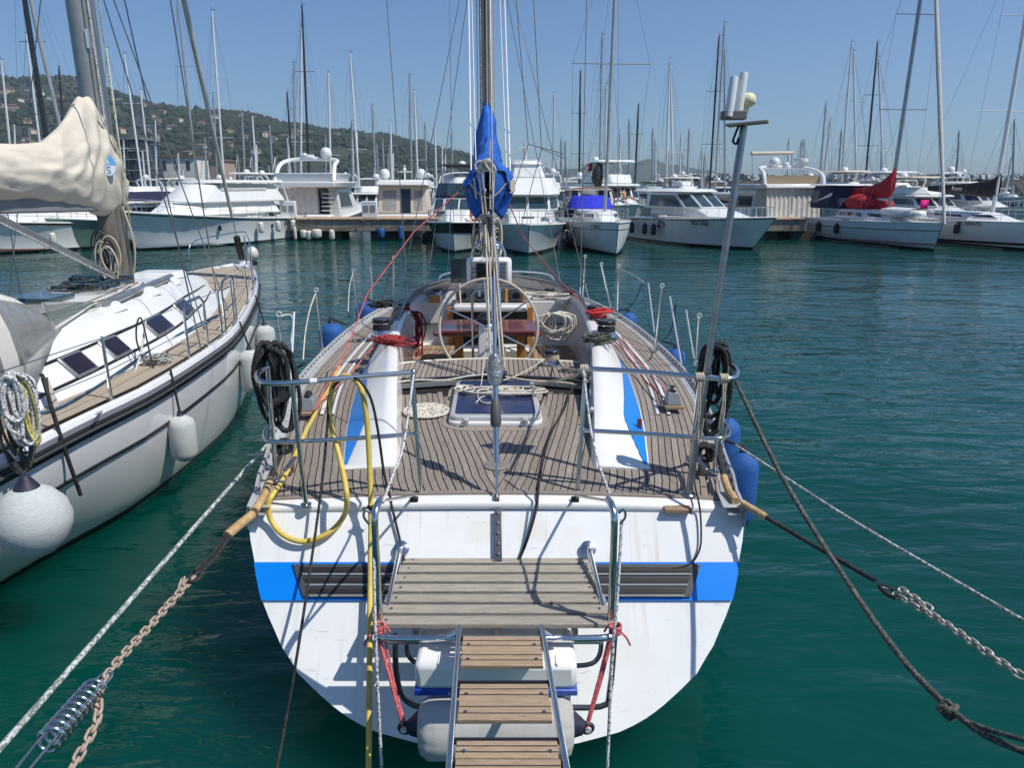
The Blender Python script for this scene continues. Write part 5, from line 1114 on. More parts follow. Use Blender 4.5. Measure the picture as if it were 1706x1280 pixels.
# transom: its own slightly dished panel, with repaired patches
tp = MB(); T0 = rows[0]; nn = len(qs)
tp.grid([[T0[j].lerp(T0[2*nn-1-j], t/12) for t in range(13)] for j in range(nn)])
def transom_mat():
    m = mat('transom_white', (.76, .77, .77), .25, var=.03, scale=2, coat=.3, dirt=.08, dcol=(.6, .58, .52)); t = m.node_tree; N = t.nodes; L = t.links; p = N['Principled BSDF']
    src = p.inputs['Base Color'].links[0].from_socket; g = N.new('ShaderNodeNewGeometry'); sx = N.new('ShaderNodeSeparateXYZ'); L.new(g.outputs['Position'], sx.inputs[0]); last = src
    for (x0, x1, z0, z1, a) in ((-.52, -.31, 1.08, 1.17, .3), (-.29, -.13, 1.08, 1.19, .8), (.03, .22, 1.09, 1.19, .7), (.32, .43, 1.1, 1.17, .5)):
        def band(s, a0, a1):
            q = N.new('ShaderNodeMath'); q.operation = 'SUBTRACT'; L.new(s, q.inputs[0]); q.inputs[1].default_value = (a0+a1)/2
            b = N.new('ShaderNodeMath'); b.operation = 'ABSOLUTE'; L.new(q.outputs[0], b.inputs[0]); r = N.new('ShaderNodeMapRange'); w = (a1-a0)/2; r.inputs[1].default_value = w+.004; r.inputs[2].default_value = w-.008; L.new(b.outputs[0], r.inputs[0]); return r.outputs[0]
        m1 = N.new('ShaderNodeMath'); m1.operation = 'MULTIPLY'; L.new(band(sx.outputs[0], x0, x1), m1.inputs[0]); L.new(band(sx.outputs[2], z0, z1), m1.inputs[1])
        m2 = N.new('ShaderNodeMath'); m2.operation = 'MULTIPLY'; L.new(m1.outputs[0], m2.inputs[0]); m2.inputs[1].default_value = a
        mx = N.new('ShaderNodeMix'); mx.data_type = 'RGBA'; L.new(last, mx.inputs['A']); mx.inputs['B'].default_value = (.74, .72, .66, 1); L.new(m2.outputs[0], mx.inputs['Factor']); last = mx.outputs['Result']
    def streak(sc, lo, hi, col, amt, last):
        mp_ = N.new('ShaderNodeMapping'); mp_.inputs['Scale'].default_value = sc; L.new(g.outputs['Position'], mp_.inputs[0]); q = N.new('ShaderNodeTexNoise'); q.inputs['Scale'].default_value = 1; q.inputs['Detail'].default_value = 6; L.new(mp_.outputs[0], q.inputs[0])
        r = N.new('ShaderNodeMapRange'); r.inputs[1].default_value = lo; r.inputs[2].default_value = hi; r.inputs[4].default_value = amt; L.new(q.outputs[0], r.inputs[0])
        x = N.new('ShaderNodeMix'); x.data_type = 'RGBA'; x.inputs['B'].default_value = (*col, 1); L.new(last, x.inputs['A']); L.new(r.outputs[0], x.inputs['Factor']); return x.outputs['Result']
    last = streak((22, 1.2, 1.4), .58, .80, (.50, .42, .30), .55, last); last = streak((9, 9, 60), .66, .74, (.30, .30, .30), .45, last); last = streak((2.2, 2.2, 2.2), .45, .75, (.66, .66, .60), .5, last)
    L.new(last, p.inputs['Base Color']); return m
tp.build('transom', transom_mat(), MY, smooth=0)
TN = Vector((0, -1.17, 1)).normalized()      # outward... the transom faces aft and up
TN = Vector((0, -1, 1/1.17)).normalized()
def T(u, z, off=.0): return M(u, (z+3.547)/1.17, z)+TN*off
def thw(z):
    q = (1.25-z)/1.03; return HW(4.115)*pf(max(0, min(1, q)))
# blue band
zz = [.83+.17*i/4 for i in range(5)]
MB().grid([[T(u*thw(z)*.999, z, .004) for u in [-1+2*i/16 for i in range(17)]] for z in zz]).build('transom_stripe', bluestripe, MY, smooth=0)
def vent(s):
    uo0, uo1, ui = 1.225, 1.14, .56
    v = [T(s*ui, .99, .010), T(s*uo0, .99, .010), T(s*uo1, .842, .010), T(s*ui, .842, .010)]
    if s < 0: v = v[::-1]
    f = MB().plate(v, .016).build('vent_grille', dgrey, MY, bevel=.003)
    for k in range(3):
        z1 = .975-.047*k; z0 = z1-.020; e = uo0-.05-(uo0-uo1)*(k*.047/.15)
        pts = [T(s*(ui+.03), z1, .0195), T(s*e, z1, .0195), T(s*(e-.015), z0, .0195), T(s*(ui+.03), z0, .0195)]
        if s < 0: pts = pts[::-1]
        MB().plate(pts, .006).build('slot', black, f, smooth=0)
        MB().bar(T(s*(ui+.02), z0-.012, .022), T(s*(e-.02), z0-.012, .022), .010, .010, up=TN).build('louvre', grey, f, smooth=0)
    for uu, z in ((ui+.015, .978), (uo0-.02, .982), (uo1-.01, .852)): MB().ball(T(s*uu, z, .02), .006, 8, 5).build('screw', steel, f)
vent(-1); vent(1)
# lip and margin boards at the deck edge
us = [-1+2*i/24 for i in range(25)]
lip = MB(); H4 = HW(4.12)
lip.grid([[M(u*H4*a, y, dk(u*H4, 4.2)+z) for u in us] for y, z, a in ((4.098, -.045, 1.0), (4.094, -.04, 1.0), (4.094, -.012, 1.0), (4.104, .0, .997), (4.12, .004, .992), (4.20, .006, .985), (4.20, -.03, .985))])
lip.build('transom_lip', white, MY, smooth=60)
MB().grid([[M(u*(H4-.06), y, dk(u*H4, 4.2)+z) for u in us] for y, z in ((4.195, -.02), (4.195, .016), (4.245, .016), (4.245, -.01))]).build('margin_board', teakd, MY, smooth=30)
# deck under the planks (caulking)
ys = [4.19+i*.3 for i in range(41)]
def well(Y): return 1.12 if 7.74 < Y < 10.0 else 0
for s in (-1, 1):
    yl = [4.19+i*.15 for i in range(81)]
    MB().grid([[M(s*(HW(Y)-.02), Y, dk(HW(Y), Y)+.0), M(s*(HW(Y)*.8), Y, dk(HW(Y)*.8, Y)), M(s*max(well(Y), HW(Y)*.5 if not well(Y) else well(Y)), Y, dk(max(well(Y), HW(Y)*.5), Y)), M(s*well(Y), Y, dk(well(Y), Y))] for Y in yl]).build('deck_caulking', caulk, MY, smooth=60)
PW = .0505
def plankstrip(s, k, y0, y1, gap=.0078, dz=.004, base=.075, cond=None):
    L_ = []; R_ = []; y = y0
    while y <= y1+1e-6:
        a = HW(y)-base-PW*k-gap/2; b = a-PW+gap
        if a > .004 and (cond is None or cond(y, a, b)): L_.append(M(s*a, y, dk(a, y)+dz)); R_.append(M(s*max(b, .003), y, dk(b, y)+dz))
        elif L_: break
        y += .22 if (a > .25 or k < 20) else .04
    n = len(L_)
    if n < 2: return
    m = MB(); rr = []
    for i in range(n): d_ = Vector((0, 0, .006)); rr.append([L_[i]-d_, L_[i], R_[i], R_[i]-d_])
    m.grid(rr); m.add(rr[0], [(0, 1, 2, 3)]); m.add(rr[-1], [(3, 2, 1, 0)]); m.build('deck_plank', teakd, MY, smooth=0)
for s in (-1, 1):
    for k in range(13): plankstrip(s, k, 4.262, 14.4, cond=lambda y, a, b: y < 7.6 or a > 1.42-.05*(0 if y < 10 else (y-10)*3.6) )
    for k in range(13, 40): plankstrip(s, k, 4.262, 6.6)
    # planks of the raised helm deck
    for k in range(21):
        u = 1.05-k*.0505
        MB().prism([M(s*u, 6.92, 0), M(s*(u-.042), 6.92, 0), M(s*(u-.042), 7.72-.25*(u/1.1)**2, 0), M(s*u, 7.72-.25*(u/1.1)**2, 0)], 1.325, 1.334).build('helm_deck_plank', teakd, MY, smooth=0)
MB().prism([M(-1.08, 6.90, 0), M(1.08, 6.90, 0), M(1.08, 7.50, 0), M(.7, 7.65, 0), M(0, 7.75, 0), M(-.7, 7.65, 0), M(-1.08, 7.50, 0)], 1.0, 1.328).build('helm_deck', caulk, MY, smooth=0)
MB().tube([M(-1.1, 7.50, 1.318), M(-.7, 7.655, 1.318), M(0, 7.755, 1.318), M(.7, 7.655, 1.318), M(1.1, 7.50, 1.318)], .022, 6, sm=4).build('helm_deck_edge', cream, MY)
# toe rails
for s in (-1, 1):
    yl = [3.98+i*.25 for i in range(49)]
    prof = [(-.095, .004), (-.095, .014), (-.022, .022), (-.012, .070), (.004, .072), (.012, .0), (.010, -.09)]
    tr = MB().grid([[M(s*(HW(Y)+a*(1 if HW(Y) > .2 else .3)), Y, dk(HW(Y), Y)+z) for a, z in prof] for Y in yl]).build('toe_rail', alugrey, MY, smooth=30)
    hb = MB(); y = 4.15
    while y < 12:
        t_ = Vector((HW(y+.05)-HW(y), .05, 0)).normalized(); p = M(s*(HW(y)-.0185), y, dk(HW(y), y)+.046); q = M(s*(HW(y+.035)-.0185), y+.035, dk(HW(y), y)+.046)
        hb.bar(p-Vector((s*.003, 0, 0)), q-Vector((s*.003, 0, 0)), .006, .016); hb.ball(M(s*(HW(y+.07)-.06), y+.07, dk(HW(y), y)+.021), (.007, .007, .003), 6, 4); y += .14
    tag(hb.build('drain_hole_row', dgrey, tr, smooth=0), kind='stuff')
    for a, b_, yy0, yy1, mm in ((.34, .02, 5.9, 10.6, mastw), (.44, .012, 5.9, 9.6, mastw)):
        MB().grid([[M(s*(HW(y)-a), y, dk(HW(y), y)+.012), M(s*(HW(y)-a), y, dk(HW(y), y)+.034), M(s*(HW(y)-a-b_-.01), y, dk(HW(y), y)+.034), M(s*(HW(y)-a-b_-.01), y, dk(HW(y), y)+.012)] for y in [yy0+(yy1-yy0)*i/16 for i in range(17)]]).build('genoa_track', mm, MY, smooth=30)
    cr = MB().frust([M(s*(HW(y)-e), y, dk(2, y)+.05) for y, e in ((4.0, -.012), (4.0, .13), (4.22, .13), (4.22, -.012))], [M(s*(HW(y)-e), y, dk(2, y)+.062) for y, e in ((4.0, -.012), (4.0, .13), (4.22, .13), (4.22, -.012))]); cr.build('corner_plate', alugrey, MY, bevel=.004)
# coamings with blue flash
CO = [(4.66, .68, 1.08, .028), (4.9, .70, 1.12, .08), (5.4, .76, 1.20, .15), (6.0, .83, 1.28, .22), (6.6, .90, 1.34, .27), (7.2, .97, 1.39, .31), (7.8, 1.02, 1.42, .33), (8.6, 1.06, 1.43, .33), (9.4, 1.06, 1.40, .33), (10.2, .98, 1.32, .33), (11.2, .80, 1.14, .31), (12.4, .5, .82, .24)]
def co(Y, k): return tab(CO, Y, k)
for s in (-1, 1):
    rr = []; ys = [4.66+i*.15 for i in range(52)]
    for Y in ys:
        ui, uo, hh = co(Y, 1), co(Y, 2), co(Y, 3); z0 = dk(uo, Y)-.004; zin = z0 if Y < 7.74 else .95
        hh *= 1.16; rg_ = min(ui+.12, uo-.18); rr.append([M(s*(ui-.015), Y, zin), M(s*(ui+.02), Y, z0+hh*.95), M(s*(ui+.045), Y, z0+hh), M(s*(rg_-.02), Y, z0+hh), M(s*(rg_+.01), Y, z0+hh*.96), M(s*(uo-.012), Y, z0+.012), M(s*uo, Y, z0)])
    cm = MB().grid(rr); cm.add(rr[0], [(0, 1, 2, 3, 4, 5, 6)]).add(rr[-1], [(0, 1, 2, 3, 4, 5, 6)]); cb = cm.build('cockpit_coaming', white, MY, smooth=35)
    st_ = []
    for Y in [4.74+i*.12 for i in range(30)]:
        uo, hh, z0 = co(Y, 2), co(Y, 3), dk(co(Y, 2), Y); ui = co(Y, 1); hh *= 1.16; z0 -= .004; rg_ = min(ui+.12, uo-.18); a = M(s*(uo-.012), Y, z0+.012); b = M(s*(rg_+.01), Y, z0+hh*.96)
        w = max(.03, min(1, (Y-4.6)/.9)) if Y < 5.6 else max(.04, 1-(Y-5.6)/2.8); n_ = Vector((s*.75, 0, .65))*.004
        st_.append([a.lerp(b, .04)+n_, a.lerp(b, .04+.52*w)+n_])
    MB().grid(st_).build('blue_flash', mat('flash_blue', (.005, .20, .62), .35, var=.04), cb, smooth=40)
# cockpit
MB().prism([M(-1.05, 7.74, 0), M(1.05, 7.74, 0), M(1.05, 10.0, 0), M(-1.05, 10.0, 0)], .50, .55).build('cockpit_sole', cream, MY, smooth=0)
for s in (-1, 1):
    MB().box(M(s*.80, 8.9, .78), (.58, 2.3, .44)).build('seat_box', white, MY, bevel=.015)
    for k in range(9): MB().box(M(s*(.535+k*.066), 8.85, 1.008), (.058, 1.98, .014)).build('seat_slat', teaks, MY, smooth=0)
bk = MB()
for x0, x1, z0, z1 in ((-1.12, -.58, .5, 1.60), (.62-.16, 1.12, .5, 1.60), (-.58, .46, .5, .93), (-.58, .46, 1.49, 1.62)): bk.box(M((x0+x1)/2, 10.03, (z0+z1)/2), (x1-x0, .06, z1-z0))
bk.build('cabin_bulkhead', white, MY, smooth=0)
MB().box(M(-.06, 10.034, 1.2), (1.1, .04, .7)).build('companionway_dark', black, MY, smooth=0)  # black slab stands in for the shade inside the open companionway
MB().frust([M(-.6, 9.80, .93), M(.48, 9.80, .93), M(.48, 10.0, .93), M(-.6, 10.0, .93)], [M(-.6, 9.86, 1.0), M(.48, 9.86, 1.0), M(.48, 10.0, 1.0), M(-.6, 10.0, 1.0)]).build('bridge_step', white, MY, bevel=.01)
for x in (-.62, .50): MB().box(M(x, 9.95, 1.2), (.075, .05, .68)).build('door_trim', orangew, MY, bevel=.006)
MB().box(M(-.06, 9.86, 1.555), (1.0, .34, .09)).build('companionway_hood', white, MY, bevel=.03)
# coachroof forward with slide
rr = []
for Y, w, z in ((10.065, 1.08, 1.60), (10.8, .98, 1.62), (12, .78, 1.62), (13, .52, 1.56), (13.9, .25, 1.40)):
    rr.append([M(-w-.12, Y, dk(1, Y)), M(-w, Y, z-.04), M(-w+.06, Y, z), M(0, Y, z+.04), M(w-.06, Y, z), M(w, Y, z-.04), M(w+.12, Y, dk(1, Y))])
MB().grid(rr).add(rr[0], [tuple(range(7))]).add(rr[-1], [tuple(range(7))]).build('coachroof', white, MY, smooth=50)
# instrument panel
ip = MB().box(M(-.03, 10.0, 1.70), (.92, .12, .19)).build('instrument_panel', dgrey, MY, bevel=.01)
for x in (-.485, .195, .44): MB().box(M(x-.03, 9.93, 1.70), (.045, .03, .18)).build('wood_strip', orangew, ip, bevel=.004)
for k, x in enumerate((-.40, -.17, .06, .33)):
    MB().box(M(x-.03, 9.93, 1.70), (.20 if k != 3 else .17, .03, .145)).build('gauge', dgrey, ip, bevel=.006)
    MB().lathe([(.055, 0), (.055, .01), (.045, .012)], M(x-.03, 9.912, 1.70), Matrix.Rotation(math.pi/2, 3, 'X'), 20).build('gauge_dial', screen, ip)
    MB().lathe([(.058, 0), (.058, .006)], M(x-.03, 9.914, 1.70), Matrix.Rotation(math.pi/2, 3, 'X'), 20).build('gauge_rim', grey, ip)
# windscreen
base = [M(u, Y, z) for u, Y, z in ((-1.30, 8.2, 1.60), (-1.24, 9.2, 1.60), (-1.10, 10.1, 1.60), (-.80, 10.75, 1.62), (-.4, 11.1, 1.64), (0, 11.2, 1.66), (.4, 11.1, 1.64), (.80, 10.75, 1.62), (1.10, 10.1, 1.60), (1.24, 9.2, 1.60), (1.30, 8.2, 1.60))]
ctr = M(0, 8.6, 1.6); top = [p+(ctr-p).normalized()*.17+Vector((0, 0, .22*(1 if 0 < i < 10 else .15))) for i, p in enumerate(base)]
bs, ts = cat(base, 6), cat(top, 6)
MB().grid([bs, ts]).build('windscreen', mat('tinted_acrylic', (.12, .085, .05), .06, var=.2, alpha=.55), MY, smooth=80, solid=.006)
MB().tube(ts, .016, 8).build('windscreen_rail', steeld, MY); MB().tube(bs, .02, 6).build('windscreen_base', grey, MY)
# low steel rail forward of the pod
MB().tube([M(-.85, 10.9, 1.66), M(-.8, 10.95, 1.86), M(-.4, 11.3, 1.88), M(.4, 11.3, 1.88), M(.85, 10.95, 1.86), M(.9, 10.9, 1.66)], .016, 8, sm=4).build('grab_rail', steel, MY)
# table
tb = MB()
TBX = [(-.70, 8.30), (.53, 8.30), (.56, 8.36), (.50, 9.14), (.44, 9.20), (-.60, 9.20), (-.66, 9.14), (-.73, 8.36)]
tt = MB().prism([M(a, b, 0) for a, b in TBX], 1.46, 1.50).build('table', mahog, MY, bevel=.012)
for x in (-.42, -.10, .20): MB().box(M(x, 8.75, 1.502), (.006, .86, .003)).build('table_seam', black, tt, smooth=0)
MB().box(M(-.08, 8.30, 1.515), (1.1, .02, .03)).build('table_fiddle', mahog, tt, bevel=.004)
for x in (-.45, .33): MB().box(M(x, 8.85, 1.0), (.11, .06, .92)).build('table_leg', orangew, tt, bevel=.006)
# pedestal, wheel, pod
pc = M(-.10, 8.25, 0)
MB().frust([pc+Vector((a*.14, b*.11, .55)) for a, b in ((-1, -1), (1, -1), (1, 1), (-1, 1))], [pc+Vector((a*.08, b*.08, 1.62)) for a, b in ((-1, -1), (1, -1), (1, 1), (-1, 1))]).build('pedestal', white, MY, bevel=.02)
MB().tube([pc+Vector((-.16, .05, .55)), pc+Vector((-.16, .05, 1.95)), pc+Vector((-.10, .05, 2.02)), pc+Vector((.10, .05, 2.02)), pc+Vector((.16, .05, 1.95)), pc+Vector((.16, .05, .55))], .016, 8).build('pedestal_guard', steel, MY)
MB().lathe([(.09, 0), (.11, .03), (.11, .07), (.07, .12), (.01, .14)], pc+Vector((0, 0, 1.62)), n=20).build('compass', blackp, MY)
wc = M(-.07, 8.0, 1.62); WM = Matrix.Rotation(math.radians(80), 3, 'X'); wh = MB()
wring = [wc+WM@Vector((.555*math.cos(a), .555*math.sin(a), 0)) for a in [2*math.pi*i/56 for i in range(56)]]
wl = MB().tube(wring, .0165, 10, closed=True).build('steering_wheel', mat('wheel_leather', (.50, .44, .34), .6, var=.12, scale=12, bump=.3), MY)
for k in range(6):
    a = math.pi/3*k+math.pi/6*1.15; MB().tube([wc+Vector((0, .03, 0)), wc+WM@Vector((.55*math.cos(a), .55*math.sin(a), 0))], .009, 7).build('spoke', steel, wl)
MB().lathe([(.05, -.03), (.055, 0), (.05, .04), (.02, .06)], wc, WM, 16).build('hub', steel, wl)
pd = M(-.06, 8.55, 2.195); pod = MB().box(pd, (.53, .16, .33)).build('plotter_pod', white, MY, bevel=.045)
MB().box(pd+Vector((0, -.082, .0)), (.425, .02, .255)).build('bezel', grey, pod, bevel=.012)
MB().box(pd+Vector((-.02, -.094, .005)), (.25, .01, .20)).build('display', screen, pod, smooth=0)
for k in range(5):
    for j in range(2): MB().lathe([(.010, 0), (.009, .007)], pd+Vector((.145+.033*j, -.092, .095-.045*k)), Matrix.Rotation(math.pi/2, 3, 'X'), 10).build('button', [blackp, dgrey][k % 2], pod)
for k in range(3): MB().box(pd+Vector((-.185, -.094, .05-.05*k)), (.03, .006, .012)).build('label_mark', dgrey, pod, smooth=0)
MB().tube([pd+Vector((-.12, .05, -.1)), pd+Vector((-.12, .0, -.3))], .02, 8).tube([pd+Vector((.12, .05, -.1)), pd+Vector((.12, .0, -.3))], .02, 8).build('pod_leg', steel, pod)
MB().box(M(-.47, 9.6, 2.08), (.22, .03, .32)).build('folded_panel', gglass, MY, bevel=.01)
MB().tube([M(-.47, 9.6, 1.95), M(-.47, 9.9, 1.6)], .015, 6).build('panel_support', steel, MY)
MB().tube([M(-.25+.21*math.cos(a)+.18, 9.2, 2.30+.22*math.sin(a)) for a in [math.pi*i/10 for i in range(11)]], .018, 8).build('radar_hoop', steel, MY)
# winches
def winch(u, Y, z, r, h_, name='winch', lines=None, label=None):
    c = M(u, Y, z); w = MB().lathe([(r*1.25, 0), (r*1.25, h_*.08), (r*1.05, h_*.14), (r*1.0, h_*.3), (r*.78, h_*.45), (r*.74, h_*.62), (r*.9, h_*.74), (r*.95, h_*.78)], c, n=28).build(name, mat('winch_chrome', (.60, .60, .60), .16, 1, var=.08), MY, smooth=40)
    MB().lathe([(r*.97, h_*.78), (r*1.0, h_*.84), (r*.86, h_*.88), (r*.86, h_*.93), (r*.98, h_*.96), (r*.9, h_), (.01, h_)], c, n=28).build('winch_top', blackp, w, smooth=40)
    MB().lathe([(.018, h_), (.018, h_+.004)], c, n=8).build('winch_socket', steel, w)
    if lines:
        for k in range(3): MB().tube([c+Vector((r*.86*math.cos(a), r*.86*math.sin(a), h_*(.42+.09*k))) for a in [2*math.pi*i/18 for i in range(18)]], .0085, 6, closed=True).build('rope_turn', lines, w, smooth=60)
    return w
winch(.60, 7.42, 1.334, .085, .17, lines=rbeige)
winch(-1.23, 7.72, 1.585, .105, .20, lines=rblack); winch(1.20, 7.62, 1.585, .105, .20, lines=rblack)
winch(-1.15, 9.05, 1.58, .085, .16, lines=rred); winch(1.22, 8.7, 1.585, .095, .18, lines=rred)
winch(.78, 10.25, 1.60, .075, .15, lines=rwhite); winch(1.0, 9.9, 1.60, .08, .16, lines=rwhite); winch(-.82, 10.3, 1.6, .07, .14, lines=None)
MB().box(M(-.82, 9.9, 1.66), (.16, .10, .10)).build('wooden_block', orangew, MY, bevel=.01)
# inner coaming furniture on the right: locker lid, pocket
MB().frust([M(.97, Y, z) for Y, z in ((6.95, 1.30), (7.6, 1.30), (7.6, 1.52), (6.95, 1.50))], [M(.93, Y, z) for Y, z in ((7.0, 1.33), (7.55, 1.33), (7.55, 1.48), (7.0, 1.47))]).build('side_pocket', grey, MY, bevel=.01)
# hatch
def rrect(u0, u1, y0, y1, r, n=5): 
    pts = []
    for cx, cy, a0 in ((u1-r, y1-r, 0), (u0+r, y1-r, 90), (u0+r, y0+r, 180), (u1-r, y0+r, 270)):
        for i in range(n+1): a = math.radians(a0+90*i/n); pts.append(M(cx+r*math.cos(a), cy+r*math.sin(a), 0))
    return pts
hd = MB().prism(rrect(-.44, .44, 5.42, 6.78, .20), 1.27, 1.302).build('hatch_surround', teakd, MY, smooth=0)
ht = MB().prism(rrect(-.385, .385, 5.52, 6.68, .10), 1.30, 1.335).build('hatch', white, MY, bevel=.008)
MB().prism(rrect(-.372, .372, 5.555, 6.67, .07), 1.335, 1.372).build('hatch_frame', alugrey, ht, bevel=.008)
MB().prism(rrect(-.332, .332, 5.63, 6.65, .04), 1.371, 1.377).build('hatch_pane', mat('hatch_acrylic', (.015, .025, .085), .25, var=.25, scale=5, dirt=.25, dcol=(.09, .1, .14)), ht, smooth=0)
for x in (-.24, .24): MB().box(M(x, 5.525, 1.345), (.045, .03, .05)).box(M(x, 5.505, 1.365), (.03, .05, .015)).build('hatch_latch', alugrey, ht, bevel=.004)
# traveller
tv = [M(-1.12, 6.60, 1.345), M(-.5, 6.72, 1.36), (M(0, 6.76, 1.365)), M(.5, 6.72, 1.36), M(.92, 6.60, 1.345)]
tvp = cat(tv, 5)
MB().grid([[p+Vector((0, a, z)) for a, z in ((-.045, -.04), (-.045, .0), (.045, .0), (.045, -.04))] for p in tvp]).build('traveller_base', grey, MY, smooth=30)
MB().grid([[p+Vector((0, a, z)) for a, z in ((-.022, .0), (-.022, .035), (.022, .035), (.022, .0))] for p in tvp]).build('traveller_track', blackp, MY, smooth=30)
for k in (0, -1): MB().box(tvp[k]+Vector((0, 0, .02)), (.09, .09, .07)).build('traveller_end', dgrey, MY, bevel=.01)
car = MB().box(M(0.02, 6.76, 1.41), (.20, .10, .05)).build('traveller_car', blackp, MY, bevel=.01)
MB().lathe([(.035, -.02), (.04, 0), (.035, .02)], M(.02, 6.74, 1.47), Matrix.Rotation(math.pi/2, 3, 'X'), 16).lathe([(.03, -.02), (.035, 0), (.03, .02)], M(-.09, 6.74, 1.45), Matrix.Rotation(math.pi/2, 3, 'X'), 16).build('sheave', steel, car)
# deck plate, turning blocks, lights
MB().lathe([(.095, 0), (.095, .006), (.085, .010), (.01, .012)], PZ(828, 776, 1.302), n=32).build('deck_plate', mat('deck_plate_grey', (.20, .18, .16), .6, var=.2, scale=20), MY, smooth=30)
for s, (px, py) in ((-1, (515, 690)), (1, (1120, 680))):
    p = PZ(px, py, 1.29); b = MB().box(p+Vector((0, 0, .03)), (.16, .22, .02)).build('block_pad', teaks, MY)
    MB().frust([p+Vector((a, c, .04)) for a, c in ((-.065, -.06), (.065, -.06), (.065, .09), (-.065, .09))], [p+Vector((a, c, .15)) for a, c in ((-.05, -.03), (.05, -.03), (.05, .06), (-.05, .06))]).build('turning_block', grey, b, bevel=.008)
    MB().lathe([(.055, -.02), (.06, 0), (.055, .02)], p+Vector((0, .03, .14)), Matrix.Rotation(math.pi/2, 3, 'Y'), 18).build('block_sheave', blackp, b)
p = PZ(993, 705, 1.32); lt = MB().lathe([(.048, 0), (.048, .02), (.045, .022), (.045, .10)], p, n=24).build('stern_light', dgrey, MY, smooth=40)
MB().lathe([(.052, .10), (.055, .11), (.05, .125), (.01, .13)], p, n=24).build('light_cap', mastw, lt, smooth=40); MB().lathe([(.055, -.01), (.055, .008)], p, n=24).build('light_foot', mastw, lt)
q = PZ(993, 655, 1.45); MB().box(q, (.11, .10, .04)).build('float_switch_box', mastw, MY, bevel=.01); MB().lathe([(.03, 0), (.03, .10)], q+Vector((-.02, -.02, -.12)), n=16).build('blue_canister', bluestripe, MY)
MB().box(PZ(1065, 708, 1.34), (.035, .02, .10)).build('brown_tag', mahog, MY)
MB().box(T(1.12, 1.243, .02), (.17, .07, .03)).build('wooden_pad', teaks, MY, bevel=.006)
for px, py in ((470, 812), (1185, 805)): MB().tube([PZ(px, py, 1.3)+Vector((-.03, 0, 0)), PZ(px, py, 1.3)+Vector((-.02, 0, .04)), PZ(px, py, 1.3)+Vector((.02, 0, .04)), PZ(px, py, 1.3)+Vector((.03, 0, 0))], .006, 6).build('pad_eye', steel, MY)
for s in (-1, 1):   # stern cleats
    c0 = M(s*(HW(4.6)-.20), 4.62, dk(1.4, 4.6)+.01); MB().bar(c0+Vector((0, -.12, .07)), c0+Vector((0, .12, .07)), .025, .022).box(c0+Vector((0, .03, .03)), (.03, .03, .07)).box(c0+Vector((0, -.03, .03)), (.03, .03, .07)).build('cleat', steeld, MY, bevel=.006)
# backstay with chainplate on the transom
cpb = MB().plate([T(.075-.1+.05, 1.24, .018), T(.025-.1+.04, 1.24, .018), T(.025-.1+.04, 1.02, .018), T(.075-.1+.05, 1.02, .018)], .012)
XB = 0.07
MB().bar(T(XB-.06, 1.245, .02), T(XB-.06, 1.00, .02), .045, .014, up=TN).build('backstay_chainplate', mat('chainplate_steel', (.12, .12, .12), .4, .7, var=.3), MY, bevel=.003)
for k in range(5): MB().lathe([(.012, 0), (.011, .006), (.002, .007)], T(XB-.06, 1.225-.048*k, .027), TN.to_track_quat('Z', 'Y').to_matrix(), 12).build('bolt', steeld, MY)
B0 = Vector((-.095, 4.15, 1.31)); BT = Vector((-.42, 12.2, 17.2)); bd = (BT-B0).normalized()
def bz(z): return B0+bd*((z-B0.z)/bd.z)
MB().box(B0+Vector((0, -.02, -.02)), (.035, .05, .07)).build('toggle', steeld, MY, bevel=.005)
MB().tube([B0, bz(1.50)], .008, 8).build('stay_rod', steel, MY); MB().tube([bz(1.50), bz(2.04)], .020, 12).build('tensioner_tube', steel, MY)
MB().tube([bz(1.70), bz(1.72), bz(1.83), bz(1.86)], [.024, .036, .034, .024], 14).build('tensioner_grip', mat('rubber_grey', (.07, .075, .08), .6, var=.2), MY, smooth=60)
bm_ = MB(); 
for k in range(14): 
    p = bz(1.95+k*.013); bm_.lathe([(.030+.022*math.sin(k/13*math.pi)**.5+rnd.uniform(-.003, .003), -.004), (.030+.022*math.sin(k/13*math.pi)**.5, .010)], p, n=14)
bm_.build('taped_fitting', mat('silver_tape', (.45, .46, .47), .3, .8, var=.3, scale=30, bump=1, bscale=60), MY, smooth=50)
MB().tube([bz(2.04), bz(2.6)], .014, 8).build('stay_ram', steel, MY); MB().tube([bz(2.6), bz(17.1)], .0055, 6).build('backstay', steeld, MY)
# ---- pushpit
def posts(pairs):
    for t, b_ in pairs:
        MB().tube([b_, t], .0145, 10).lathe([(.035, -.004), (.034, .008), (.018, .014)], b_, n=16).build('pushpit_post', steel, MY, smooth=50)
R8 = lambda x, y: PZ(x, y, 2.08); R6 = lambda x, y: PZ(x, y, 1.68); D = lambda x, y, z=1.285: PZ(x, y, z)
Lt = [R8(688, 621), R8(600, 628), R8(485, 638), R8(440, 638), R8(429, 630), R8(431, 620), R8(446, 612)]
MB().tube(Lt, .0165, 12, sm=4).build('pushpit_top_rail', steel, MY, smooth=60)
MB().tube([R6(700, 723), R6(600, 730), R6(500, 736), R6(452, 736), R6(441, 729), R6(443, 717), R6(455, 707)], .0145, 12, sm=4).build('pushpit_lower_rail', steel, MY, smooth=60)
posts([(R8(446, 612), D(460, 801)), (R8(486, 638), D(510, 842)), (R8(686, 621), D(702, 826)), (R8(976, 614), D(962, 820)), (R8(1216, 608), D(1190, 787)), (R8(1167, 629), D(1150, 770))])
Rt = [R8(972, 614), R8(1060, 619), R8(1165, 628), R8(1215, 631), R8(1228, 625), R8(1227, 616), R8(1216, 607)]
MB().tube(Rt, .0165, 12, sm=4).build('pushpit_top_rail', steel, MY, smooth=60)
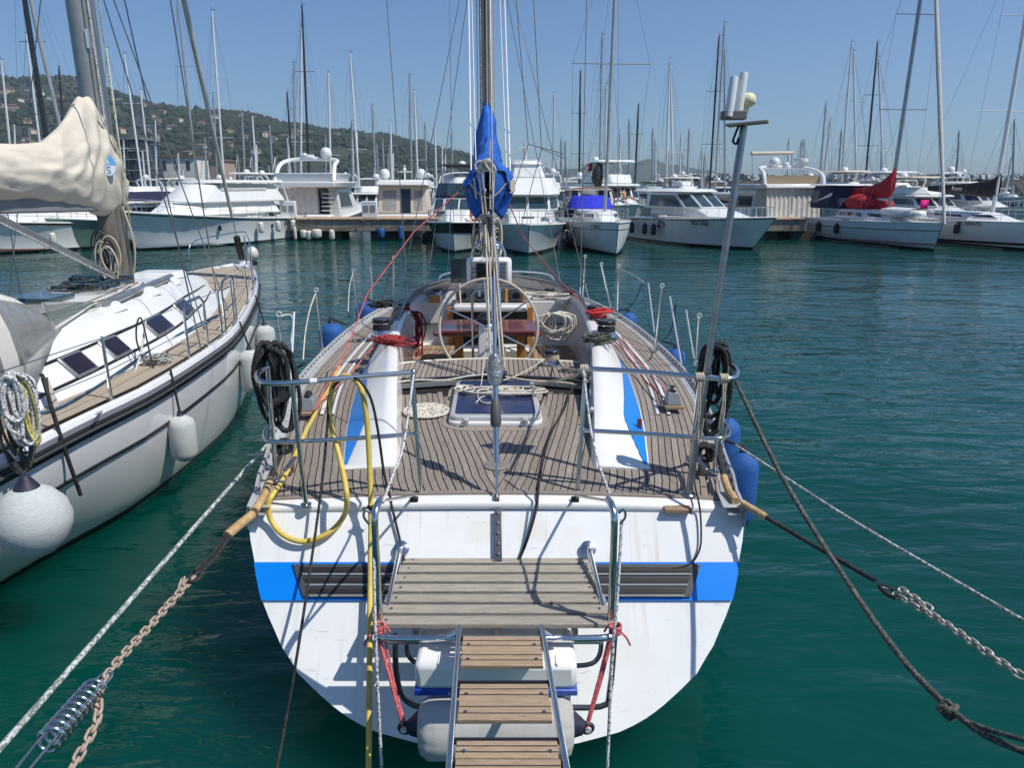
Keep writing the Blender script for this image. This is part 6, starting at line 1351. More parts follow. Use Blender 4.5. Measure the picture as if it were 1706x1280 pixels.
MB().tube([R6(964, 717), R6(1060, 722), R6(1177, 730), R6(1208, 729), R6(1215, 720), R6(1203, 700)], .0145, 12, sm=4).build('pushpit_lower_rail', steel, MY, smooth=60)
for p in (R8(688, 621), R8(972, 614)): MB().ball(p, .024, 10, 6).build('rail_cap', steel, MY)
MB().tube([R8(516, 636), R8(528, 635)], .0185, 12).build('rail_sleeve', white2, MY)
# ---- stanchions along both sides (guard wires are off)
def stn(bx, by, tx, ty, lean=0, hook=True):
    b_ = D(bx, by, 1.30); t = PY(tx, ty, b_.y+lean); o = MB().tube([b_, t], .0135, 8).lathe([(.03, 0), (.028, .05), (.017, .055)], b_-Vector((0, 0, .02)), n=12).build('stanchion', steel, MY, smooth=50)
    MB().tube([t+Vector((.022*math.cos(a), 0, .02+.022*math.sin(a))) for a in [2*math.pi*i/10 for i in range(10)]], .006, 6, closed=True).build('stanchion_eye', mastw, o); return t, b_
SL = [stn(*a) for a in [(481, 656, 465, 527), (538, 584, 527, 486), (599, 536, 589, 453), (656, 516, 656, 431)]]
SR = [stn(*a) for a in [(971, 501, 975, 429), (1018, 514, 1002, 442), (1029, 529, 1031, 446), (1092, 582, 1103, 479), (1160, 606, 1165, 529)]]
for (b_, t) in [((1090, 553), (1080, 472)), ((1135, 606), (1116, 494)), ((1156, 597), (1143, 517))]:
    x = D(b_[0], b_[1], 1.3); MB().tube([x, PY(t[0], t[1], x.y)], .010, 6).build('detached_gate_rod', mastw, MY)
MB().tube([D(483, 668, 1.3), PY(490, 520, 6.6)], .010, 6).build('detached_gate_rod', mastw, MY)
# ---- antenna pole
pb_, pt_ = D(1147, 824, 1.285), PY(1240, 205, 4.45)
ap = MB().tube([pb_, pt_], .0215, 14).lathe([(.05, 0), (.045, .01), (.03, .012)], pb_, n=16).build('antenna_pole', steeld, MY, smooth=60); ad = (pt_-pb_).normalized()
ax = Vector((1, 0, 0)); AM = ad.to_track_quat('Z', 'Y').to_matrix()
MB().plate([pt_+Vector((-.13, -.08, -.015)), pt_+Vector((.10, -.10, .005)), pt_+Vector((.17, .08, .01)), pt_+Vector((-.05, .12, -.01))], .012).build('antenna_plate', mat('weathered_plate', (.16, .15, .11), .8, var=.4, scale=30), ap)
MB().box(pt_+Vector((-.06, .02, .045)), (.14, .07, .05)).build('antenna_bracket', mat('bracket_grey', (.13, .12, .12), .7, var=.4), ap, bevel=.006)
for dx, h0, L_ in ((-.095, .035, .225), (-.035, .05, .235)):
    MB().lathe([(.024, 0), (.0245, .01), (.0245, L_-.02), (.022, L_-.005), (.005, L_)], pt_+Vector((dx, .02*(dx > -.05), h0)), AM, 20).build('antenna', mastw, ap, smooth=50)
MB().lathe([(.012, 0), (.014, .05), (.045, .075), (.048, .09), (.045, .115), (.03, .13), (.004, .135)], pt_+Vector((.02, .06, .04)), AM, 20).build('gps_antenna', mat('gps_cream', (.72, .66, .42), .5, var=.05), ap, smooth=60)
MB().tube([pt_+Vector((-.03, 0, -.01)), pt_+Vector((-.05, -.01, -.06)), pt_+Vector((-.06, -.01, -.10)), pt_+Vector((-.04, -.01, -.115)), pt_+Vector((-.028, -.01, -.08))], .007, 6, sm=4).build('antenna_cable', rblack, ap, smooth=60)
# ---- mast, boom, cover
mf = Vector((-.40, 12.05, 1.62)); mt = Vector((-.42, 12.2, 17.2)); md = (mt-mf).normalized()
def mm(z): return mf+md*((z-mf.z)/md.z)
mp = [(.10*math.sin(a), .15*math.cos(a)) for a in [2*math.pi*i/20 for i in range(20)]]
MB().grid([[mm(z)+Vector((a, b, 0)) for a, b in mp] for z in (1.6, 6, 12, 17.2)], close=True).build('mast', mat('main_mast', (.40, .38, .34), .45, .5, var=.25, scale=5, stretch=(4, 4, .3), dirt=.4, dcol=(.2, .17, .13)), MY, smooth=60)
MB().box(mm(4.0)+Vector((0, -.155, 4.0)), (.03, .02, 12.0)).build('mast_track', dgrey, MY)
for k, (x, y, r, m_) in enumerate([(-.13, -.1, .007, rwhite), (-.07, -.19, .010, rgreyw), (.02, -.20, .012, rbeige), (.05, -.18, .008, rdgrey), (.09, -.17, .010, rwhite), (.13, -.12, .007, rbeige)]):
    MB().tube([mm(1.75)+Vector((x, y, 0)), mm(9)+Vector((x, y, 0)), mm(17)+Vector((x*.8, y, 0))], r, 6).build('halyard', m_, MY, smooth=60)
bmE = Vector((-.235, 7.55, 3.03)); MB().bar(mm(2.95), bmE, .13, .16).build('boom', mastg, MY, bevel=.02)
bc = mat('main_cover_blue', (.006, .10, .45), .75, var=.22, scale=5, bump=.8, bscale=16)
st = [(7.46, 2.98, 3.36, .215, .0), (7.6, 2.95, 3.44, .245, .0), (7.9, 2.92, 3.48, .25, 0), (8.6, 2.9, 3.52, .23, 0), (9.6, 2.86, 3.62, .21, -.02), (10.6, 2.8, 3.78, .2, -.03), (11.3, 2.75, 3.98, .2, -.04), (11.75, 2.7, 4.22, .2, -.04), (12.0, 2.7, 4.50, .19, -.03), (12.2, 2.75, 4.56, .17, -.03), (12.32, 2.9, 4.3, .1, -.03)]
rows = []; N = 60
for i in range(110):
    q = i/109*(len(st)-1); k = min(int(q), len(st)-2); t = q-k; Y, z0, z1, w, dx = [a+(b-a)*t for a, b in zip(st[k], st[k+1])]; r = []
    for j in range(N):
        a = 2*math.pi*j/N; x, z = math.sin(a), -math.cos(a); pw = 1-.35*max(0, z)**1.5
        f = .020*(1-2*abs(math.sin(a*3.5+Y*1.9+noise.noise(Vector((Y*1.5, a, 4)))*2)))+.035*noise.noise(Vector((Y*3, a*2.5, 1)))
        r.append(Vector((-.235-.035*(Y-7.5)+dx*0+x*(w*pw+f), Y-.05*abs(x)*(i < 3), (z0+z1)/2+z*((z1-z0)/2+f*.7))))
    rows.append(r)
sc_ = MB().grid(rows, close=True).build('sail_cover', bc, MY, smooth=70, solid=.008)
ca = sum(rows[0], Vector())/N
# loose flaps hanging at the boom end, around an opening whose inner shade is a black ring
MB().grid([[rows[0][j].lerp(ca, t)+Vector((0, .14*t, 0)) for j in range(N)] for t in (0, .3, .55)], close=True).build('cover_throat_dark', blackcloth, sc_, smooth=60)
for s in (-1, 1):
    fl_ = [[Vector((-.235+s*(.10+.10*a), 7.44-.03*b, 3.42-.42*b+.02*math.sin(a*9+b*4))) for a in [i/6 for i in range(7)]] for b in [i/8 for i in range(9)]]
    MB().grid([[Vector((-.235+s*((.035+.19*a)*(1-.25*(b-.35)**2*4 if b > .35 else 1)), 7.41+.05*a+.02*math.sin(b*6+a*4), 3.46-.24*a-.50*b*(1-.25*a))) for a in [i/6 for i in range(7)]] for b in [i/10 for i in range(11)]]).build('cover_flap', bc, sc_, smooth=70, solid=.008)
MB().tube([Vector((-.235+s*.18, 7.38, z)) for s, z in ((-1, 3.2), (-.5, 3.1), (0, 3.06), (.5, 3.1), (1, 3.2))], .008, 6, sm=4).build('cover_lace', rwhite, sc_, smooth=60)
MB().plate([Vector((-.02, 7.42, 3.22)), Vector((.03, 7.46, 3.24)), Vector((.03, 7.46, 3.12)), Vector((-.02, 7.42, 3.10))], .008).build('cover_patch', mat('patch_beige', (.5, .46, .36), .9), sc_)
# boom end fitting, tackle
be = MB().box(Vector((-.235, 7.46, 3.0)), (.11, .14, .20)).build('boom_end', blackp, MY, bevel=.02)
for k, (x, z) in enumerate([(-.03, 3.12), (.03, 3.12), (0, 2.90), (-.04, 2.82), (.05, 2.84)]): MB().lathe([(.03, -.012), (.036, 0), (.03, .012)], Vector((-.235+x, 7.37, z)), Matrix.Rotation(math.pi/2, 3, 'Y'), 14).build('block', [steel, blackp][k % 2], be)
for k, (x0, x1, z0, z1) in enumerate([(-.10, -.05, 3.35, 2.9), (-.06, -.02, 3.3, 2.9), (.02, .02, 3.6, 2.95), (.06, .04, 3.3, 2.9), (-.14, -.12, 3.25, 3.05)]): MB().tube([Vector((-.235+x0, 7.36, z0)), Vector((-.235+x1, 7.35, z1))], .010, 6).build('topping_line', [rwhite, rbeige][k % 2], be, smooth=60)
for k in range(6):
    a0 = k*1.1; MB().tube([Vector((-.31+.05*math.sin(a+a0)+.02*k, 7.33-.01*k, 3.36+.045*math.cos(a)*(1+.2*(k % 3)))) for a in [2*math.pi*i/8 for i in range(8)]], .010, 6, sm=3, closed=True).build('rope_knot', rwhite, be, smooth=60)
for k, (x0, x1, y1) in enumerate([(-.035, -.07, 6.76), (-.012, -.03, 6.75), (.012, .03, 6.77), (.04, .06, 6.75)]):
    MB().tube([Vector((-.235+x0, 7.38, 2.86)), Vector((c_(6.76)+x1+.03, y1, 1.48))], .0105, 7).build('mainsheet', rbeige if k % 2 else rwhite, MY, smooth=60)
MB().tube([Vector((-.20, 7.38, 2.9)), Vector((-.14, 7.35, 2.4)), Vector((-.15, 7.2, 1.9)), Vector((-.17, 6.9, 1.5))], .012, 8).build('steel_guide', steel, MY)
# blocks between
MB().bar(Vector((-.22, 7.37, 2.88)), Vector((-.21, 7.30, 2.62)), .045, .05).build('mainsheet_block', blackp, MY, bevel=.01)
# lower mast clutter: coiled halyards
for k in range(14):
    a0 = rnd.random()*6; sx = -1 if k < 6 else 1; c = mm(2.15+.07*(k % 5))+Vector((sx*.16, -.18-.012*k, 0))
    MB().tube([c+Vector((.07*math.sin(a)*(1+.3*math.sin(k)), .02*math.sin(a*2), .26*math.cos(a)*(1+.15*math.sin(k*3)))) for a in [2*math.pi*i/9 for i in range(9)]], .011, 6, sm=3, closed=True).build('coiled_halyard', [rbeige, rwhite, rdgrey][k % 3], MY, smooth=60)
for x in (-.13, .13): MB().lathe([(.05, 0), (.05, .03), (.03, .06), (.045, .10)], mm(2.2)+Vector((x, -.05, 0)), Matrix.Rotation(-math.copysign(math.pi/2, x)*-1, 3, 'Y'), 14).build('mast_winch', steel, MY)
# standing rigging: cap, lower and inner shrouds, spreaders, forestay
def sh(nm, a, b, r=.0055, m=steeld): MB().tube([a, b], r, 6).build(nm, m, MY)
for z, w in ((7.6, 1.5), (12.2, 1.1)): MB().tube([mm(z)+Vector((-w, -.35, .0)), mm(z), mm(z)+Vector((w, -.35, 0))], .03, 6).build('spreader', mastg, MY)
for s in (-1, 1):
    cb = M(s*(HW(11.9)-.12), 11.9, 1.3)
    sh('cap_shroud', cb, mm(7.6)+Vector((s*1.5, -.35, 0)), .007); sh('cap_shroud', mm(7.6)+Vector((s*1.5, -.35, 0)), mm(12.2)+Vector((s*1.1, -.35, 0)), .007); sh('cap_shroud', mm(12.2)+Vector((s*1.1, -.35, 0)), mt)
    sh('lower_shroud', M(s*(HW(11.4)-.14), 11.4, 1.3), mm(7.5), .0065); sh('lower_shroud', M(s*(HW(12.6)-.14), 12.5, 1.3), mm(7.5), .0055)
    MB().tube([cb, cb+Vector((0, 0, .25))], .012, 8).build('rigging_screw', steel, MY)
sh('forestay', M(0, 16.1, 1.5), mt, .006); sh('furled_headsail', M(0, 16.0, 1.9), mm(16.5), .035, mastw)
def line(nm, pts, r, m): MB().tube([PY(*p) for p in pts], r, 6).build(nm, m, MY, smooth=60)
for pts, r, m_ in [([(749, 0, 9.5), (753, 300, 9.0), (745, 470, 8.8)], .0035, steeld), ([(781, 0, 9.8), (785, 290, 8.2)], .008, mastw), ([(786, 0, 9.8), (793, 285, 8.2)], .006, mastw), ([(841, 0, 9.8), (850, 285, 8.0)], .008, mastw), ([(833, 0, 9.9), (844, 285, 8.0)], .005, mastw),
    ([(860, 0, 8.5), (880, 240, 8.0), (846, 345, 7.8)], .0045, rdgrey), ([(889, 0, 8.5), (902, 248, 8.0), (862, 400, 7.9)], .0045, rdgrey), ([(880, 240, 8.0), (939, 256, 9.0)], .006, alu), ([(902, 248, 8.0), (943, 264, 9.0)], .006, alu),
    ([(941, 0+256, 9.0), (944, 300, 9.0)], .008, alu), ([(822, 300, 7.3), (818, 480, 7.15), (812, 560, 7.05), (800, 655, 6.4)], .0045, rwhite)]: line('running_line', pts, r, m_)
line('preventer_line', [(805, 283, 7.7), (690, 386, 7.4), (612, 490, 7.2), (575, 590, 6.6), (540, 650, 6.1), (523, 684, 5.95)], .0075, rpink)
line('preventer_line', [(846, 335, 7.7), (872, 395, 8.0), (930, 465, 8.6), (985, 520, 8.9), (1020, 548, 8.9)], .0065, rpink)
MB().tube([PZ(1020, 552, 1.42), PZ(1050, 600, 1.35), PZ(1080, 640, 1.33), PZ(1112, 668, 1.36)], .0075, 6).build('jib_sheet', rred, MY); MB().tube([PZ(1035, 560, 1.40), PZ(1062, 600, 1.33), PZ(1100, 640, 1.33), PZ(1118, 664, 1.38)], .0065, 6).build('jib_sheet', rpink, MY)
MB().tube([PZ(625, 575, 1.5), PZ(585, 620, 1.34), PZ(540, 665, 1.33), PZ(522, 684, 1.38)], .0075, 6).build('jib_sheet', rpink, MY)
# ---- swim platform
pl = lambda u, Y: M(u, Y, 1.0+.0*(3.94-Y))
PX0, PX1 = -.62+.09, .50+.09
for k in range(7):
    y = 3.95-.104*k-.052; w0 = .555+.012*k
    sl_ = MB().box(M(-.01, y, 1.0-.0*k), (2*w0, .078, .026)).build('platform_slat', teakw, MY, bevel=.004)
    for s in (-1, 1): MB().lathe([(.010, 0), (.009, .003), (.002, .004)], M(-.01+s*(w0-.06), y, 1.0115), n=10).build('slat_screw', steeld, sl_)
MB().lathe([(.016, 0), (.014, .012), (.004, .016)], M(-.01, 3.88, 1.011), n=12).build('platform_latch', steel, MY)
for u in (-.42, 0, .40): MB().bar(M(u, 3.22, .972), M(u, 3.95, .972), .03, .03).build('platform_bearer', steeld, MY)
for s in (-1, 1):
    u0 = -.01+s*.60
    MB().tube([M(u0, 3.28, .97), M(u0, 3.27, 1.2), M(u0-s*.004, 3.265, 1.54), M(u0-s*.006, 3.28, 1.61), M(u0-s*.012, 3.33, 1.64), M(u0-s*.018, 3.40, 1.635)], .0185, 12, sm=4).tube([M(u0-s*.018, 3.38, 1.635), M(u0-s*.10, 4.12, 1.33)], .009, 8).build('boarding_handle', steel, MY, smooth=60)
    MB().box(M(u0-s*.10, 4.12, 1.305), (.05, .035, .03)).build('handle_clamp', black, MY, bevel=.006)
    b0 = T(-.01+s*.565, 1.06, .01); MB().lathe([(.048, 0), (.048, .008), (.028, .014), (.026, .03), (.01, .034)], b0, TN.to_track_quat('Z', 'Y').to_matrix(), 24).build('strut_base', steel, MY, smooth=40)
    for a in range(4): MB().ball(b0+TN.to_track_quat('Z', 'Y').to_matrix()@Vector((.036*math.cos(a*1.57+.8), .036*math.sin(a*1.57+.8), .009)), .005, 6, 4).build('strut_bolt', steeld, MY)
    MB().tube([b0+TN*.03, b0+TN*.05+Vector((0, -.04, 0)), M(u0-s*.02, 3.40, 1.0)], .013, 10).build('platform_strut', steel, MY, smooth=50)
    MB().tube([b0+TN*.05+Vector((0, -.04, 0)), b0+TN*.05+Vector((s*.0, -.13, -.04))], .018, 10).build('strut_collar', steel, MY)
    MB().tube([M(u0+s*.025, 3.27, 1.56), M(u0+s*.05, 3.27, 1.60), M(u0+s*.04, 3.27, 1.64), M(u0+s*.015, 3.27, 1.62)], .007, 6, sm=3).build('rope_ring', steel, MY)
MB().tube([M(-.61, 3.30, .99), M(-.61, 3.22, .98), M(-.54, 3.17, .975), M(0, 3.17, .975), M(.52, 3.17, .975), M(.59, 3.22, .98), M(.59, 3.30, .99)], .0185, 12, sm=4).build('platform_frame', steel, MY, smooth=60)
MB().tube([M(-.56, 3.20, .935), M(.54, 3.20, .935)], .014, 10).build('platform_frame', steel, MY, smooth=60)
MB().tube([M(-.30, 3.14, 1.0), M(-.26, 3.12, 1.01), M(.28, 3.12, 1.01), M(.32, 3.14, 1.0)], .016, 10).build('gangway_socket', steel, MY, smooth=60)
for pts, r in (([(658, 1058), (663, 1140), (690, 1176), (760, 1178), (900, 1178), (1000, 1178), (1016, 1150), (1024, 1060)], .016), ([(678, 1062), (680, 1092), (706, 1108), (790, 1109), (900, 1109), (975, 1109), (998, 1094), (1002, 1062)], .013)):
    MB().tube([PY(x, y, 3.26) for x, y in pts], r, 10, sm=4).build('folded_ladder', mat('ladder_dark_steel', (.20, .20, .21), .25, .9, var=.3), MY, smooth=60)
MB().bar(PY(900, 1050, 3.2), PY(902, 1170, 3.22), .012, .02).build('ladder_bar', blackp, MY)
# ================================================================ THINGS ON AND AROUND THE CENTRAL YACHT
bxm = thing('storage_box', 'white plastic box with scuffed blue stripe hanging under the swim platform behind the gangway', 'box', (-.08, 3.18, .62), 0)
bw_, bdp = .80, .30
MB().box((0, 0, .06), (bw_*.94, bdp, .16)).build('body', white, bxm, local=True, bevel=.03); MB().box((0, 0, .235), (bw_, bdp+.02, .15)).build('lid', white, bxm, local=True, bevel=.03)
MB().box((0, -.002, .152), (bw_+.008, bdp+.03, .034)).build('stripe', mat('box_stripe_blue', (.01, .05, .36), .4, dirt=.5, dcol=(.5, .52, .6)), bxm, local=True, bevel=.006)
for x in (-.28, -.15, .20, .30): MB().box((x, -.12, .29), (.014, .07, .05)).build('lid_rib', white, bxm, local=True, bevel=.005)
text('ELF', .022, (-.22, -.171, .152), (1, 0, 0), (0, 0, 1), mastw, bxm, 'stripe_lettering', .001)
for x in (-.17, .10): MB().box((x, -.165, .10), (.02, .012, .12)).build('strap', steeld, bxm, local=True)
bf_ = thing('fender', 'wide grey cloth covered fender lying level under the swim platform between two pink lashings', 'fender', (-.08, 3.02, .58), 0)
RY = Matrix.Rotation(math.pi/2, 3, 'Y'); rr_ = .165; hw_ = .39
prof = [(.03, -hw_), (rr_*.55, -hw_+.005), (rr_*.82, -hw_+.02), (rr_*.97, -hw_+.06), (rr_, -hw_+.12), (rr_*1.01, 0), (rr_, hw_-.12), (rr_*.97, hw_-.06), (rr_*.82, hw_-.02), (rr_*.55, hw_-.005), (.03, hw_)]
b = MB().lathe(prof, (0, 0, 0), RY, 40)
for i, v in enumerate(b.v): n_ = noise.noise(v*9)*.008+.006*math.sin(math.atan2(v.z, v.y)*14)*(1 if abs(v.x) > .3 else .1); v.y *= 1+n_/rr_; v.z *= 1+n_/rr_
b.build('cover', mat('fender_cover_grey', (.46, .45, .43), .9, var=.1, scale=8, bump=.2, bscale=220, dirt=.35), bf_, local=True, smooth=70)
for s in (-1, 1): MB().tube([(s*(hw_-.01), 0, 0), (s*(hw_+.05), -.01, -.01)], [.07, .035], 14).lathe([(.032, -.012), (.04, 0), (.032, .012)], (s*(hw_+.065), -.01, -.01), Matrix.Rotation(math.pi/2, 3, 'X'), 16).build('end_cap', fnavy, bf_, local=True, smooth=50); MB().lathe([(.016, -.014), (.018, 0), (.016, .014)], (s*(hw_+.07), -.016, -.01), Matrix.Rotation(math.pi/2, 3, 'X'), 12).build('eye', mastw, bf_, local=True)
for s, lab in ((-1, 'left'), (1, 'right')):
    a = M(s*.605, 3.22, 1.0); e = Vector((-.08+s*.455, 3.0, .575)); b = MB()
    for k in range(4): j = Vector((rnd.uniform(-.02, .02), rnd.uniform(-.02, .01), 0)); b.tube([a+j, a.lerp(e, .5)+j*.6+Vector((0, 0, -.01*k)), e+j*.4], .0065, 6)
    for k in range(4): b.tube([a+Vector((.028*math.cos(t_), .03*math.sin(t_)-.005, .012*(k-1.5))) for t_ in [2*math.pi*i/9 for i in range(9)]], .0065, 6, closed=True, sm=2)
    b.tube([a, a+Vector((s*.05, -.03, -.03)), a+Vector((s*.075, -.03, -.08))], .006, 6, sm=3).tube([a, a+Vector((-s*.04, -.03, .03)), a+Vector((-s*.06, -.03, .0))], .006, 6, sm=3)
    o = b.build('lashing', rpink, smooth=60); tag(o, 'bundle of pink rope lashing the grey fender to the %s corner of the swim platform' % lab, 'rope')
# gangway
GW = thing('gangway', 'narrow steel gangway with brown slatted treads leading from swim platform towards the camera', 'gangway', (-.1, 2.2, 1.1), 0)
gz = lambda Y: 1.045+(3.13-Y)*.127
def gy(py):
    d = _ray(853, py); t = (1.045+3.13*.127-CH)/(d.z+.127*d.y); return d.y*t
def gx(side, Y): a = PY(765, 1050, 3.13).x if side < 0 else PY(903, 1050, 3.13).x; b = PY(748, 1280, 2.11).x if side < 0 else PY(944, 1280, 2.11).x; t = (3.13-Y)/(3.13-2.11); return a+(b-a)*t
for s in (-1, 1): MB().bar(Vector((gx(s, 3.16), 3.16, gz(3.16))), Vector((gx(s, .9), .9, gz(.9))), .024, .045).build('side_rail', steel, GW, bevel=.006)
boards = [(1066, 1086), (1089, 1111), (1146, 1170), (1174, 1202), (1241, 1266), (1272, 1304)]
for y1, y0 in boards:
    Ya, Yb = gy(y1), gy(y0); Yc = (Ya+Yb)/2; x0, x1 = gx(-1, Yc)+.02, gx(1, Yc)-.02
    o = MB().box(((x0+x1)/2, Yc, gz(Yc)+.002), (x1-x0, Ya-Yb, .02)).build('tread_board', teakn, GW, bevel=.003)
    for dq in (-.17, .17): MB().box(((x0+x1)/2, Yc+dq*(Ya-Yb), gz(Yc)+.0125), (x1-x0-.002, .004, .002)).build('tread_groove', caulk, o, smooth=0)
    for x in (x0+.03, x1-.03): MB().lathe([(.009, 0), (.008, .003), (.001, .004)], (x, Yc-.012, gz(Yc)+.012), n=10).build('tread_screw', steeld, o)
for py in (1062, 1136, 1232): Yc = gy(py); MB().tube([(gx(-1, Yc), Yc, gz(Yc)-.01), (gx(1, Yc), Yc, gz(Yc)-.01)], .013, 10).build('cross_tube', mat('dark_tube', (.05, .05, .055), .3, .8), GW)
for k in range(4): Yc = 1.85-.16*k; MB().box(((gx(-1, Yc)+gx(1, Yc))/2, Yc, gz(Yc)), (gx(1, Yc)-gx(-1, Yc)-.04, .10, .02)).build('tread_board', teakn, GW, bevel=.003)
MB().tube([M(-.27, 3.12, 1.01), (gx(-1, 3.13), 3.13, gz(3.13))], .013, 8).tube([M(.28, 3.12, 1.01), (gx(1, 3.13), 3.13, gz(3.13))], .013, 8).build('hinge', steel, GW)
# hoses and cables
h0 = [PY(614, 1300, 3.05), PY(615, 1180, 3.3), PY(616, 1060, 3.55), PY(617, 950, 3.8), PY(618, 850, 3.98), PY(615, 760, 4.08), PY(611, 700, 4.12), PY(603, 652, 4.15), PY(590, 632, 4.18), PY(572, 627, 4.22), PY(556, 640, 4.26), PY(550, 670, 4.26), PY(550, 700, 4.24), PY(560, 740, 4.18), PY(571, 785, 4.06), PY(578, 830, 3.93), PT(572, 862, .05), PT(545, 890, .05), PT(505, 903, .05), PT(472, 892, .055), PT(452, 868, .06), PY(447, 842, 4.03), PZ(456, 822, 1.36), PZ(470, 802, 1.32), PZ(490, 762, 1.315), PZ(508, 722, 1.315), PZ(530, 680, 1.315), PZ(550, 640, 1.315), PZ(565, 610, 1.315)]
rope('water_hose', 'yellow water hose looped over the left stern rail and hanging down the transom', h0, .0165, hosey, sm=5, cat_='hose', n=12)
hf = thing('hose_connector', 'dark hose connector clipped round the yellow hose near the deck edge', 'connector', PY(618, 848, 3.975), 0)
MB().tube([(0, 0, -.02), (0, 0, .02)], .022, 12).build('collar', black, hf, local=True); MB().tube([(-.05, 0, .0), (.04, 0, .005)], .009, 8).build('clip', black, hf, local=True)
rope('power_cable', 'thin black cable running over the left stern rail and down in front of the transom', [PY(458, 1300, 3.0), PY(480, 1180, 3.25), PY(500, 1060, 3.4), PY(515, 960, 3.68), PY(528, 870, 3.93), PY(538, 790, 4.1), PY(546, 700, 4.22), PY(548, 660, 4.26), PY(562, 638, 4.24), PY(580, 630, 4.2), PY(598, 634, 4.12), PY(618, 665, 4.12), PY(630, 720, 4.14), PY(640, 790, 4.15), PY(650, 828, 4.13), PT(653, 845, .03), PT(666, 900, .02), PT(673, 935, .02)], .0085, rblack, cat_='cable')
rope('power_cable', 'black cable lying across the deck and down the transom, right of the backstay', [PZ(985, 640, 1.40), PZ(965, 640, 1.38), PZ(950, 653, 1.33), PZ(940, 682, 1.315), PZ(920, 717, 1.312), PZ(906, 760, 1.31), PZ(899, 800, 1.31), PZ(896, 826, 1.32), PT(893, 850, .03), PT(880, 895, .02), PT(866, 930, .02)], .0095, rblack, cat_='cable')
rope('power_cable', 'thin black cord from the right deck corner over the transom down to the right vent', [PZ(1160, 760, 1.32), PZ(1157, 800, 1.31), PZ(1163, 832, 1.315), PT(1166, 850, .03), PT(1168, 880, .02), PT(1166, 915, .02), PT(1150, 940, .03), PT(1120, 948, .03)], .006, rblack, cat_='cable')
rope('rope', 'white flecked rope falling from the left boarding handle past the platform', [PY(622, 878, 3.3), PY(624, 1000, 3.2), PY(628, 1120, 3.1), PY(637, 1300, 3.0)], .0085, rfleck)
rope('rope', 'white flecked rope falling from the right boarding handle past the platform', [PY(1036, 866, 3.3), PY(1028, 1000, 3.2), PY(1019, 1110, 3.1), PY(1011, 1300, 3.0)], .0085, rfleck)
rope('rope', 'white flecked rope from the left inner stern rail post down to the boarding handle', [PZ(689, 624, 2.10), PY(672, 742, 3.9), PY(655, 790, 3.6), PY(638, 838, 3.36)], .0075, rfleck)
rope('rope', 'white flecked rope from the right inner stern rail post down to the boarding handle', [PZ(972, 618, 2.10), PY(984, 715, 3.95), PY(1000, 780, 3.65), PY(1016, 824, 3.36)], .0075, rfleck)
def ties(c, label, m=rbeige, tail=.3, s=1):
    b = MB()
    for k in range(4): b.tube([c+Vector(((k-1.5)*.013, .024*math.cos(t_), .026*math.sin(t_))) for t_ in [2*math.pi*i/10 for i in range(10)]], .006, 6, closed=True)
    for k in range(3): b.tube([c+Vector((k*.01-.01, -.02, -.02)), c+Vector((.012*math.sin(k*2.), -.03, -tail*.5)), c+Vector((.02*math.cos(k*2.), -.02, -tail+.04*k)), c+Vector((.02*math.cos(k*2.)+.02, -.02, -tail*.6))], .005, 6, sm=3)
    tag(b.build('rope_tie', m, smooth=60), label, 'rope')
ties(R8(1165, 629), 'beige cord wound round the right stern rail and antenna pole', tail=.42); ties(R8(1206, 631), 'beige cord wound round the right stern rail beside its outer corner', tail=.40)
ties(R8(973, 615), 'beige cord wound round the inner end of the right stern rail', tail=.08)
rope('rope', 'beige rope from the helm deck winch to the right stern rail', [M(.66, 7.36, 1.42), PZ(940, 612, 1.6), PZ(970, 618, 2.06)], .008, rbeige)
rope('rope', 'beige rope sagging from the right stern rail end towards the mainsheet traveller', [PZ(968, 620, 2.04), PZ(940, 632, 1.75), PZ(890, 640, 1.46), PZ(865, 650, 1.36), PZ(850, 655, 1.33)], .009, rbeige)
rope('rope', 'beige rope led from the helm deck winch to the foot of the mainsheet', [M(.52, 7.34, 1.42), PZ(870, 622, 1.42), PZ(838, 634, 1.42)], .008, rbeige)
rope('rope', 'white control line lying along the left half of the mainsheet traveller', [PZ(662, 637, 1.42), PZ(700, 633, 1.42), PZ(740, 634, 1.41), PZ(780, 627, 1.43), PZ(815, 624, 1.44)], .010, rwhite)
rope('rope', 'white control line lying along the right half of the mainsheet traveller', [PZ(842, 628, 1.43), PZ(880, 634, 1.41), PZ(930, 637, 1.41), PZ(955, 640, 1.41)], .011, rbeige)
coil('rope_coil', 'loose white rope flaked between the traveller and the dark hatch', PZ(850, 655, 1.385), .30, .10, rwhite, 9, .010, seed=31, horiz=True, dep=.02)
coil('rope_coil', 'small loop of white rope left of the hatch top edge', PZ(775, 650, 1.385), .10, .09, rwhite, 3, .009, seed=32, horiz=True, dep=.01)
rope('cord', 'white cord end curled on the dark hatch pane', [PZ(795, 656, 1.386), PZ(800, 668, 1.386), PZ(812, 672, 1.386), PZ(824, 668, 1.386), PZ(818, 660, 1.386), PZ(802, 662, 1.386), PZ(793, 672, 1.386)], .006, rwhite, cat_='cord')
coil('rope_coil', 'dark red rope hank hanging from the left cockpit winch into the cockpit', PZ(690, 520, 1.60), .13, .30, rred, 10, .011, seed=41, dep=.06)
coil('rope_coil', 'dark red rope folded over the left coaming beside the large winch', PZ(655, 572, 1.62), .26, .10, rred, 8, .012, seed=42, horiz=True, rz=-.75, dep=.03)
coil('rope_coil', 'bright red rope heaped round the right coaming winch', PZ(1000, 530, 1.66), .15, .12, ropemat('rope_bright_red', (.62, .04, .04), (.3, .02, .02), 80), 7, .014, seed=43, horiz=True, rz=.5, dep=.05)
coil('rope_coil', 'grey black rope lying over the right coaming below the red rope', PZ(1000, 570, 1.64), .20, .09, rdgrey, 8, .012, seed=44, horiz=True, rz=.6, dep=.04)
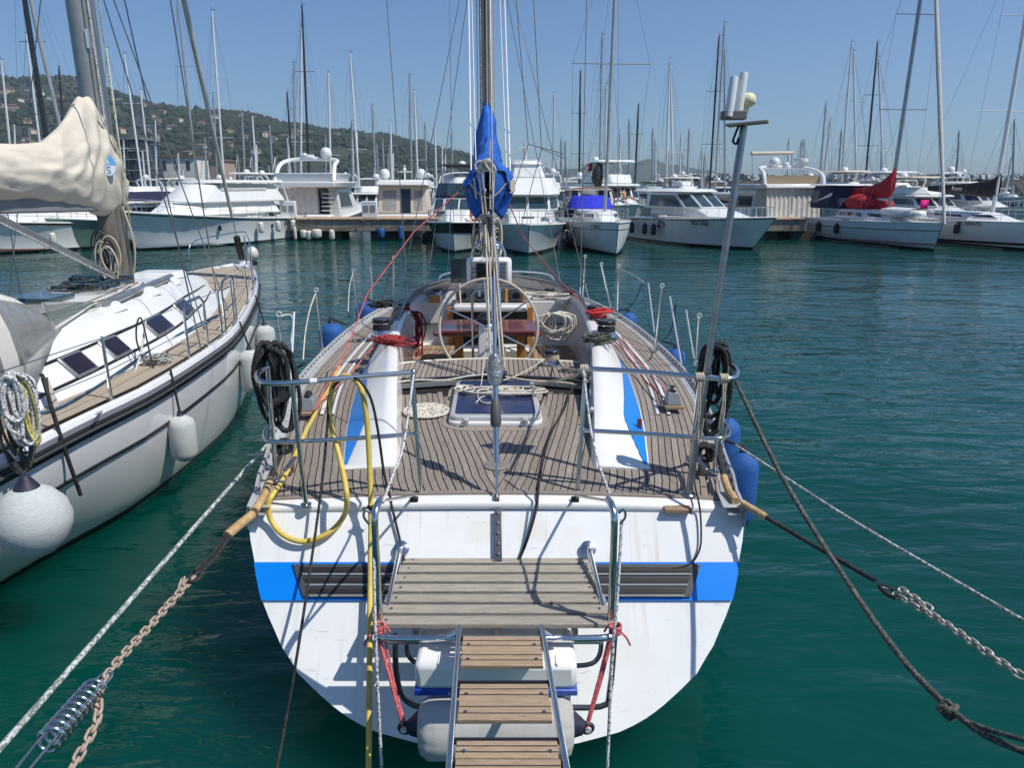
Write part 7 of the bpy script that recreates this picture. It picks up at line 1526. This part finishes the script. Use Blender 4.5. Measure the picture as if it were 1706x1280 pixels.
coil('rope_coil', 'tangled cream rope hanks hanging from the two small cabin winches on the right', PZ(925, 522, 1.72), .22, .15, rwhite, 11, .010, seed=45, dep=.1)
coil('rope_coil', 'cream rope spread over the cabin top right of the instruments', PZ(905, 498, 1.72), .30, .16, rwhite, 7, .009, seed=46, horiz=True, dep=.04)
coil('rope_coil', 'black rope hank lying by the large left coaming winch', PZ(640, 512, 1.72), .16, .10, rblack, 6, .012, seed=47, horiz=True, dep=.04)
coil('rope_coil', 'big black hose hank hanging on the left corner of the stern rail', R8(446, 606)+Vector((.02, .05, .12)), .11, .29, rblack, 9, .015, seed=51, rz=.25, dep=.07)
coil('rope_coil', 'small black hank lying on the deck below the left stern rail corner', PZ(470, 735, 1.36), .05, .08, rblack, 4, .016, seed=52)
coil('rope_coil', 'big black hose hank hanging on the right corner of the stern rail', R8(1196, 606)+Vector((.0, .05, .12)), .10, .30, rblack, 9, .015, seed=53, rz=-.3, dep=.07)
coil('rope_coil', 'small black hank at the foot of the right stern rail corner', PZ(1178, 742, 1.38), .06, .08, rblack, 5, .016, seed=54)
# woven rope mat
mt_ = thing('rope_mat', 'round woven white rope mat lying on the deck left of the hatch', 'mat', PZ(711, 686, 1.305), 0)
b = MB(); 
for k in range(3):
    pts = []
    for i in range(150):
        a = 2*math.pi*i/150; rr = .125+.062*math.cos(a*11+k*2.09); pts.append(((rr)*math.cos(a*3 if 0 else a*2+k*.7), rr*math.sin(a*2+k*.7), .012+.006*math.sin(a*22+k)))
    b.tube(pts, .0105, 6, closed=True)
for r_ in (.03, .055, .18, .195): b.tube([(r_*math.cos(a), r_*math.sin(a), .010) for a in [2*math.pi*i/36 for i in range(36)]], .0105, 6, closed=True)
b.build('weave', rwhite, mt_, local=True, smooth=60); MB().lathe([(.185, 0), (.185, .008), (.01, .009)], n=32).build('backing', mat('mat_backing', (.42, .38, .30), .9), mt_, local=True)
# blue fenders of the central yacht
def bfend(px, py, Y, s, L, r, label, ztop=None):
    x = c_(Y)+s*(HW(Y)+r+.03); z = ztop if ztop else PY(px, py, Y).z
    fender((x, Y, z-L), L, r, fblue, label, group=None, topline=(c_(Y)+s*(HW(Y)-.0), Y+.05, 1.38), cap=fnavy)
bfend(1237, 745, 4.95, 1, .60, .115, 'large blue fender at the right rear quarter of the central yacht', 1.30)
bfend(1190, 680, 6.0, 1, .60, .13, 'blue fender half hidden behind the right stern rail', 1.22)
bfend(1105, 575, 8.4, 1, .62, .13, 'blue fender amidships on the right side of the central yacht', 1.30)
bfend(1040, 530, 10.6, 1, .62, .13, 'blue fender farthest forward on the right side of the central yacht', 1.35)
bfend(495, 600, 7.3, -1, .50, .17, 'round shouldered blue fender nearest the stern on the left side', 1.22)
bfend(565, 540, 9.4, -1, .62, .17, 'large blue fender in the middle of the left side of the central yacht', 1.42)
bfend(615, 512, 11.0, -1, .60, .17, 'blue fender farthest forward on the left side of the central yacht', 1.45)
# lanyards and slack lines around the stanchions
for pts, m_, lab in [([(464, 528, 6.6), (488, 530, 6.7), (480, 600, 6.4)], rwhite, 'short white line between the two rearmost left stanchions'), ([(525, 490, 8.0), (515, 520, 7.8), (508, 560, 7.6), (505, 600, 7.3)], rwhite, 'white lanyard from the second left stanchion to the rearmost left fender'), ([(588, 455, 9.8), (582, 480, 9.7), (580, 520, 9.5)], rwhite, 'thin white lanyard from the third left stanchion to the middle left fender'), ([(617, 445, 11.2), (619, 470, 11.2), (618, 500, 11.2)], rwhite, 'knotted white line hanging beside the third left stanchion'), ([(655, 436, 11.9), (645, 470, 11.6), (636, 505, 11.2)], rblack, 'black lanyard from the foremost left stanchion to the foremost left fender'),
    ([(1031, 448, 9.9), (1050, 456, 9.6), (1072, 470, 9.2)], rgreyw, 'thin pale line between two right hand stanchions'), ([(1070, 472, 9.3), (1055, 505, 9.6), (1030, 519, 10), (1018, 512, 10.4)], rblue, 'sagging dark blue rope between right hand stanchions amidships'), ([(1071, 474, 9.3), (1078, 520, 9.0), (1090, 560, 8.6), (1100, 572, 8.5)], rblue, 'dark blue rope from a right hand stanchion to the middle fender'), ([(1126, 506, 7.6), (1118, 550, 7.8), (1105, 566, 8.2), (1095, 560, 8.5)], rblue, 'dark blue rope looped low between the two rear right stanchions'), ([(1127, 508, 7.6), (1130, 560, 7.3), (1142, 610, 6.8), (1150, 625, 6.6)], rblue, 'dark blue rope falling from the rear right stanchion to the rail'), ([(986, 440, 11.3), (975, 470, 11.4), (950, 483, 11.6), (932, 470, 12), (920, 440, 12.4)], rblue, 'dark rope sagging far forward on the right side')]:
    rope('line', lab, [PY(*p) for p in pts], .008, m_, cat_='line')
# ================================================================ MOORING GEAR
def chainlink():
    b = MB(); pts = []; L_, w_ = .026, .0135
    for a in range(8): t_ = math.pi*a/7; pts.append((w_*math.cos(t_), 0, L_-w_+w_*math.sin(t_)))
    for a in range(8): t_ = math.pi+math.pi*a/7; pts.append((w_*math.cos(t_), 0, -L_+w_+w_*math.sin(t_)))
    return b.tube(pts, .0062, 6, closed=True)
def chain(label, pts, m, name='mooring_chain', sc=1.0):
    P = cat(pts, 20); o = thing(name, label, 'chain', P[0], 0); seg = [0]
    for a, b in zip(P, P[1:]): seg.append(seg[-1]+(b-a).length)
    pitch = .039*sc; n = int(seg[-1]/pitch); proto = None
    for i in range(n):
        d = (i+.5)*pitch; k = max(j for j in range(len(seg)) if seg[j] <= d); k = min(k, len(P)-2); t = (d-seg[k])/max(seg[k+1]-seg[k], 1e-6); c = P[k].lerp(P[k+1], t); dr = (P[k+1]-P[k]).normalized()
        q = dr.to_track_quat('Z', 'Y').to_matrix().to_4x4()@Matrix.Rotation(math.pi/2*(i % 2)+.6+rnd.uniform(-.25, .25), 4, 'Z')@Matrix.Scale(sc, 4)
        mtx = Matrix.Translation(c-P[0])@q
        if proto is None: proto = chainlink().build('link', m, o, local=True, smooth=60); proto.matrix_local = mtx
        else: dupmesh(proto, o, mtx)
cl0, cl1, cl2 = PY(322, 962, 3.2), PY(176, 1130, 2.42), PY(108, 1300, 1.98)
chain('rusty chain running from the black stern line thimble to the quay, lower left', [cl0, PY(262, 1030, 2.86), cl1, PY(160, 1205, 2.2), cl2], rust)
chain('short doubled length of rusty chain at the left thimble', [PY(305, 965, 3.2), PY(296, 992, 3.08), PY(276, 1012, 2.96)], rust)
rope('mooring_rope', 'black stern line from the left fairlead to the thimble of the rusty chain', [PY(378, 893, 3.58), PY(352, 925, 3.4), cl0+Vector((0, .02, .02))], .010, rblack); rope('mooring_rope', 'second part of the doubled black stern line on the left', [PY(384, 893, 3.58), PY(360, 928, 3.38), cl0+Vector((.02, .02, .0))], .009, rblack)
rope('chafe_sleeve', 'tan leather chafe sleeve on the left stern line outside the hull', [PY(420, 858, 3.82), PY(400, 874, 3.7), PY(378, 893, 3.58)], .026, leather, cat_='sleeve', n=12)
rope('chafe_sleeve', 'tan leather chafe sleeve in the left stern fairlead', [PZ(450, 800, 1.36), PZ(440, 826, 1.34), PY(424, 852, 3.92)], .024, leather, cat_='sleeve', n=12)
rope('mooring_rope', 'black part of the left stern line inboard of its fairlead', [PZ(474, 745, 1.40), PZ(460, 775, 1.36), PZ(450, 800, 1.36)], .018, rblack)
def thimble(c, d, label):
    o = thing('thimble', label, 'thimble', c, 0); d = Vector(d).normalized(); u = d.cross(Vector((0, -.4, 1))).normalized()
    pts = [d*-.06, d*-.02+u*.018, d*.03+u*.027, d*.062+u*.012, d*.066, d*.062-u*.012, d*.03-u*.027, d*-.02-u*.018]
    MB().tube(pts, .011, 8, sm=3, closed=True).build('eye', rblack, o, local=True, smooth=60); MB().tube([p*.80+d*.002 for p in pts], .006, 8, sm=3, closed=True).build('liner', steel, o, local=True, smooth=60)
thimble(cl0+Vector((.01, .02, .0)), cl1-cl0, 'steel thimble spliced to the black stern line, lower left'); 
# spring
s0, s1 = PY(163, 1142, 2.36), PY(72, 1246, 2.02); sp = thing('mooring_spring', 'shiny steel mooring spring with wire loops beside the rusty chain, lower left', 'spring', s0, 0); sd = s1-s0; sq = sd.normalized().to_track_quat('Z', 'Y').to_matrix(); SL_ = sd.length
MB().tube([sq@Vector((.040*math.cos(a), .040*math.sin(a), .02+(SL_-.04)*a/(2*math.pi*9))) for a in [2*math.pi*9*i/170 for i in range(171)]], .0068, 8).build('coil', steel, sp, local=True, smooth=60)
for sg in (-1, 1): MB().tube([sq@Vector(p) for p in ((.028*sg, .0, SL_*.98), (.026*sg, 0, 0), (.022*sg, 0, -.06), (.008*sg, 0, -.085), (-.008*sg, 0, -.085), (-.022*sg, 0, -.06))], .0055, 7, sm=3).build('wire_loop', steel, sp, local=True, smooth=60)
for sg in (-1, 1): MB().tube([sq@Vector(p) for p in ((.025*sg, .012, .02), (.024*sg, .012, SL_), (.022*sg, .0, SL_+.2))], .005, 7).build('pull_rod', steel, sp, local=True, smooth=60)
MB().tube([s0+sq@Vector((0, 0, -.085))-s0, cl1-s0], .008, 8).build('shackle', steel, sp, local=True)
rope('mooring_rope', 'straight grey white stern line crossing the water on the left', [PZ(444, 742, 1.36), PY(0, 1248, 1.9), PY(-60, 1316, 1.75)], .0115, rgreyw, sm=0)
# right side
cr0 = PY(1480, 985, 3.2)
rope('chafe_sleeve', 'tan leather chafe sleeve in the right stern fairlead', [PZ(1206, 795, 1.37), PZ(1214, 818, 1.34), PZ(1226, 836, 1.33)], .024, leather, cat_='sleeve', n=12)
rope('chafe_sleeve', 'tan leather chafe sleeve on the right stern line outside the hull', [PY(1236, 838, 4.0), PY(1256, 850, 3.95), PY(1276, 862, 3.88)], .021, leather, cat_='sleeve', n=12)
rope('mooring_rope', 'thick black stern line from the right sleeve to the right thimble', [PY(1276, 862, 3.88), PY(1370, 917, 3.55), PY(1458, 968, 3.26)], [.012, .014, .017] and .0135, rblack)
rope('mooring_rope', 'black stern line inboard of the right fairlead', [PZ(1200, 742, 1.40), PZ(1200, 770, 1.38), PZ(1206, 795, 1.37)], .018, rblack)
thimble(cr0-Vector((0, 0, 0)), PY(1600, 1060, 2.8)-cr0, 'steel thimble spliced to the black stern line on the right')
chain('pale galvanised chain running from the right thimble to the quay', [PY(1490, 990, 3.16), PY(1560, 1030, 2.9), PY(1640, 1085, 2.62), PY(1720, 1140, 2.4)], galv)
chain('short doubled length of galvanised chain at the right thimble', [PY(1500, 982, 3.16), PY(1530, 1002, 3.04), PY(1560, 1022, 2.94)], galv)
rope('mooring_rope', 'dark weathered three strand rope from the right stern rail down to the lower right', [PZ(1226, 636, 2.05), PY(1300, 790, 3.7), PY(1405, 960, 3.1), PY(1500, 1095, 2.6), PY(1582, 1182, 2.28)], .0135, rdgrey)
rope('mooring_rope', 'doubled dark rope below the knot at the lower right', [PY(1582, 1182, 2.28), PY(1640, 1225, 2.1), PY(1730, 1262, 1.95)], .0125, rdgrey); rope('mooring_rope', 'upper strand of the doubled dark rope below the knot at the lower right', [PY(1586, 1190, 2.27), PY(1645, 1216, 2.1), PY(1730, 1240, 1.95)], .009, rdgrey)
kn = thing('rope_knot', 'weathered knot joining the dark ropes at the lower right', 'knot', PY(1583, 1185, 2.28), 0)
for k in range(6): MB().tube([Vector((.022*math.cos(a+k), .024*math.sin(a+k*1.3), .016*math.sin(a*2+k)))+Vector((.008*k-.02, 0, -.006*k+.015)) for a in [2*math.pi*i/9 for i in range(9)]], .0085, 6, sm=2, closed=True).build('turn', rdgrey, kn, local=True, smooth=60)
rope('mooring_rope', 'thin grey white line from the right quarter across the water to the right edge', [PZ(1226, 742, 1.45), PY(1400, 855, 3.7), PY(1560, 950, 3.1), PY(1720, 1043, 2.6)], .0085, rgreyw)
